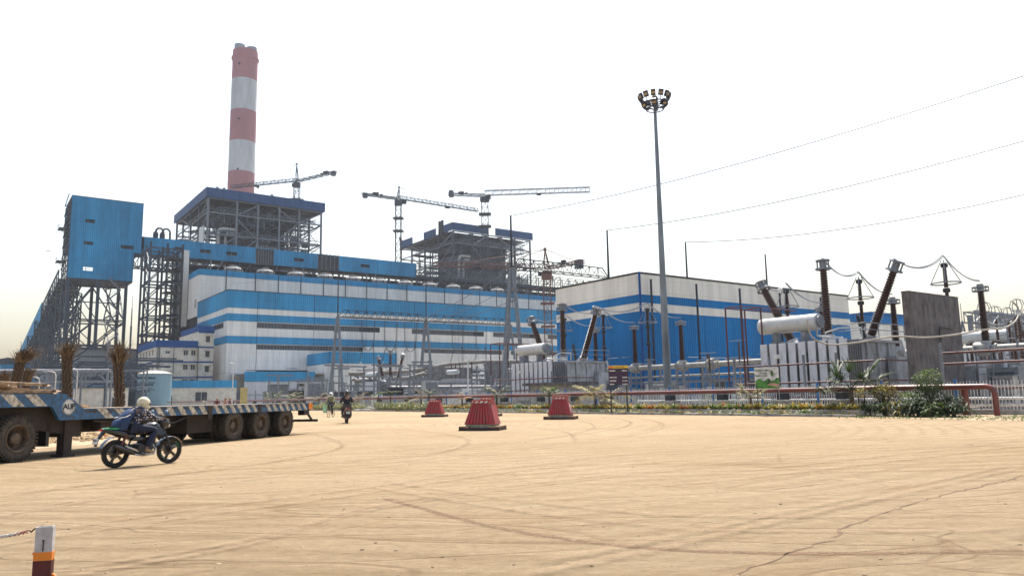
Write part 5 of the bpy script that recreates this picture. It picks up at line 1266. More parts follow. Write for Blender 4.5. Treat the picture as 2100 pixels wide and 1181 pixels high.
for k in range(5):
    ops_ = [(15.6,16.9,2.6+4.2*k-(2.6 if k==0 else 2.4)+1.4,2.6+4.2*k-2.4+3.0)] if k < 5 else []
    z0, z1 = (0 if k==0 else 4.2*k), 4.2*(k+1)-.42
    zz = [(o_[2],o_[3]) for o_ in ops_]
    holed(MB(), 13.04, 18.0, z0, z1, -.3, .25, [(15.4,16.8,z0+1.2,z0+2.9)]).build('stair_wall_panel', PLAST, an)
    MB().box(13.04,18.05,-.36,-.0,z1,z1+.4).build('blue_band', NAVY, an)
    MB().box(15.4,16.8,-.12,-.1,z0+1.2,z0+2.9).build('window', GLASS, an); MB().box(15.1,17.1,-.75,-.31,z0+2.95,z0+3.1).build('sunshade', PLAST, an)
    MB().box(13.04,13.25,-.04,11,z0,z1+.4).build('stair_wall_panel', PLAST, an)
MB().box(12.9,18.1,-.45,-.1,21.0,22.6).build('parapet_panel', NAVY, an); MB().box(12.9,13.3,-.1,10,21.0,22.6).build('parapet_panel', NAVY, an)
mb = MB()
for x in (.6,1.1,5.5): mb.tube((x,-.15,0),(x,-.15,16.4),.09,n=6)
mb.tube((13.0,-.45,0),(13,-.45,17),.1,n=6); mb.build('downpipe', STEELD, an)
an.scale = (.88,2.2,1.055)
# tank
tp = A(317, 800, 196); tk2 = thing('storage_tank', 'pale cyan round storage tank beside the service building', 'tank', (tp.x, 196, 0))
CY_ = mat('pale cyan tank paint', (.2,.32,.37), .6, 0, var=.1, scale=.3, streak=.3)
MB().lathe((0,0,0),[(4.0,0),(4.0,8.6)],n=32).build('shell', CY_, tk2, smooth=True); MB().lathe((0,0,8.6),[(4.1,0),(4.1,.15),(2.2,.75),(0,1.0)],n=32).build('roof', PLAST, tk2)
mb = MB(); mb.torus((0,0,9.7),4.0,.05,n=32,m=4)
for k in range(20): t = k*math.pi/10; mb.bar((4*math.cos(t),4*math.sin(t),8.7),(4*math.cos(t),4*math.sin(t),9.7),.06)
mb.build('railing', GALV, tk2); mb = MB(); mb.sweep([(-4.4,-.8,0),(-4.4,-.8,7.6),(-4.0,-.8,8.2)],.16,6); mb.build('side_pipe', NAVY, tk2)
mb = MB()
for r_, (x0, n_) in enumerate(((-1.2,8),(-1.7,12))):
    for k in range(n_):
        x = x0+k*.3; y = -math.sqrt(16.1-x*x)
        if k not in (4,): mb.cbox((x,y-.01,5.0-r_*.45),.16,.04,.24)
mb.build('painted_lettering', STEELD, tk2)
# low building
lb = thing('gate_building', 'single storey cream building with blue parapet before the hall', 'building', W(42.6,215), TH); lb.scale = (1,1,1.16)
x0_ = 0
for (x0, x1, hol) in ((0,7,[(1.4,2.6,0,2.6)]),(7,13,[(8.3,11.3,1.2,3.4)]),(13,19,[])):
    holed(MB(), x0+.02, x1-.02, 0, 4.4, 0, .25, hol).build('wall_panel', PLAST, lb)
    MB().box(x0+.02,x1-.02,-.2,.2,4.42,6.1).build('parapet_panel', BLUE, lb)
MB().box(-.2,.1,.22,10,4.42,6.1).build('parapet_panel', BLUE, lb); MB().box(0,.25,.27,10,0,4.4).build('wall_panel', PLAST, lb); MB().box(.1,19,.26,10,4.4,5.8).build('roof', CONC, lb)
MB().box(1.4,2.6,.1,.16,0,2.6).build('door', STEELD, lb); f = MB().box(8.3,11.3,.12,.18,1.2,3.4).build('window', GLASS, lb); MB().box(9.75,9.85,.05,.11,1.2,3.4).build('mullion', WHITE, f)
MB().box(8,11.6,-.4,-.01,3.5,3.65).build('sunshade', PLAST, lb)
# ================================================================ left edge: grey plant sheds, conveyors, pipe rack
def shed(label, cx, Y, w, d, h, mt, rh=0, rz=TH):
    o = thing('plant_shed', label, 'building', (cx, Y, 0), rz)
    n = max(2, int(w/5))
    for i in range(n): MB().box(-w/2+i*w/n+.03,-w/2+(i+1)*w/n-.03,0,.25,0,h).build('wall_panel', mt, o)
    for i in range(2): MB().box(-w/2,-w/2+.2,.27+i*d/2,.27+(i+1)*d/2-.04,0,h).build('wall_panel', mt, o)
    MB().prism([(-w/2-.3,h),(w/2+.3,h),(0,h+max(rh,.3))], -.3, d+.3).build('roof', STEEL, o); return o
def PX(px, Y): return A(px, 800, Y).x
GSH = cladding('grey shed sheet', (.24,.26,.28), 1.0)
shed('distant blue shed at the far left edge', PX(12,330), 330, 26, 20, 19, BLUE, 3)
shed('grey transfer house under the tower legs', PX(150,262), 262, 18, 14, 12, GSH, 2)
shed('grey bunker shed between the tower and the service building', PX(232,268), 268, 26, 14, 20, mat('grey concrete silo wall',(.26,.26,.26),.8), 1)
shed('blue grey low shed behind the trunk of the middle palm', PX(185,170), 170, 13, 9, 6.6, mat('blue grey sheet',(.14,.2,.27),.7), .6)
shed('white low cabin behind the palms', PX(212,150), 150, 9, 6, 4.4, PLAST, .3)
ch2 = framed('hopper_chute', 'dark grey sloping hopper and chute under the tower', 'hopper', 47, 262)
MB().add([(0,0,17),(9,0,17),(9,8,17),(0,8,17),(3,3,8),(6,3,8),(6,5,8),(3,5,8)],[(0,1,2,3),(7,6,5,4),(0,4,5,1),(1,5,6,2),(2,6,7,3),(3,7,4,0)]).build('hopper', STEEL, ch2)
MB().bar((-18,3,6),(2,4,15),2.2,2.4).build('conveyor_box', STEEL, ch2)
for x in (0,9):
    for y in (0,8): MB().bar((x,y,0),(x,y,18),.5).build('leg', STEEL, ch2)
rack('long low pipe rack at the left behind the palms', -6, 168, 30, (5.4,7.2), 2.4, 5, TH-.4)
rack('second pipe rack further back on the left', -2, 190, 36, (4.5,8.2), 3, 6, TH-.4)
sh = None
for i, (px, Y, h) in enumerate(((8,95,5.0),(57,98,5.4),(80,90,4.6),(113,92,5.3),(157,100,6.0),(40,110,5.2))):
    o = thing('street_lamp', 'thin white curved street lamp behind the palms, %s from the left' % ['first','third','fourth','fifth','sixth','second'][i], 'street lamp', (PX(px,Y),Y,0), 0, 'white curved lamps by the left palms')
    MB().sweep([(0,0,0),(0,0,h-.5),(-.15,0,h-.15),(-.5,0,h),(-1.0,0,h+.05)],[.09,.07,.06,.05,.04],6).build('pole', WHITE, o); MB().cbox((-1.2,0,h+.03),.5,.2,.1).build('lamp_head', WHITE, o)
for i, (px, Y, h) in enumerate(((477,140,8.4),(960,120,7.8))):
    o = thing('lamp_post', ['white curved lamp post right of the low cream building','white curved lamp post before the finned transformers'][i], 'street lamp', (PX(px,Y),Y,0), 0)
    MB().sweep([(0,0,0),(0,0,h-.5),(-.15,0,h-.15),(-.5,0,h)],[.13,.1,.09,.07],8).build('pole', WHITE, o); MB().cbox((-.8,0,h-.02),.7,.25,.14).build('lamp_head', WHITE, o)
o = thing('antenna_mast', 'slim dark stepped antenna mast right of the tower legs', 'mast', (PX(262,235),235,0)); zt = A(262,605,235).z
MB().tube((0,0,0),(0,0,zt*.72),.34,.3,6).tube((0,0,zt*.72),(0,0,zt*.88),.2,.16,6).tube((0,0,zt*.88),(0,0,zt),.08,.05,5).build('shaft', STEEL, o)
MB().tube((-5,-3,0),(-5,-3,20),.5,n=8).build('grey_pipe_stack', GALV, o)
mb = MB(); rnd = random.Random(3)
for i in range(150):
    px = rnd.uniform(60,275); Y = rnd.uniform(150,245); x = PX(px,Y); z = rnd.uniform(1,13); L = rnd.uniform(3,12); t = rnd.random()
    if t < .45: mb.bar((x,Y,z),(x+L,Y+L*.7,z),rnd.uniform(.2,.5))
    elif t < .8: mb.bar((x,Y,0),(x,Y,z),rnd.uniform(.2,.5))
    elif t < .9: mb.bar((x,Y,z),(x+L*.7,Y+2,z+L*.5),.3)
    else: mb.box(x,x+rnd.uniform(1.5,5),Y,Y+3,z*.3,z*.3+rnd.uniform(1,4))
mb.build('distant_plant_steelwork', STEEL, None, kind='stuff', label='hazy mass of distant pipes and steelwork behind the palms')
mb = MB()
for i in range(170):
    px = rnd.uniform(500,1150); Y = rnd.uniform(150,226); x = PX(px,Y)
    if x/Y > .05 and Y > 190: continue
    z = rnd.uniform(1,8.5); L = rnd.uniform(2,8); t = rnd.random()
    if t < .5: mb.bar((x,Y,z),(x+L*.81,Y+L*.586,z),rnd.uniform(.12,.35))
    elif t < .85: mb.bar((x,Y,0),(x,Y,z),rnd.uniform(.15,.35))
    else: mb.box(x,x+rnd.uniform(1,4),Y,Y+2,0,rnd.uniform(1.5,4))
mb.build('distant_yard_steelwork', GALV, None, kind='stuff', label='mass of small distant pipes and frames at the foot of the striped hall')

# ================================================================ fence, big red pipe, planting
fe = framed('picket_fence', 'long white picket fence with blue posts behind the red pipe', 'fence', 42.5, 0)
mb = MB(); b = -6.0
while b < 112:
    if not (2 < 0): mb.box(-.02,.02,b,b+.03,.25,1.72+random.uniform(-.02,.02))
    b += .16 if b < 75 else .24
mb.build('picket', WHITE, fe, kind='stuff')
for z in (.5,1.45): MB().box(.02,.06,-6,112,z,z+.05).build('rail', WHITE, fe)
FBL = mat('blue fence paint',(.03,.16,.42),.5)
b = -5.0
while b < 110: MB().box(-.05,.05,b,b+.12,0,1.85).build('post', FBL, fe); b += 4.0
MB().box(-.1,.2,-6,112,0,.25).build('plinth', CONC, fe)
rp = framed('red_pipeline', 'thick red oxide pipeline on concrete blocks running along the planting bed', 'pipe', 40.9, 0)
b = 17.0; zc = 1.42
while b < 200:
    L = 11.8 if b+11.8 < 200 else 200-b
    MB().tube((0,b,zc),(0,b+L,zc),.14,n=14).build('pipe_section', RED, rp, smooth=True); MB().lathe((0,b+L-.04,zc),[(.155,0),(.155,.1)],(0,1,0),14).build('weld_collar', RED, rp); b += 11.8
MB().sweep([(0,17.3,zc),(0,16.9,zc),(0,16.65,zc-.1),(0,16.55,zc-.35),(0,16.55,0)],[.135]*5,14).build('elbow', RED, rp, smooth=True)
MB().tube((1.6,19,zc+.05),(1.6,27,zc+.05),.13,n=12).build('side_pipe', RED, rp, smooth=True)
MB().sweep([(1.6,19.0,zc+.05),(1.4,18.8,zc+.05),(.1,18.8,zc)],.13,12).build('side_pipe', RED, rp, smooth=True)
MB().tube((.6,18.2,0),(.6,18.2,zc-.1),.17,n=12).build('upright_pipe', RED, rp, smooth=True)
for i, b in enumerate([19.6,24.5,28.4,33,37.6,44.0,48,52.5,58,64,70,77,84,92,100,109,120,132,145]):
    MB().box(-.45,.45,b-.55,b+.55,0,.82+random.uniform(-.04,.04)).build('concrete_block', CONC, rp)
    MB().box(-.25,.25,b-.28,b+.28,.86,zc-.17).build('saddle', STEELD, rp)
lowp = framed('white_ground_pipes', 'pair of low white pipes seen through the fence', 'pipe', 43.6, 14)
for k, z in enumerate((.45,.8)): MB().tube((k*.5,0,z),(k*.5,30,z),.07,n=8).build('pipe', WHITE, lowp, smooth=True)
# leaves helpers
def blade(mb, p, d, L, w, droop, n=4, nrm=None):
    p = Vector(p); d = Vector(d).normalized(); s = d.cross(Vector((0,0,1)))
    s = s.normalized() if s.length > .05 else Vector((1,0,0)); vs = []
    for i in range(n+1):
        t = i/n; q = p + d*L*t + Vector((0,0,-droop*L*t*t)); ww = w*(1-t)**.6*.5 if t > .25 else w*.5*(.6+1.6*t)
        if i < n: vs += [q - s*ww, q + s*ww]
        else: vs += [q]
    fs = [(2*i,2*i+1,2*i+3,2*i+2) for i in range(n-1)] + [(2*n-2,2*n-1,2*n)]
    mb.add(vs, fs)
def leafmat(name, c1, c2, rough=.55):
    m = mat(name, c1, rough, 0, var=.3, scale=7); 
    rp = [x for x in m.node_tree.nodes if x.type == 'VALTORGB'][0]; rp.color_ramp.elements[0].color = (*c2, 1); rp.color_ramp.elements[1].color = (*c1, 1)
    b = m.node_tree.nodes['Principled BSDF']; b.inputs['Transmission Weight'].default_value = 0
    n = m.node_tree.nodes; l = m.node_tree.links; tr = n.new('ShaderNodeBsdfTranslucent'); mx = n.new('ShaderNodeMixShader'); mx.inputs[0].default_value = .35
    l.new(rp.outputs[0], tr.inputs[0]); out = [x for x in n if x.type == 'OUTPUT_MATERIAL'][0]; l.new(b.outputs[0], mx.inputs[1]); l.new(tr.outputs[0], mx.inputs[2]); l.new(mx.outputs[0], out.inputs[0]); return m
LG = leafmat('leaf green', (.11,.17,.025), (.035,.07,.012)); LY = leafmat('yellow green leaf', (.4,.3,.04), (.13,.13,.02)); LO = leafmat('orange dry leaf', (.5,.2,.04), (.2,.08,.02)); LD = leafmat('dark green leaf', (.04,.075,.02), (.02,.035,.012)); LS = leafmat('straw frond', (.25,.18,.09), (.09,.065,.03)); TR = mat('palm trunk bark', (.085,.055,.034), .9, 0, var=.6, scale=14, bump=.8, bscale=18, dirt=(.04,.028,.018)); TW = leafmat('bleached frond', (.36,.34,.2),(.13,.14,.06))
def rosette(mb, p, r, n, droop=.5, up=.6, w=.06):
    for k in range(n):
        t = random.random()*6.28; e = up*random.uniform(.3,1.6); blade(mb, p, (math.cos(t),math.sin(t),e), r*random.uniform(.6,1.15), w*random.uniform(.7,1.3), droop*random.uniform(.5,1.4), 3)
mb1, mb2, mb3 = MB(), MB(), MB(); b = 22.0
while b < 68:
    for (a_, mbx, r) in ((38.95, None, .34),(39.6,None,.36)):
        mbx = random.choice((mb1, mb1, mb2, mb2, mb2, mb3)); rosette(mbx, W(a_+random.uniform(-.15,.15), b+random.uniform(-.15,.15), .3), r*2.0*random.uniform(.7,1.2), 20, .4, 1.2, w=.12)
    b += .24 if b < 50 else .32
b = 22.0
while b < 66:
    rosette(random.choice((mb1,mb1,mb2)), W(37.65+random.uniform(-.25,.3), b, .06), .5*random.uniform(.6,1.3), 18, .5, 1.0, w=.1); b += .22
mb1.build('green_bedding_plants', LG, None, kind='stuff', label='low green spiky plants along the planting bed'); mb2.build('yellow_bedding_plants', LY, None, kind='stuff', label='low yellow green plants along the planting bed'); mb3.build('orange_bedding_plants', LO, None, kind='stuff', label='low orange brown bedding plants along the bed')
hb = [MB(), MB()]; b = 66.0                              # clipped hedge on the far half
while b < 112:
    if not (79 < b < 83):
        for k in range(75):
            c = W(38.2+random.uniform(-.8,.9), b+random.uniform(-.3,.3), random.uniform(.1,1.0)*(.75+.25*math.sin(b*1.7))); t = random.random()*6.28
            blade(hb[random.random() < .35], c, (math.cos(t),math.sin(t),random.uniform(-.1,1.3)), random.uniform(.18,.36), .12, .3, 2)
    b += .3
hb[0].build('hedge', LG, None, label='loose low green hedge at the far end of the bed', cat='hedge'); hb[1].build('flowering_hedge_tips', LY, None, kind='stuff', label='yellow tips scattered through the far hedge')
mb = MB()
for i in range(60): p = W(37.8+random.uniform(-.6,.9), random.uniform(78.5,83.5), .1); rock(mb, p, random.uniform(.1,.3))
for i in range(60): p = W(37.3+random.uniform(-.3,.9), random.uniform(23,33), .05); rock(mb, p, random.uniform(.05,.16))
mb.build('bed_rubble', CONC, None, kind='stuff', label='broken concrete rubble in the planting bed')
# fan and feather palms along the bed
def palm(px, a, h, n, L, mt, label, kind='feather', th=.09, lean=0, name='palm_plant'):
    r = (px-1050)/F; b = a*(.81-.586*r)/(.586+.81*r); o = thing(name, label, 'palm', W(a,b), random.random()*6)
    MB().sweep([(0,0,0),(lean*.3,0,h*.5),(lean,0,h)],[th*1.3,th,th*.8],8).build('trunk', TR, o)
    for k in range(n):
        t = 6.28*k/n+random.uniform(-.3,.3); e = random.uniform(.15,1.7); d = Vector((math.cos(t),math.sin(t),e)).normalized(); Lk = L*random.uniform(.75,1.2)*(1.3 if px < 1300 else 1.1); mb = MB()
        P = [Vector((lean,0,h)) + d*Lk*s + Vector((0,0,-.45*Lk*s*s)) for s in (0,.2,.4,.6,.8,1.0)]
        mb.sweep(P, [.022,.02,.016,.012,.008,.004], 4)
        if kind == 'feather':
            for i in range(22):
                s = .15+.85*i/22; q = Vector((lean,0,h)) + d*Lk*s + Vector((0,0,-.45*Lk*s*s)); sd_ = d.cross(Vector((0,0,1))).normalized()
                for sg in (-1,1): blade(mb, q, sd_*sg + d*.7 + Vector((0,0,random.uniform(-.4,.25))), Lk*.34*(1.1-s*.7), .06, .5, 3)
        else:
            c = P[3]; sd_ = d.cross(Vector((0,0,1))).normalized(); upv = sd_.cross(d)
            for i in range(19):
                an_ = (i-9)/9*2.1; blade(mb, c, d*math.cos(an_)+sd_*math.sin(an_)+upv*random.uniform(-.1,.15), Lk*.5*random.uniform(.85,1.05), .035*Lk+.02, .18, 3)
        mb.build('frond', mt if random.random() < .8 else TW, o)
    return o
palm(1015,39.8,1.5,7,1.7,LD,'tall feathery palm with drooping dark fronds left of the rear barrier')
palm(1122,39.3,1.35,12,.95,LG,'small dark fan palm standing just above the right red barrier','fan')
palm(1215,39.6,1.1,9,2.1,LY,'bright yellow green feather palm before the dark information board')
palm(1240,39.9,.9,5,1.6,LS,'withered straw coloured palm beside the information board')
palm(1460,45,.8,9,1.6,LG,'green feathery palm behind the fence by the blue shed')
palm(1530,39.6,1.0,8,1.3,TW,'bleached fan palm left of the green poster','fan')
palm(1735,39.4,1.4,15,2.3,LD,'large shaggy dark fan palm before the big transformer','fan',.12)
palm(1800,39.9,1.2,4,1.2,LY,'thin yellowing palm right of the big fan palm')
palm(862,39.8,1.3,9,1.6,LS,'bleached feathery palm left of the rough firewalls')
palm(878,39.9,1.6,6,1.4,LD,'slender dark palm beside the bleached palm')
palm(735,39.8,1.1,9,1.7,LS,'straw feathery palm behind the far motorcyclist')
palm(775,39.8,1.7,6,1.2,LG,'thin green palm between straw palms')
palm(800,39.5,1.9,5,1.0,LD,'dark drooping young palm with bare trunk')
palm(945,39.8,1.2,5,.9,LO,'small brown withered palm left of the rear barrier')
palm(655,41,1.2,9,1.8,LS,'straw palm left of the cyclist')
palm(600,44,1.6,9,2.4,TW,'wide pale feather palm beyond the trailer tail')
palm(560,46,1.5,11,2.2,LD,'dark fan palm beyond the trailer deck','fan')
palm(845,41,1.0,6,1.3,LD,'small dark palm next to the bleached palm group')
# aloe-like shrubs and bush on the right
def clump(px, a, r, n, L, mt, label, up=.9, w=.1, z=.1):
    n = int(n*2.2); L *= 1.12; up = 1.1
    rr_ = (px-1050)/F; b = a*(.81-.586*rr_)/(.586+.81*rr_); c = W(a,b); mbs = MB()
    for k in range(n):
        rosette(mbs, Vector((random.uniform(-r,r),random.uniform(-r,r),z+random.uniform(0,.5))), L, 16, .75, up, w)
    o = thing('shrub', label, 'shrub', c); mbs.build('foliage', mt, o); MB().tube((0,0,0),(0,0,.5),.05,n=6).build('stem', TR, o); return o
clump(1770,38.6,.45,3,.75,LD,'dark strap leaved shrub at the left of the thick planting',.9,.09)
clump(1800,38.8,.5,4,.7,LG,'green strap leaved shrub in front of the yellow bush')
clump(1835,38.5,.55,5,.75,LY,'yellow green strap leaved shrub in the thick planting')
clump(1868,38.0,.6,6,.8,LD,'wide dark strap leaved shrub near the kerb end')
clump(1905,38.4,.55,5,.75,LG,'green strap leaved shrub under the round bush')
clump(1940,38.3,.45,4,.65,LD,'last dark shrub before the pipe elbow')
clump(1890,37.4,.3,3,.4,LG,'small low green tuft at the kerb end')
def bush(px, a, zc, rx, rz_, n, mt, label):
    rr_ = (px-1050)/F; b = a*(.81-.586*rr_)/(.586+.81*rr_); o = thing('bush', label, 'bush', W(a,b)); mb = MB()
    for i in range(n):
        v_ = Vector((random.gauss(0,1),random.gauss(0,1),random.gauss(0,1))).normalized()*random.uniform(.35,1)**.5
        q = Vector((v_.x*rx,v_.y*rx,zc+v_.z*rz_)); q += Vector((math.sin(q.z*9)*.06,math.cos(q.x*8)*.06,0))
        blade(mb, q, (v_.x+random.uniform(-.6,.6),v_.y+random.uniform(-.6,.6),random.uniform(-.3,1)), random.uniform(.08,.17), .07, .3, 2)
    mb.build('foliage', mt, o); mb = MB()
    for k in range(6): t = k; mb.sweep([(0,0,0),(.15*math.cos(t),.15*math.sin(t),zc*.5),(rx*.6*math.cos(t),rx*.6*math.sin(t),zc)],[.04,.03,.012],5)
    mb.build('branches', TR, o)
bush(1893,39.2,1.75,.75,.62,1500,LG,'round leafy bush rising above the red pipe')
bush(1893,39.0,.9,1.0,.7,1900,LD,'dark lower bush under the round leafy bush')
bush(1800,39.3,1.15,.7,.5,1300,LY,'yellow flowered bush reaching the red pipe')
bush(1755,39.6,1.2,.35,.3,300,LY,'small yellow bush tip beside the fan palm')
clump(1825,38.0,.5,4,.7,LD,'dark strap leaved shrub at the kerb before the yellow green one')
clump(1850,39.2,.6,4,.8,LG,'green strap leaved shrub behind the wide dark shrub')
clump(1925,39.0,.5,4,.75,LD,'dark shrub between the round bush and the pipe elbow')
bush(1938,39.4,.6,.6,.45,1000,LD,'low dark bush beside the concrete block at the pipe end')
bush(1850,39.5,.75,.7,.5,1200,LG,'low green bush in front of the pipe right of the yellow bush')
mb = MB()
for i in range(420): p = W(random.uniform(34.8,40),random.uniform(12,21.5),0); rosette(mb, p+Vector((0,0,.01)), .16*random.uniform(.5,1.3), 7, .3, 1.0, .03)
mb.build('verge_grass', LG, None, kind='stuff', label='thin low grass on the bare earth corner at the right')
# ================================================================ signs
def sgn(px, py0, py1, w, h, a, label): 
    r = (px-1050)/F; b = a*(.81-.586*r)/(.586+.81*r); return thing('sign_board', label, 'sign', W(a,b), 0)
s = sgn(1264,750,790,1.25,1.3,37.6,'dark information board with yellow header on two black posts'); Ys = s.location.y; zt = A(1264,750,Ys).z; zb = A(1264,789,Ys).z; wd = 40/F*Ys/2
PUR = mat('dark purple board',(.03,.012,.04),.5)
MB().box(-wd,wd,-.03,.03,zb,zt).build('board', PUR, s); MB().box(-wd+.3,wd+.01,-.045,-.031,zt-.17,zt+.02).build('header_strip', YELLOW, s); MB().box(-wd,-wd+.29,-.045,-.031,zt-.17,zt).build('logo_strip', ORANGE, s)
for x in (-wd*.82,wd*.8): MB().tube((x,0,0),(x,0,zb+.05),.045,n=8).build('post', BLACK, s)
mb = MB()
for k, (l1, l2) in enumerate(((.42,.36),(.0,.0),(.5,.36),(.46,.36),(.32,.36))):
    z = zt-.34-k*.235
    if l1: mb.box(-wd+.06,-wd+.06+l1,-.045,-.031,z-.035,z+.035); mb.box(wd-.08-l2,wd-.08,-.045,-.031,z-.04,z+.03)
mb.build('printed_lines', WHITE, s)
mb = MB()
for k in range(4): z = zt-.46-k*.235; mb.box(-wd,wd,-.04,-.031,z-.006,z+.006)
mb.build('row_lines', mat('violet line',(.2,.05,.15),.5), s)
mb = MB()
for k in range(9): mb.box(-wd+.36+k*.085,-wd+.42+k*.085,-.055,-.046,zt-.11,zt-.05)
mb.build('header_lettering', mat('brown print',(.25,.1,.01),.5), s)
s = sgn(1566,752,797,1.6,1.4,37.7,'green nature poster board with a hand and a leaf on thin posts'); Ys = s.location.y; zt = A(1566,753,Ys).z; zb = A(1566,797,Ys).z; wd = 49/F*Ys/2
MB().box(-wd,wd,-.02,.02,zb,zt).build('board', WHITE, s); GR = mat('printed green',(.06,.22,.03),.5,0,var=.8,scale=3.5)
hh = zt-zb; P = [(-wd+.01,zb+.01),(wd-.01,zb+.01),(wd-.01,zb+hh*.5)] + [(wd-.01-(2*wd-.02)*k/9, zb+hh*(.42+.08*math.sin(k*1.9))) for k in range(1,10)]
MB().prism(P, -.03, -.021).build('grass_print', GR, s)
MB().prism([(-.02,zb+hh*.16),(.1,zb+hh*.24),(.38,zb+hh*.26),(wd-.05,zb+hh*.2),(wd-.02,zb+.1),(.5,zb+.1),(.25,zb+hh*.15)], -.036, -.031).build('hand_print', mat('printed skin tone',(.5,.25,.2),.5), s)
MB().prism([(.28,zt-.16),(.36,zt-.24),(.38,zt-.42),(.3,zt-.55),(.22,zt-.42),(.21,zt-.26)], -.036, -.021).build('leaf_print', mat('printed dark green',(.04,.1,.01),.5), s)
mb = MB(); random.seed(11)
for rr_, x0, x1 in ((.2,-.68,.14),(.36,-.4,-.02),(.5,-.7,.05)):
    x = x0; mb.box(x0,x1,-.03,-.021,zt-rr_+.045,zt-rr_+.055)
    while x < x1: w = random.uniform(.03,.07); mb.box(x,x+w,-.03,-.021,zt-rr_-.04*random.random(),zt-rr_+.04); x += w+.03
mb.build('printed_text_rows', mat('green print',(.03,.09,.03),.5), s)
for x in (-wd*.85,wd*.95): MB().tube((x,.04,0),(x,.04,zb+.1),.022,n=6).build('post', [RUST, ALU][x > 0], s)
for i,(px,Y,c) in enumerate(((500,128,LY),(118,88,WHITE),(137,84,WHITE))):
    o = thing('small_sign', ['narrow yellow upright panel beyond the trailer','white warning board behind the left palms','white warning board nearer the middle palm'][i], 'sign', (PX(px,Y),Y,0), 0)
    hh = 3.6 if i == 0 else 1.9; MB().box(-.6 if i==0 else -.4,.6 if i==0 else .4,0,.06,.5 if i==0 else 1.0,hh).build('panel', mat('mustard panel',(.5,.38,.14),.7) if i==0 else WHITE, o); MB().bar((0,.1,0),(0,.1,1.2),.08).build('post', GALV, o)
    if i: MB().box(-.34,.34,-.01,-.001,1.55,1.8).build('red_strip', REDPAINT, o)

# ================================================================ plastic barriers
def barrier(px, py, label, rz=0, sc=1.0, tri=False, red_rail=False):
    p = G(px, py); o = thing('traffic_barrier', label, 'traffic barrier', (p.x, p.y+.6*sc, 0), rz, 'red plastic barriers on black bases'); o.scale = (sc,sc,sc)
    # dark plinth with lifted wooden corners
    MB().add([(-.86,-.62,0),(.86,-.62,0),(.86,.62,0),(-.86,.62,0),(-.84,-.6,.12),(.84,-.6,.12),(.84,.6,.12),(-.84,.6,.12)],[(0,3,2,1),(4,5,6,7),(0,1,5,4),(1,2,6,5),(2,3,7,6),(3,0,4,7)]).build('base', mat('dark brown rubber base',(.05,.02,.018),.7,0,var=.4,scale=6), o)
    MB().box(-.85,-.45,-.6,.6,.121,.18).build('base_edge', WOOD, o); MB().box(.45,.85,-.6,.6,.121,.18).build('base_edge', WOOD, o)
    MB().add([(-.62,-.44,.12),(.62,-.44,.12),(.62,.44,.12),(-.62,.44,.12),(-.6,-.42,.25),(.6,-.42,.25),(.6,.42,.25),(-.6,.42,.25)],[(4,5,6,7),(0,1,5,4),(1,2,6,5),(2,3,7,6),(3,0,4,7)]).build('dusty_skirt', mat('dusty grey skirt',(.3,.27,.2),.8,0,var=.3,scale=6), o)
    H0, H1 = .25, 1.08
    def sx(z): t = (z-H0)/(H1-H0); return .66+(.4-.66)*t
    def sy(z): t = (z-H0)/(H1-H0); return .44+(.2-.44)*t
    MB().add([(-.66,-.44,H0),(.66,-.44,H0),(.66,.44,H0),(-.66,.44,H0),(-.4,-.2,H1),(.4,-.2,H1),(.4,.2,H1),(-.4,.2,H1)],[(0,3,2,1),(4,5,6,7),(0,1,5,4),(1,2,6,5),(2,3,7,6),(3,0,4,7)]).build('body', REDPAINT, o)
    for s_ in (-1,1):
        for k in range(7):
            u_ = -.78+k*.215
            mb = MB(); z0, z1 = H0+.04, H1-.04; w = .075
            q = []
            for z in (z0,z1):
                x = u_*sx(z); y = s_*(sy(z)); q += [(x-w*sx(z)*1.2,y,z),(x+w*sx(z)*1.2,y,z),(x+w*sx(z),y+s_*.055,z),(x-w*sx(z),y+s_*.055,z)]
            mb.add(q,[(0,1,2,3),(7,6,5,4),(0,4,5,1),(1,5,6,2),(2,6,7,3),(3,7,4,0)]).build('rib', REDPAINT, o)
    MB().box(-.42,.42,-.22,.22,1.08,1.2).build('top_block', REDPAINT, o); MB().box(-.4,.4,-.2,.2,1.2,1.235).build('top_cap', mat('bright red plastic',(.5,.02,.015),.35), o)
    for s_ in (-1,1):
        MB().box(-.38,.38,s_*.225-.004,s_*.225+.004,1.1,1.185).build('reflective_strip', WHITE, o)
        mb = MB()
        for k in range(4): x = -.36+k*.2; mb.add([(x,s_*.231,1.102),(x+.09,s_*.231,1.102),(x+.15,s_*.231,1.183),(x+.06,s_*.231,1.183)],[(0,1,2,3)])
        mb.build('red_stripe', REDPAINT, o)
    if tri:
        mb = MB(); pts = [(.0,-.3,.42),(.0,.24,.42),(.0,.0,.92)]
        def onside(y, z): return Vector((sx(z)+.006, y, z))
        P3 = [onside(-.28,.4),onside(.22,.4),onside(.02,.85)]
        for k in range(3): mb.bar(P3[k],P3[(k+1)%3],.05,.02)
        mb.build('white_triangle', WHITE, o)
    if red_rail:
        mb = MB()
        for x in (-.42,.42):
            for y in (-.2,.2): mb.bar((x,y,1.2),(x,y,1.3),.03)
        for y in (-.2,.2): mb.bar((-.45,y,1.3),(.45,y,1.3),.03)
        mb.build('top_rail', mat('pale red rail',(.6,.2,.18),.4), o)
    return o
barrier(989,883,'nearest red ribbed barrier standing in the middle of the road', R(-14))
barrier(890,855,'leftmost red ribbed barrier', R(-10), .98)
barrier(999,854,'red ribbed barrier half hidden behind the nearest one', R(-12), 1.08)
barrier(1152,860,'rightmost red ribbed barrier with a white triangle on its end', R(-16), 1.05, True, True)
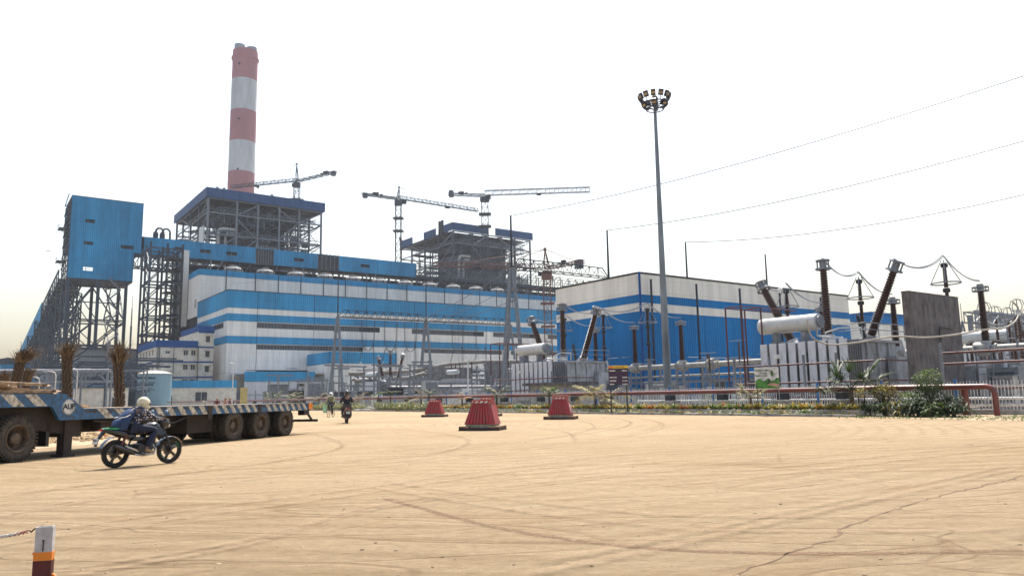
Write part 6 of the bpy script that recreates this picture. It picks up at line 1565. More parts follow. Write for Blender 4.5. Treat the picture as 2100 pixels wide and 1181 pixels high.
# ================================================================ bundled date palms on the left
def bundled(px, pyt, Y, lean, label, wt=.55, h_b=1.7, r=.3):
    top = A(px, pyt, Y); o = thing('date_palm', label, 'palm', (top.x-lean, Y, 0), 0, 'trimmed date palms behind the trailer'); H = top.z
    n = 9; P = []; 
    for i in range(n): t = i/(n-1); P.append(Vector((lean*t*t*.45 + .06*math.sin(t*5), 0, (H-h_b*.75)*t)))
    mb = MB(); mb.sweep(P, [r*1.15]+[r*(1-.12*i/n) for i in range(n-1)], 10); mb.build('trunk', TR, o)
    mb = MB(); z = .1
    while z < H-h_b*.7:                                  # old leaf bases
        t = z/(H-h_b*.75); c = Vector((lean*t*t*.45+.06*math.sin(t*5),0,z)); off = random.random()
        for k in range(9):
            a_ = 6.28*(k+off)/9; d = Vector((math.cos(a_),math.sin(a_),0)); q = c+d*r*.93
            mb.bar(q, q+d*.1+Vector((0,0,.19*random.uniform(.7,1.3))), .085, .07)
        z += .17
    mb.build('leaf_base', TR, o, kind='stuff')
    p = P[-1]; dirv = (Vector((lean,0,H))-p).normalized()
    mb = MB(); mb2 = MB()
    for k in range(330):
        a_ = random.random()*6.28; rr = math.sqrt(random.random()); s = Vector((math.cos(a_),math.sin(a_),0))
        st = p + s*r*.8*rr - dirv*random.uniform(-.1,.2); en = dirv*h_b*random.uniform(.3,.95) + s*wt*(rr**1.5)*random.uniform(.6,2.2)
        m_ = (mb, mb2)[random.random() < .4]; blade(m_, st, en, en.length, .07, random.uniform(.0,.45), 3)
        if random.random() < .3: q = st+en*random.uniform(.5,.9); blade(m_, q, en.normalized()+s*random.uniform(.4,1.5)+Vector((0,0,random.uniform(-.6,.2))), .35, .04, .6, 3)
    mb.build('frond_bundle', mat('dry bundled frond',(.13,.088,.045),.85,0,var=.5,scale=6,dirt=(.09,.055,.03)), o, kind='stuff'); mb2.build('inner_fronds', mat('brown dry frond',(.09,.058,.032),.9,0,var=.5,scale=6), o, kind='stuff')
    return o
bundled(245, 697, 44, -.15, 'right of three trimmed date palms with tied upright fronds, behind the rider', .55, 1.75, .2)
bundled(143, 697, 46, .0, 'middle trimmed date palm with a narrow tied crown', .5, 1.4, .2)
bundled(72, 702, 45, 1.2, 'leaning trimmed date palm with crown bent to the right', .6, 1.5, .19)
bundled(62, 748, 62, .2, 'small trimmed palm just right of the leaning palm trunk', .5, 1.5, .24)
bundled(12, 756, 60, .15, 'small trimmed palm at the left edge of the photo', .5, 1.5, .24)

# ================================================================ low-bed trailer
tr = thing('lowbed_trailer', 'long low-bed trailer with blue and white striped edge and stepped gooseneck', 'trailer', G(587,893.4), R(-15.5))
WD = 2.9
def stripes(y0, y1, z0, z1, x, slant=.32, w=.3, gap=.3):
    y = y1
    while y-w-slant > y0:
        MB().add([(x,y-w-slant,z1),(x,y-slant,z1),(x,y,z0),(x,y-w,z0)],[(0,1,2,3)]).build('white_stripe', TCREAM, tr); y -= w+gap
ZD = 1.2
MB().box(-WD,0,-9.75,1.75,ZD-.08,ZD).build('deck', mat('dusty deck planks',(.3,.23,.15),.85,0,var=.4,scale=3), tr)
for k in range(10): MB().box(-WD+.06+k*.278,-WD+.06+k*.278+.26,-9.7,1.7,ZD+.002,ZD+.04).build('deck_plank', WOOD if k % 3 else mat('dusty deck planks',(.3,.23,.15)), tr)
for x in (-.12,-WD): MB().box(x,x+.12,-9.75,1.75,ZD-.25,ZD+.03).build('side_rail', TBLUE, tr)
stripes(-9.6,-7.5,ZD-.24,ZD+.02,.004); stripes(-7.2,-4.7,ZD-.24,ZD+.02,.004,.22,.24,.26); stripes(-4.5,-1.9,ZD-.24,ZD+.02,.004,.22,.2,.22); stripes(-1.7,1.5,ZD-.24,ZD+.02,.004,.22,.2,.22)
for y in (-7.35,-4.6,-1.8): MB().box(-.02,.02,y-.1,y+.1,ZD-.4,ZD+.02).build('stake_pocket', RUST, tr)
# slope and gooseneck
ZG = 1.62
poly = [(-9.75,ZD-.25),(-9.75,ZD+.03),(-10.35,ZG),(-17.5,ZG),(-17.5,ZG-.32),(-10.75,ZG-.32),(-10.5,ZD-.25)]
for x in (-.1,-WD): MB().prism(poly, x, x+.1, 'x').build('gooseneck_side', TBLUE, tr)
stripes(-17.4,-10.9,ZG-.3,ZG-.01,.004,.34,.34,.3)
MB().box(-WD,-.1,-17.5,-10.35,ZG-.06,ZG).build('gooseneck_deck', mat('dusty deck planks',(.3,.23,.15)), tr)
MB().add([(-WD,-9.75,ZD),(-.1,-9.75,ZD),(-.1,-10.35,ZG),(-WD,-10.35,ZG),(-WD,-9.8,ZD-.06),(-.1,-9.8,ZD-.06),(-.1,-10.4,ZG-.06),(-WD,-10.4,ZG-.06)],[(0,1,2,3),(7,6,5,4),(0,4,5,1),(2,6,7,3),(1,5,6,2),(3,7,4,0)]).build('sloping_plate', RUST, tr)
MB().lathe((.0,-10.25,ZD+.08),[(.2,0),(.2,.012)],(1,0,0),20).build('logo_disc', WHITE, tr)
def text(s_, size, loc, rot, m_, parent, name='lettering', ext=.004, sx=1):
    cu = D.curves.new(name, 'FONT'); cu.body = s_; cu.size = size; cu.extrude = ext; cu.align_x = 'CENTER'; cu.align_y = 'CENTER'; cu.offset = size*.02
    t = D.objects.new('tmp', cu); COL.objects.link(t); bpy.context.view_layer.update()
    me_ = D.meshes.new_from_object(t.evaluated_get(bpy.context.evaluated_depsgraph_get())); D.objects.remove(t); me_.materials.clear(); me_.materials.append(m_)
    o = put(name, me_, parent, loc=loc, rot=rot); o.scale = (sx,1,1); return o
text('AUP', .2, (.02,-10.25,ZD+.09), (R(90),0,R(90)), BLACK, tr, 'logo_lettering', sx=.95)
MB().torus((.012,-10.25,ZD+.08),.185,.008,(1,0,0),24,4).build('logo_ring', BLACK, tr)
MB().lathe((-.0,-13.05,ZG-.16),[(.17,0),(.17,.02)],(1,0,0),16).build('round_badge', BLACK, tr)
# chassis
for x in (-.9,-2.0): MB().box(x-.1,x+.1,-9.6,1.4,ZD-.62,ZD-.09).build('chassis_beam', RUST, tr)
for k in range(15): MB().box(-WD+.1,-.13,-9.5+k*.77,-9.42+k*.77,ZD-.25,ZD-.09).build('cross_member', RUST, tr)
MB().box(-WD+.2,-.25,-9.9,-9.55,.5,ZD-.09).build('bulkhead', RUST, tr)
MB().prism([(-9.9,.55),(-9.9,1.2),(-10.7,ZG-.33),(-17,ZG-.33),(-17,ZG-.62),(-13,ZG-.66),(-11,.75)], -WD+.3, -.3, 'x').build('gooseneck_body', RUST, tr)
for x in (-.35,-WD+.35): MB().box(x-.12,x+.12,-10.1,-9.85,.05,1.0).build('landing_leg', RUST, tr); MB().box(x-.2,x+.2,-10.2,-9.8,0,.06).build('landing_foot', RUST, tr)
MB().box(-.5,-.15,-9.0,-7.2,.62,.95).build('tool_box', RUST, tr)
MB().sweep([(-.15,-7.0,.95),(-.1,-6.2,.72),(-.1,-5.4,.95)],.025,6).build('hanging_hose', BLACK, tr)
MB().box(-2.5,-.4,-5.2,-3.9,.35,1.0).build('spare_wheel_carrier', RUST, tr)
MB().box(-.7,-.05,-8.0,-6.9,.55,.6).build('side_guard', RUST, tr)
MB().bar((-.1,-9.3,.9),(-.1,-7.4,.7),.05).build('brace_rod', RUST, tr)
# wheels
def wheel_mesh():
    t = MB(); Rr = .52; w = .3
    t.lathe((0,0,0),[(.3,-w/2+.02),(.4,-w/2),(Rr-.05,-w/2+.01),(Rr-.015,-w/2+.05),(Rr,-w/2+.09),(Rr,w/2-.09),(Rr-.015,w/2-.05),(Rr-.05,w/2-.01),(.4,w/2),(.3,w/2-.02),(.3,-w/2+.02)],(1,0,0),36,False)
    for k in range(40):
        a_ = 2*math.pi*k/40; d = Vector((0,math.cos(a_),math.sin(a_))); tt = Vector((0,-math.sin(a_),math.cos(a_)))
        M = Matrix((Vector((1,0,0)), tt, d)).transposed()
        for s in (-1,1): t.cbox(d*(Rr-.0)+Vector((s*.085,0,0)), .11,.045,.03, M); t.cbox(d*(Rr-.035)+Vector((s*.15,0,0)), .014,.03,.07, M)
    r = MB(); r.lathe((0,0,0),[(.312,.1),(.315,.135),(.29,.14),(.27,.12),(.255,-.02),(.13,-.06),(.0,-.06)],(1,0,0),28,False); r.torus((.14,0,0),.3,.016,(1,0,0),28,5)
    h = MB(); h.lathe((0,0,0),[(.14,-.06),(.14,.05),(.12,.09),(.05,.1)],(1,0,0),16)
    for k in range(8): a_ = k*math.pi/4; h.cbox((-.035,.19*math.cos(a_),.19*math.sin(a_)),.05,.035,.035)
    RIM = mat('dusty brown rim',(.12,.085,.055),.75,.1,var=.4,scale=8)
    return t.mesh('tyre', RUBBER), r.mesh('rim', RIM), h.mesh('hub', RIM)
WM = wheel_mesh()
def wheel(par, x, y, s=1.0, flip=False, z=None):
    w = put('wheel', None, par, loc=(x,y,z or .525*s), rot=(random.random()*6,0,math.pi if flip else 0)); w.scale = (s,s,s)
    w2 = put('tyre', WM[0], w); put('rim', WM[1], w); put('hub', WM[2], w); return w
for y in (0,-1.62,-3.24):
    wheel(tr, -.16, y); wheel(tr, -.52, y); wheel(tr, -WD+.5, y, flip=True); wheel(tr, -WD+.14, y, flip=True)
    MB().tube((-WD+.5,y,.525),(-.5,y,.525),.08,n=8).build('axle', RUST, tr)
    MB().prism([(y-.6,.75),(y-.1,.85),(y+.4,.72),(y+.0,.62)], -.95,-.8,'x').build('leaf_spring', RUST, tr)
MB().box(-WD+.1,-.1,1.75,1.87,ZD-.28,ZD-.02).build('tail_beam', RUST, tr); MB().box(-.45,.02,1.6,1.9,ZD-.22,ZD+.03).build('orange_reflector', ORANGE, tr)
MB().box(-.03,.06,1.9,2.35,ZD-.02,ZD+.04).build('rear_extension', TBLUE, tr)
MB().bar((-.2,1.7,ZD-.25),(-.15,2.1,.55),.07).bar((-2.6,1.7,ZD-.25),(-2.6,2.1,.55),.07).bar((-2.8,2.1,.52),(.12,2.1,.52),.1).build('bumper_bar', BLACK, tr)
MB().box(-.3,-.02,1.3,1.7,.75,ZD-.26).build('mudflap', BLACK, tr)
MB().sweep([(-.6,1.9,1.0),(-.5,2.2,.9),(-.4,2.1,.8)],.02,5).build('brake_hose', BLACK, tr)
# tractor axles under the gooseneck
tc_ = thing('tractor_unit', 'rear of a truck tractor with large dusty wheels under the gooseneck', 'truck', tr.location, R(-15.5))
for y in (-11.62,-13.05):
    wheel(tc_, -.2, y, 1.06); wheel(tc_, -.56, y, 1.06); wheel(tc_, -WD+.55, y, 1.06, True); wheel(tc_, -WD+.2, y, 1.06, True)
    MB().tube((-WD+.5,y,.55),(-.5,y,.55),.12,n=8).build('axle', RUST, tc_)
for x in (-1.0,-1.9): MB().box(x-.06,x+.06,-17,-11.2,.75,1.0).build('frame_rail', BLACK, tc_)
MB().box(-.7,-.3,-10.6,-10.5,.3,.92).build('mudflap', BLACK, tc_)
MB().box(-2.0,-.9,-13.3,-12.3,1.0,1.02).build('coupling_plate', RUST, tc_)
# load: timber pieces and sacks on the gooseneck and deck, far side
def tl(x, y, z): return tr.matrix_basis @ Vector((x,y,z))
def timber(k, x, y, z, L, rz, label):
    bpy.context.view_layer.update()
    o = MB().cbox((0,0,0),L,.2,.07).add([(L/2,-.1,-.035),(L/2+.12,0,0),(L/2,.1,.035)],[(0,1,2)]).build('timber_plank', WOOD, None, label=label, cat='timber', group='split timber on the trailer', loc=tl(x,y,z), rot=(random.uniform(-.1,.1),random.uniform(-.06,.06),rz)); return o
lb_ = ['topmost of the pile','under the topmost','third down','fourth down','at the pile end','lowest on the gooseneck','crooked one at the left','short one','by the slope','long one']
for i in range(10): timber(i, -.95+random.uniform(-.4,.4), -11.5+random.uniform(-.9,.9), ZG+.06+.075*(i%4), random.uniform(1.1,2.2), random.uniform(.5,1.8), 'rough timber plank on the gooseneck deck, '+lb_[i])
for i in range(5): timber(i, -2.2+random.uniform(-.3,.3), -8.6+random.uniform(-.8,.8), ZD+.09+.07*(i%3), random.uniform(.8,1.4), random.uniform(.5,1.8), 'rough timber plank on the low deck behind the logo, '+['first','second','third','fourth','fifth'][i])
0 and MB().blob((0,0,.12),.22,.2,.13,8,5).build('tarp_bundle', BLACK, None, label='small dark bundle lying on the trailer deck', cat='bundle', loc=tl(-1.2,-5.1,ZD+.04))

# ================================================================ people
def skin(name, J, links, mt, parent, sub=2, root=None):
    names = list(J); me_ = D.meshes.new(name); me_.from_pydata([J[k][0] for k in names], [(names.index(a), names.index(b)) for a, b in links], [])
    me_.materials.append(mt); o = D.objects.new(name, me_); COL.objects.link(o); o.parent = parent
    sk = o.modifiers.new('skin', 'SKIN'); sk.use_smooth_shade = True
    for i, k in enumerate(names):
        r = J[k][1]; d_ = me_.skin_vertices[0].data[i]; d_.radius = (r, r) if not isinstance(r, tuple) else r; d_.use_root = (k == (root or names[0]))
    s = o.modifiers.new('sub', 'SUBSURF'); s.levels = sub; s.render_levels = sub
    return o
def person(label, loc, rz, P, cloth, sc=1.0, helmet=None, group=None, shoe=BLACK, hands=False, helmet_name='helmet', check=None):
    """P: joint positions: pelvis chest neck head shL elL haL shR elR haR hipL knL anL toL ..R"""
    o = thing('person', label, 'person', loc, rz, group); o.scale = (sc,sc,sc); v = {k: Vector(x) for k, x in P.items()}
    SK = mat('brown skin', (.22,.11,.065), .55, 0, var=.1); shirt, trou = cloth
    B = {'pelvis':(v['pelvis'],(.14,.11)),'chest':(v['chest'],(.15,.11)),'neck':(v['neck'],.055),'head':(v['head'],.095)}
    L = [('pelvis','chest'),('chest','neck'),('neck','head')]
    for s in 'LR':
        B['sh'+s] = (v['sh'+s],.055); B['el'+s] = (v['el'+s],.04); B['wr'+s] = (v['el'+s].lerp(v['ha'+s],.93),.026)
        B['ha'+s] = (v['ha'+s],.032); B['hip'+s] = (v['hip'+s],.085); B['kn'+s] = (v['kn'+s],.058); B['an'+s] = (v['an'+s],.04); B['to'+s] = (v['to'+s],.035)
        L += [('chest','sh'+s),('sh'+s,'el'+s),('el'+s,'wr'+s),('wr'+s,'ha'+s),('pelvis','hip'+s),('hip'+s,'kn'+s),('kn'+s,'an'+s),('an'+s,'to'+s)]
        d = (v['ha'+s]-v['el'+s]).normalized(); side = d.cross(Vector((0,0,1))).normalized(); upv = side.cross(d)
        for f in range(4 if hands else 0):
            q = v['ha'+s]+side*(f-1.5)*.021; e = [.03,.036,.034,.026][f]
            B['f%d%s'%(f,s)] = (q+d*.03,.009); B['g%d%s'%(f,s)] = (q+d*(.03+e)-upv*.014,.008); B['h%d%s'%(f,s)] = (q+d*(.02+e)-upv*.04,.007)
            L += [('ha'+s,'f%d%s'%(f,s)),('f%d%s'%(f,s),'g%d%s'%(f,s)),('g%d%s'%(f,s),'h%d%s'%(f,s))]
        if hands:
            sg = 1 if s == 'L' else -1; q = v['ha'+s]; B['t1'+s] = (q-side*.045*sg*-1-upv*.01,.011); B['t2'+s] = (q-side*.055*sg*-1+d*.03-upv*.03,.009); L += [('ha'+s,'t1'+s),('t1'+s,'t2'+s)]
    skin('body', B, L, SK, o, 1)
    S = {'waist':(v['pelvis']+Vector((0,0,.0)),(.165,.125)),'chest':(v['chest'],(.185,.135)),'col':(v['neck']-(v['neck']-v['chest'])*.25,.085)}; SL = [('waist','chest'),('chest','col')]
    T_ = {'pel':(v['pelvis'],(.16,.13))}; TL = []
    for s in 'LR':
        S['sh'+s] = (v['sh'+s],.082); S['el'+s] = (v['el'+s],.06); S['cu'+s] = (v['el'+s].lerp(v['ha'+s],.82),.045); SL += [('chest','sh'+s),('sh'+s,'el'+s),('el'+s,'cu'+s)]
        T_['hip'+s] = (v['hip'+s],.11); T_['kn'+s] = (v['kn'+s],.08); T_['cu'+s] = (v['kn'+s].lerp(v['an'+s],.9),.062); TL += [('pel','hip'+s),('hip'+s,'kn'+s),('kn'+s,'cu'+s)]
        d = (v['to'+s]-v['an'+s]); q = v['an'+s]
        skin('shoe', {'a':(q+Vector((0,0,-.01))-d*.15,(.05,.05)),'b':(q+d*.55+Vector((0,0,-.0)),(.05,.042)),'c':(v['to'+s]+d*.15,(.045,.035))},[('a','b'),('b','c')], shoe, o, 1)
    skin('shirt', S, SL, shirt, o, 2); skin('trousers', T_, TL, trou, o, 2)
    hd = v['head']; fwd = Vector((1,0,0))
    mb = MB(); mb.cbox(hd+fwd*.1+Vector((0,0,-.01)),.035,.025,.035); mb.build('nose', SK, o)
    if helmet:
        mb = MB(); mb.blob(hd+Vector((-.01,0,.03)),.155,.135,.15,16,10); hm_ = mb.build(helmet_name, helmet, o, smooth=True)
        MB().blob(hd+Vector((.085,0,.015)),.085,.115,.06,12,6).build('visor', GLASS, hm_, smooth=True)
        MB().blob(hd+Vector((.02,0,-.07)),.13,.12,.06,12,6).build('chin_guard', helmet, hm_, smooth=True)
    else:
        MB().blob(hd+Vector((-.02,0,.035)),.105,.095,.095,12,8).build('hair', BLACK, o, smooth=True)
        for s in (-1,1): MB().blob(hd+Vector((.088,s*.035,.015)),.012,.014,.01,6,4).build('eye', BLACK, o)
        MB().cbox(hd+Vector((.094,0,-.05)),.012,.045,.012).build('mouth', mat('lips',(.2,.07,.06),.6), o)
        for s in (-1,1): MB().blob(hd+Vector((0,s*.095,-.0)),.02,.012,.03,6,4).build('ear', SK, o)
    return o
# ================================================================ motorcycle
def motorcycle(label, loc, rz, acc, simple=False):
    o = thing('motorcycle', label, 'motorcycle', loc, rz); BL = mat('gloss black paint',(.01,.01,.012),.18,0,var=.1,coat=.5); EN = mat('dark engine metal',(.04,.04,.045),.45,.5,var=.3,scale=10); CH = mat('brushed silver',(.5,.5,.5),.3,.8)
    TY = mat('black tyre rubber',(.02,.018,.016),.85,0,var=.4,scale=12)
    for k, (x, w) in enumerate(((0,.13),(1.32,.1))):
        wh = put('wheel', None, o, loc=(x,0,.315)); t = MB(); t.torus((0,0,0),.315-w*.42,w*.42,(0,1,0),40,10)
        for q in range(36):
            a_ = q*math.pi/18; d = Vector((math.cos(a_),0,math.sin(a_))); M = Matrix((Vector((-d.z,0,d.x)),Vector((0,1,0)),d)).transposed()
            for s in (-1,1): t.cbox(d*.308+Vector((0,s*w*.2,0)),.022,w*.28,.016,M)
        t.build('tyre', TY, wh, smooth=True)
        r = MB(); r.torus((0,0,0),.222,.018,(0,1,0),32,6); r.lathe((0,-.05,0),[(.045,0),(.045,.1)],(0,1,0),14)
        for q in range(5):
            a_ = q*2*math.pi/5+.5
            for da in (-.1,.1): r.bar((.03*math.cos(a_+da*3),0,.03*math.sin(a_+da*3)),(.22*math.cos(a_+da),0,.22*math.sin(a_+da)),.024,.03)
        r.build('rim', BL, wh)
        MB().lathe((0,.06,0),[(.12,0),(.12,.006)],(0,1,0),24).build('brake_disc', CH, wh)
        st_ = MB(); 
        for a0 in (.2,3.4):
            for q in range(5): aa = a0+q*.14; bb = aa+.15; st_.bar((.236*math.cos(aa),-.018,.236*math.sin(aa)),(.236*math.cos(bb),-.018,.236*math.sin(bb)),.01,.016)
        st_.build('rim_tape', acc, wh)
        MB().lathe((0,-.1,0),[(.012,0),(.012,.2)],(0,1,0),8).build('axle', CH, wh)
    for s in (-.085,.085): MB().tube((1.32,s,.315),(1.03,s,1.0),.022,.026,8).build('fork', EN if s else CH, o); MB().tube((1.3,s,.36),(1.17,s,.66),.034,.03,8).build('fork_slider', EN, o); MB().tube((-.02,s*1.4,.34),(.18,s*1.4,.72),.03,.03,8).build('shock', mat('dark red spring',(.12,.03,.02),.5), o)
    for s in (-.09,.09): MB().bar((0,s,.315),(.48,s,.4),.04,.05).build('swingarm', EN, o)
    fd = MB(); pr = []                                   # front mudguard
    for q in range(9): a_ = R(20+q*17); pr.append((1.32+.345*math.cos(a_), .315+.345*math.sin(a_)))
    vs = [(x,y,z - abs(y)*.25) for x, z in pr for y in (-.075,-.04,.04,.075)]; fd.add(vs,[(i*4+j,i*4+j+1,i*4+j+5,i*4+j+4) for i in range(8) for j in range(3)]); fd.build('front_mudguard', mat('dusty blue black',(.03,.04,.06),.25,coat=.5), o, smooth=True)
    fd = MB(); pr = []
    for q in range(6): a_ = R(75+q*17); pr.append((.37*math.cos(a_), .33+.37*math.sin(a_)))
    vs = [(x,y,z) for x, z in pr for y in (-.08,.08)]; fd.add(vs,[(i*2,i*2+1,i*2+3,i*2+2) for i in range(5)]); fd.build('rear_hugger', BL, o, smooth=True)
    # tank, seat, tail as lofted sections: (x, half width, z low, z high)
    def loft(name, secs, mt):
        mb = MB(); vs = []; n = 12
        for x, w, z0, z1 in secs:
            for k in range(n):
                t = 2*math.pi*k/n; c, s_ = math.cos(t), math.sin(t); c = abs(c)**.7*(1 if c > 0 else -1); s_ = abs(s_)**.8*(1 if s_ > 0 else -1)
                vs.append((x, w*c, (z0+z1)/2+(z1-z0)/2*s_))
        fs = [(i*n+k, i*n+(k+1)%n, (i+1)*n+(k+1)%n, (i+1)*n+k) for i in range(len(secs)-1) for k in range(n)] + [tuple(range(n))[::-1], tuple((len(secs)-1)*n+k for k in range(n))]
        return mb.add(vs, fs).build(name, mt, o, smooth=True)
    loft('fuel_tank', [(.55,.08,.72,.82),(.62,.12,.7,.92),(.75,.155,.68,.99),(.9,.16,.7,1.01),(1.0,.12,.76,.98),(1.06,.06,.82,.93)], BL)
    for s in (-1,1): MB().add([(.62,s*.16,.86),(1.02,s*.15,.86),(1.1,s*.19,.72),(.98,s*.19,.68),(.76,s*.165,.8),(.66,s*.12,.8),(1.0,s*.1,.8),(.9,s*.12,.66)],[(0,1,2,3,4),(0,5,6,1),(1,6,7,2),(7,3,2)]).build('tank_shroud', BL, o)
    loft('seat', [(.02,.07,.84,.9),(.15,.11,.8,.89),(.3,.13,.76,.84),(.48,.13,.72,.81),(.62,.09,.72,.82)], mat('black vinyl',(.012,.012,.013),.6))
    loft('tail_cowl', [(-.34,.03,.84,.88),(-.22,.08,.78,.9),(0,.12,.7,.87),(.25,.13,.62,.8),(.42,.1,.58,.74)], BL)
    for s in (-1,1): MB().add([(-.34,s*.04,.9),(-.1,s*.13,.91),(.04,s*.135,.88),(-.08,s*.135,.86),(-.28,s*.06,.87),(-.2,s*.02,.87)],[(0,1,2,3,4),(5,1,0),(5,3,2)]).build('tail_panel', acc, o)
    MB().cbox((-.37,0,.86),.03,.1,.045).build('tail_light', mat('red lens',(.55,.01,.01),.15), o)
    MB().sweep([(-.3,0,.82),(-.42,0,.66),(-.47,0,.5)],[.05,.03,.03],6).build('tail_fender', BL, o); MB().cbox((-.475,0,.62),.012,.2,.13,Matrix.Rotation(R(12),3,'Y')).build('number_plate', WHITE, o)
    mb = MB(); 
    for q in range(6): mb.cbox((-.4835-.0,-.07+q*.028,.635),.004,.014,.03,Matrix.Rotation(R(12),3,'Y'))
    mb.build('plate_characters', BLACK, o)
    for s in (-1,1): MB().blob((-.33,s*.14,.75),.03,.02,.022,8,5).build('indicator', ORANGE, o); MB().bar((-.3,0,.76),(-.33,s*.14,.75),.014).build('indicator_stalk', BL, o)
    # engine
    MB().box(.38,.8,-.14,.14,.28,.5).build('crankcase', EN, o); MB().lathe((.52,-.2,.4),[(.11,0),(.12,.03),(.12,.37),(.11,.4)],(0,1,0),16).build('clutch_cover', EN, o)
    cy = MB(); 
    for q in range(8): cy.cbox((.74+q*.008,0,.48+q*.025),.22,.2,.013,Matrix.Rotation(R(-20),3,'Y'))
    cy.cbox((.78,0,.56),.16,.15,.2); cy.build('cylinder', EN, o)
    MB().blob((.45,-.14,.63),.14,.05,.055,10,6).build('side_cover', mat('grey side cover',(.05,.05,.055),.3), o, smooth=True); MB().blob((.45,.14,.63),.14,.05,.055,10,6).build('side_cover', mat('grey side cover',(.05,.05,.055)), o, smooth=True)
    MB().sweep([(.86,0,.5),(.93,-.05,.38),(.86,-.12,.26),(.55,-.15,.24),(.3,-.17,.3)],.022,8).build('exhaust_pipe', CH, o, smooth=True)
    MB().sweep([(.36,-.17,.3),(.28,-.18,.33),(.05,-.19,.42),(-.14,-.19,.5)],[.035,.06,.068,.06],10).build('silencer', BL, o, smooth=True)
    MB().add([(.42,-.235,.33),(.15,-.262,.44),(.05,-.262,.5),(.1,-.262,.5),(.36,-.245,.4)],[(0,1,2,3,4)]).build('heat_shield', CH, o)
    MB().sweep([(1.0,0,.95),(.85,0,.8),(.4,0,.72),(.3,0,.5),(.45,0,.3),(.8,0,.25),(.92,0,.5),(1.0,0,.9)],.024,8).build('frame', BL, o)
    MB().tube((.55,-.26,.3),(.55,.26,.3),.014,n=6).build('foot_rest', EN, o); MB().sweep([(.52,-.2,.3),(.66,-.24,.27),(.8,-.23,.27)],.012,6).build('brake_pedal', CH, o)
    MB().sweep([(1.0,-.36,1.06),(1.0,-.2,1.08),(1.04,0,1.04),(1.0,.2,1.08),(1.0,.36,1.06)],.013,6).build('handlebar', BL, o)
    for s in (-1,1):
        MB().tube((.99,s*.26,1.07),(.97,s*.38,1.05),.018,n=8).build('grip', BLACK, o); MB().bar((1.02,s*.22,1.08),(1.03,s*.27,1.22),.012).build('mirror_stalk', BL, o)
        MB().blob((1.02,s*.3,1.25),.025,.065,.035,10,6).build('mirror', mat('mirror glass',(.35,.45,.6),.1,.6), o, smooth=True)
        MB().bar((1.05,s*.2,1.06),(1.08,s*.34,1.05),.01).build('lever', CH, o)
    loft('headlight_cowl', [(1.02,.08,.88,1.06),(1.1,.12,.84,1.12),(1.2,.11,.84,1.08),(1.28,.06,.86,.98)], BL)
    MB().blob((1.25,0,.9),.05,.09,.05,10,6).build('headlight', mat('headlight glass',(.5,.5,.5),.1), o, smooth=True)
    MB().add([(1.08,-.09,1.1),(1.08,.09,1.1),(1.24,.07,1.0),(1.24,-.07,1.0),(1.04,-.06,1.18),(1.04,.06,1.18)],[(0,1,2,3),(4,5,1,0)]).build('visor', mat('grey visor',(.15,.2,.25),.15), o)
    MB().bar((.2,0,.68),(.1,.0,.4),.03).build('stand', EN, o)
    return o
GRN = mat('green accent paint',(.01,.3,.12),.3,0,var=.15)
q0 = G(235,959); az = math.atan2(.83,.563)
bike = motorcycle('black motorcycle with green accents beside the trailer', (q0.x,q0.y,0), az, GRN)
def ridep(lean=0, head=(.62,0,1.42)):
    return dict(pelvis=(.34,0,.9),chest=(.5,0,1.2),neck=(.6,0,1.33),head=head,shL=(.56,.18,1.25),elL=(.78,.29,1.06),haL=(.96,.31,1.085),shR=(.56,-.18,1.25),elR=(.78,-.29,1.06),haR=(.96,-.31,1.085),
        hipL=(.38,.1,.88),knL=(.84,.2,.83),anL=(.6,.21,.37),toL=(.78,.22,.31),hipR=(.38,-.1,.88),knR=(.84,-.2,.83),anR=(.6,-.21,.37),toR=(.78,-.22,.31))
CHK = mat('dark checked shirt',(.02,.022,.04),.8); 
def checks(m_, c2, sc):
    n = m_.node_tree.nodes; l = m_.node_tree.links; ck = n.new('ShaderNodeTexVoronoi'); ck.distance = 'CHEBYCHEV'; ck.inputs['Scale'].default_value = sc; ck.inputs['Randomness'].default_value = .15
    tc = n.new('ShaderNodeTexCoord'); l.new(tc.outputs['Object'], ck.inputs['Vector']); r = n.new('ShaderNodeMath'); r.operation = 'LESS_THAN'; r.inputs[1].default_value = .3; l.new(ck.outputs['Distance'], r.inputs[0])
    mx = n.new('ShaderNodeMix'); mx.data_type = 'RGBA'; l.new(r.outputs[0], mx.inputs[0]); b = n['Principled BSDF']; old = b.inputs['Base Color'].links[0].from_socket; l.new(old, mx.inputs[6]); mx.inputs[7].default_value = (*c2,1); l.new(mx.outputs[2], b.inputs['Base Color'])
checks(CHK, (.5,.45,.45), 17)
DEN = mat('dark denim',(.012,.02,.05),.85,0,var=.4,scale=14,bump=.6,bscale=22); HELM = mat('dusty ivory helmet',(.62,.57,.42),.35,0,var=.2,scale=9,dirt=(.4,.33,.2)); TAN = mat('tan shoe',(.25,.18,.1),.8)
person('man on the near motorcycle in ivory helmet and dark checked shirt', (q0.x,q0.y,0), az, ridep(), (CHK, DEN), helmet=HELM, shoe=TAN, hands=True)
bp = thing('backpack', 'blue backpack worn by the near motorcyclist', 'backpack', (q0.x,q0.y,0), az); BP = mat('blue nylon',(.008,.035,.11),.6,0,var=.3,scale=9)
def bpk(secs, name, mt, par):
    mb = MB(); vs = []; n = 14
    for c, rx, ry in secs:
        for k in range(n): t = 2*math.pi*k/n; cc, ss = math.cos(t), math.sin(t); cc = abs(cc)**.6*(1 if cc>0 else -1); ss = abs(ss)**.6*(1 if ss>0 else -1); vs.append((c[0]+rx*cc, c[1]+ry*ss, c[2]))
    mb.add(vs, [(i*n+k,i*n+(k+1)%n,(i+1)*n+(k+1)%n,(i+1)*n+k) for i in range(len(secs)-1) for k in range(n)]+[tuple(range(n))[::-1],tuple((len(secs)-1)*n+k for k in range(n))]); return mb.build(name, mt, par, smooth=True)
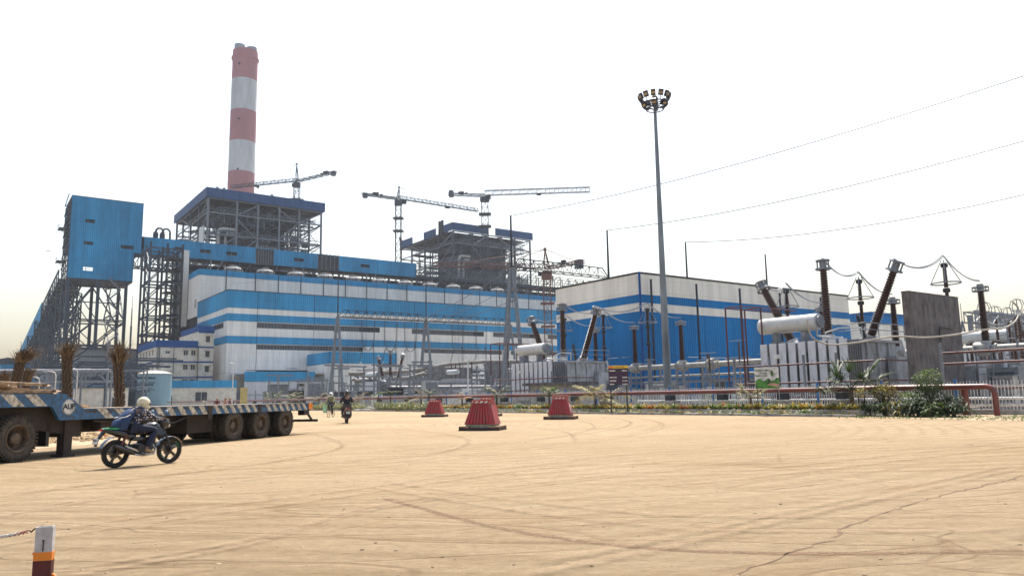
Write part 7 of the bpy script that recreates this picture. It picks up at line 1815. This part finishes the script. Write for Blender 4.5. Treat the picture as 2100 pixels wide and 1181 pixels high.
bpk([((.1,0,.84),.1,.14),((.1,0,.9),.125,.165),((.14,0,1.05),.14,.17),((.22,0,1.18),.13,.165),((.3,0,1.28),.1,.14),((.34,0,1.32),.05,.09)], 'bag', BP, bp)
bpk([((-.02,0,.88),.05,.11),((-.03,0,.95),.07,.13),((.0,0,1.05),.06,.12),((.05,0,1.1),.03,.1)], 'front_pocket', BP, bp)
for s in (-1,1): MB().sweep([(.3,s*.12,1.29),(.46,s*.13,1.37),(.62,s*.15,1.28),(.58,s*.16,1.1),(.3,s*.16,.98)],.018,6).build('strap', BP, bp)
mb = MB()
for s in (-1,1): mb.sweep([(-.02,s*.1,1.12),(.1,s*.176,1.14),(.22,s*.165,1.19)],.008,4)
mb.build('piping', WHITE, bp)
for o_ in D.objects:
    if o_.parent is None and (o_.location-Vector((q0.x,q0.y,0))).length < .01 and o_.get('category') in ('motorcycle','person','backpack'): o_.scale = (.93,.93,.93)
# far motorcycle seen from behind
q1 = G(712,868); az1 = math.atan2(.97,-.28)
motorcycle('dark motorcycle riding away on the road toward the hedge', (q1.x,q1.y,0), az1, mat('dark red panel',(.1,.01,.01),.3))
NV = mat('navy jacket',(.006,.007,.014),.85,0,var=.2,scale=9)
person('man riding away in navy jacket and black helmet', (q1.x,q1.y,0), az1, {**ridep(head=(.56,0,1.5)), 'chest':(.42,0,1.25),'neck':(.48,0,1.4),'shL':(.46,.2,1.3),'shR':(.46,-.2,1.3)}, (NV, mat('grey trousers',(.07,.06,.055),.85)), sc=1.12, helmet=mat('black helmet',(.012,.012,.014),.2,coat=.5))
# cyclist with pale green bicycle facing the camera
q2 = G(683,855); az2 = math.atan2(-.97,-.1)
bc = thing('bicycle', 'bicycle ridden toward the camera beside the hedge', 'bicycle', (q2.x,q2.y,0), az2)
for x in (0,1.05):
    wh = put('wheel', None, bc, loc=(x,0,.34)); MB().torus((0,0,0),.32,.02,(0,1,0),28,6).build('tyre', BLACK, wh); mb = MB()
    for k in range(12): a_ = k*math.pi/6; mb.bar((0,0,0),(.31*math.cos(a_),0,.31*math.sin(a_)),.004)
    mb.build('spokes', ALU, wh)
MB().sweep([(0,0,.34),(.35,0,.85),(.9,0,.85),(.42,0,.3),(0,0,.34)],.018,6).sweep([(1.05,0,.34),(.92,0,.7),(.88,0,.98)],.018,6).sweep([(.35,0,.9),(.42,0,.3)],.018,6).build('frame', RUST, bc)
MB().sweep([(.84,-.28,1.02),(.88,0,1.0),(.84,.28,1.02)],.014,6).build('handlebar', ALU, bc); MB().blob((.33,0,.93),.12,.08,.04,8,5).build('saddle', BLACK, bc)
MB().box(.95,1.1,-.42,-.16,.35,.95).build('pale_green_bag', mat('mint green sheet',(.3,.55,.35),.6), bc)
person('cyclist in white helmet and olive vest riding toward the camera', (q2.x,q2.y,0), az2, dict(pelvis=(.32,0,1.0),chest=(.42,0,1.32),neck=(.47,0,1.48),head=(.5,0,1.6),shL=(.44,.2,1.4),elL=(.62,.27,1.18),haL=(.84,.26,1.06),shR=(.44,-.2,1.4),elR=(.62,-.27,1.18),haR=(.84,-.26,1.06),hipL=(.34,.09,.97),knL=(.72,.13,.72),anL=(.42,.13,.28),toL=(.56,.13,.22),hipR=(.34,-.09,.97),knR=(.68,-.13,.95),anR=(.48,-.13,.55),toR=(.62,-.13,.5)),
    (mat('olive work shirt',(.2,.2,.12),.85,0,var=.3,scale=9), mat('dark trousers',(.02,.02,.025),.85)), sc=1.08, helmet=mat('white cap helmet',(.65,.65,.62),.4))
MB().bar((-.1,-.25,1.5),(.5,-.5,1.95),.03).build('white_pole', WHITE, None, loc=(q2.x,q2.y,0), rz=az2, label='white pole carried behind the cyclist', cat='pole')
# standing workers beyond the trailer
stand = dict(pelvis=(0,0,.95),chest=(0,0,1.28),neck=(.01,0,1.47),head=(.03,0,1.6),shL=(0,.2,1.4),elL=(-.02,.26,1.12),haL=(.06,.24,.88),shR=(0,-.2,1.4),elR=(-.02,-.26,1.12),haR=(.08,-.22,.9),hipL=(0,.1,.92),knL=(.02,.11,.5),anL=(0,.11,.09),toL=(.14,.13,.04),hipR=(0,-.1,.92),knR=(.03,-.11,.5),anR=(0,-.11,.09),toR=(.14,-.13,.04))
cols = [((.5,.5,.46),'man in a pale shirt standing apart from the other three workers',420),((.13,.02,.05),'worker in a maroon shirt standing beyond the trailer',446),((.5,.28,.22),'worker in a pink checked shirt beyond the trailer',463),((.15,.04,.09),'worker in a dark plum shirt, rightmost of the group',472)]
for i, (c, lab, px) in enumerate(cols):
    Y = 92; person(lab, (PX(px,Y),Y,0), R(-90+i*35), stand, (mat('shirt cloth %d' % i, c, .85), mat('dark trousers',(.02,.02,.025))), sc=1.02, helmet=mat('orange cap',(.35,.18,.06),.6) if i else None, group='workers beyond the trailer')
Y = 60; person('worker in brown clothes seen between the rider and the tank', (PX(302,Y),Y,0), R(-60), stand, (mat('brown shirt',(.16,.1,.07),.85), mat('dark trousers',(.02,.02,.025))), sc=.98)
# ================================================================ delineator post and chain in the near left corner
p = A(94,1079,3.4); zt = p.z; dp = thing('marker_post', 'white rectangular hollow post with orange and dark red bands at the lower left', 'post', (p.x,3.4,0), R(14)); hw, hd_ = .034, .017
def shell(z0, z1, g, mt, name):
    mb = MB(); mb.box(-hw-g,hw+g,-hd_-g,-hd_+.004-0,z0,z1).box(-hw-g,hw+g,hd_-.004,hd_+g,z0,z1).box(-hw-g,-hw+.004,-hd_+.004,hd_-.004,z0,z1).box(hw-.004,hw+g,-hd_+.004,hd_-.004,z0,z1); return mb.build(name, mt, dp)
PW = mat('scuffed white plastic',(.5,.47,.47),.5,0,var=.25,scale=14)
shell(0,zt,0,PW,'tube'); 
q = zt-A(94,1130,3.4).z; shell(zt-q-.035,zt-q,.0015,ORANGE,'orange_band'); shell(zt-q-.11,zt-q-.0355,.0018,mat('dark red wrap',(.09,.012,.012),.6,0,var=.3,scale=9),'dark_red_band'); shell(zt-q-.16,zt-q-.1105,.0015,ORANGE,'orange_band')
mb = MB(); mb.box(-.002,.002,-hd_-.0035,-hd_-.0002,zt-.1,zt-.055); mb.cbox((0,-hd_-.003,zt-.055),.009,.004,.004); mb.build('slot', BLACK, dp)
mb = MB(); mb.cbox((hw+.006,0,zt-q-.105),.02,.012,.018,Matrix.Rotation(.7,3,'Y')); mb.cbox((-hw-.004,0,zt-q-.005),.01,.012,.012,Matrix.Rotation(.5,3,'Y')); mb.build('torn_tape', ORANGE, dp)
ro = thing('barrier_rope', 'twisted white and red plastic rope tied to the marker post', 'rope', (0,0,0)); a0 = A(78,1084,3.4); a1 = A(-90,1098,3.3)
for k, (m_, t0, t1) in enumerate(((PW,.2,1),(PW,.22,1),(REDPAINT,.1,.28),(REDPAINT,.12,.3),(RUST,0,.14))):
    P = []
    for i in range(41):
        t = t0+(t1-t0)*i/40; w = t*60+k*3.1; P.append(a0.lerp(a1,t)+Vector((0,math.cos(w)*.005,math.sin(w)*.005-.02*math.sin(t*3.1))))
    MB().sweep(P,.0035 if k < 2 else .003,6).build('strand', m_, ro)
# distant bird
q = A(98,515,120); MB().add([(-.55,0,.05),(0,-.12,0),(.55,0,.06),(0,.18,.0),(0,.02,.08)],[(0,1,4),(1,2,4),(2,3,4),(3,0,4),(0,3,2,1)]).build('bird', BLACK, None, loc=q, label='small dark bird gliding left of the transfer tower', cat='bird')
# ================================================================ air
hz = D.materials.new('haze'); hz.use_nodes = True; hn = hz.node_tree.nodes; hn.clear()
ho = hn.new('ShaderNodeOutputMaterial'); hv = hn.new('ShaderNodeVolumePrincipled')
hv.inputs['Color'].default_value = (.93,.94,1,1); hv.inputs['Density'].default_value = HAZE
hz.node_tree.links.new(hv.outputs[0], ho.inputs['Volume'])
MB().box(-1450,1450,-1450,1450,-1.1,330).build('haze', hz, kind='stuff', label='pale blue haze in the air')
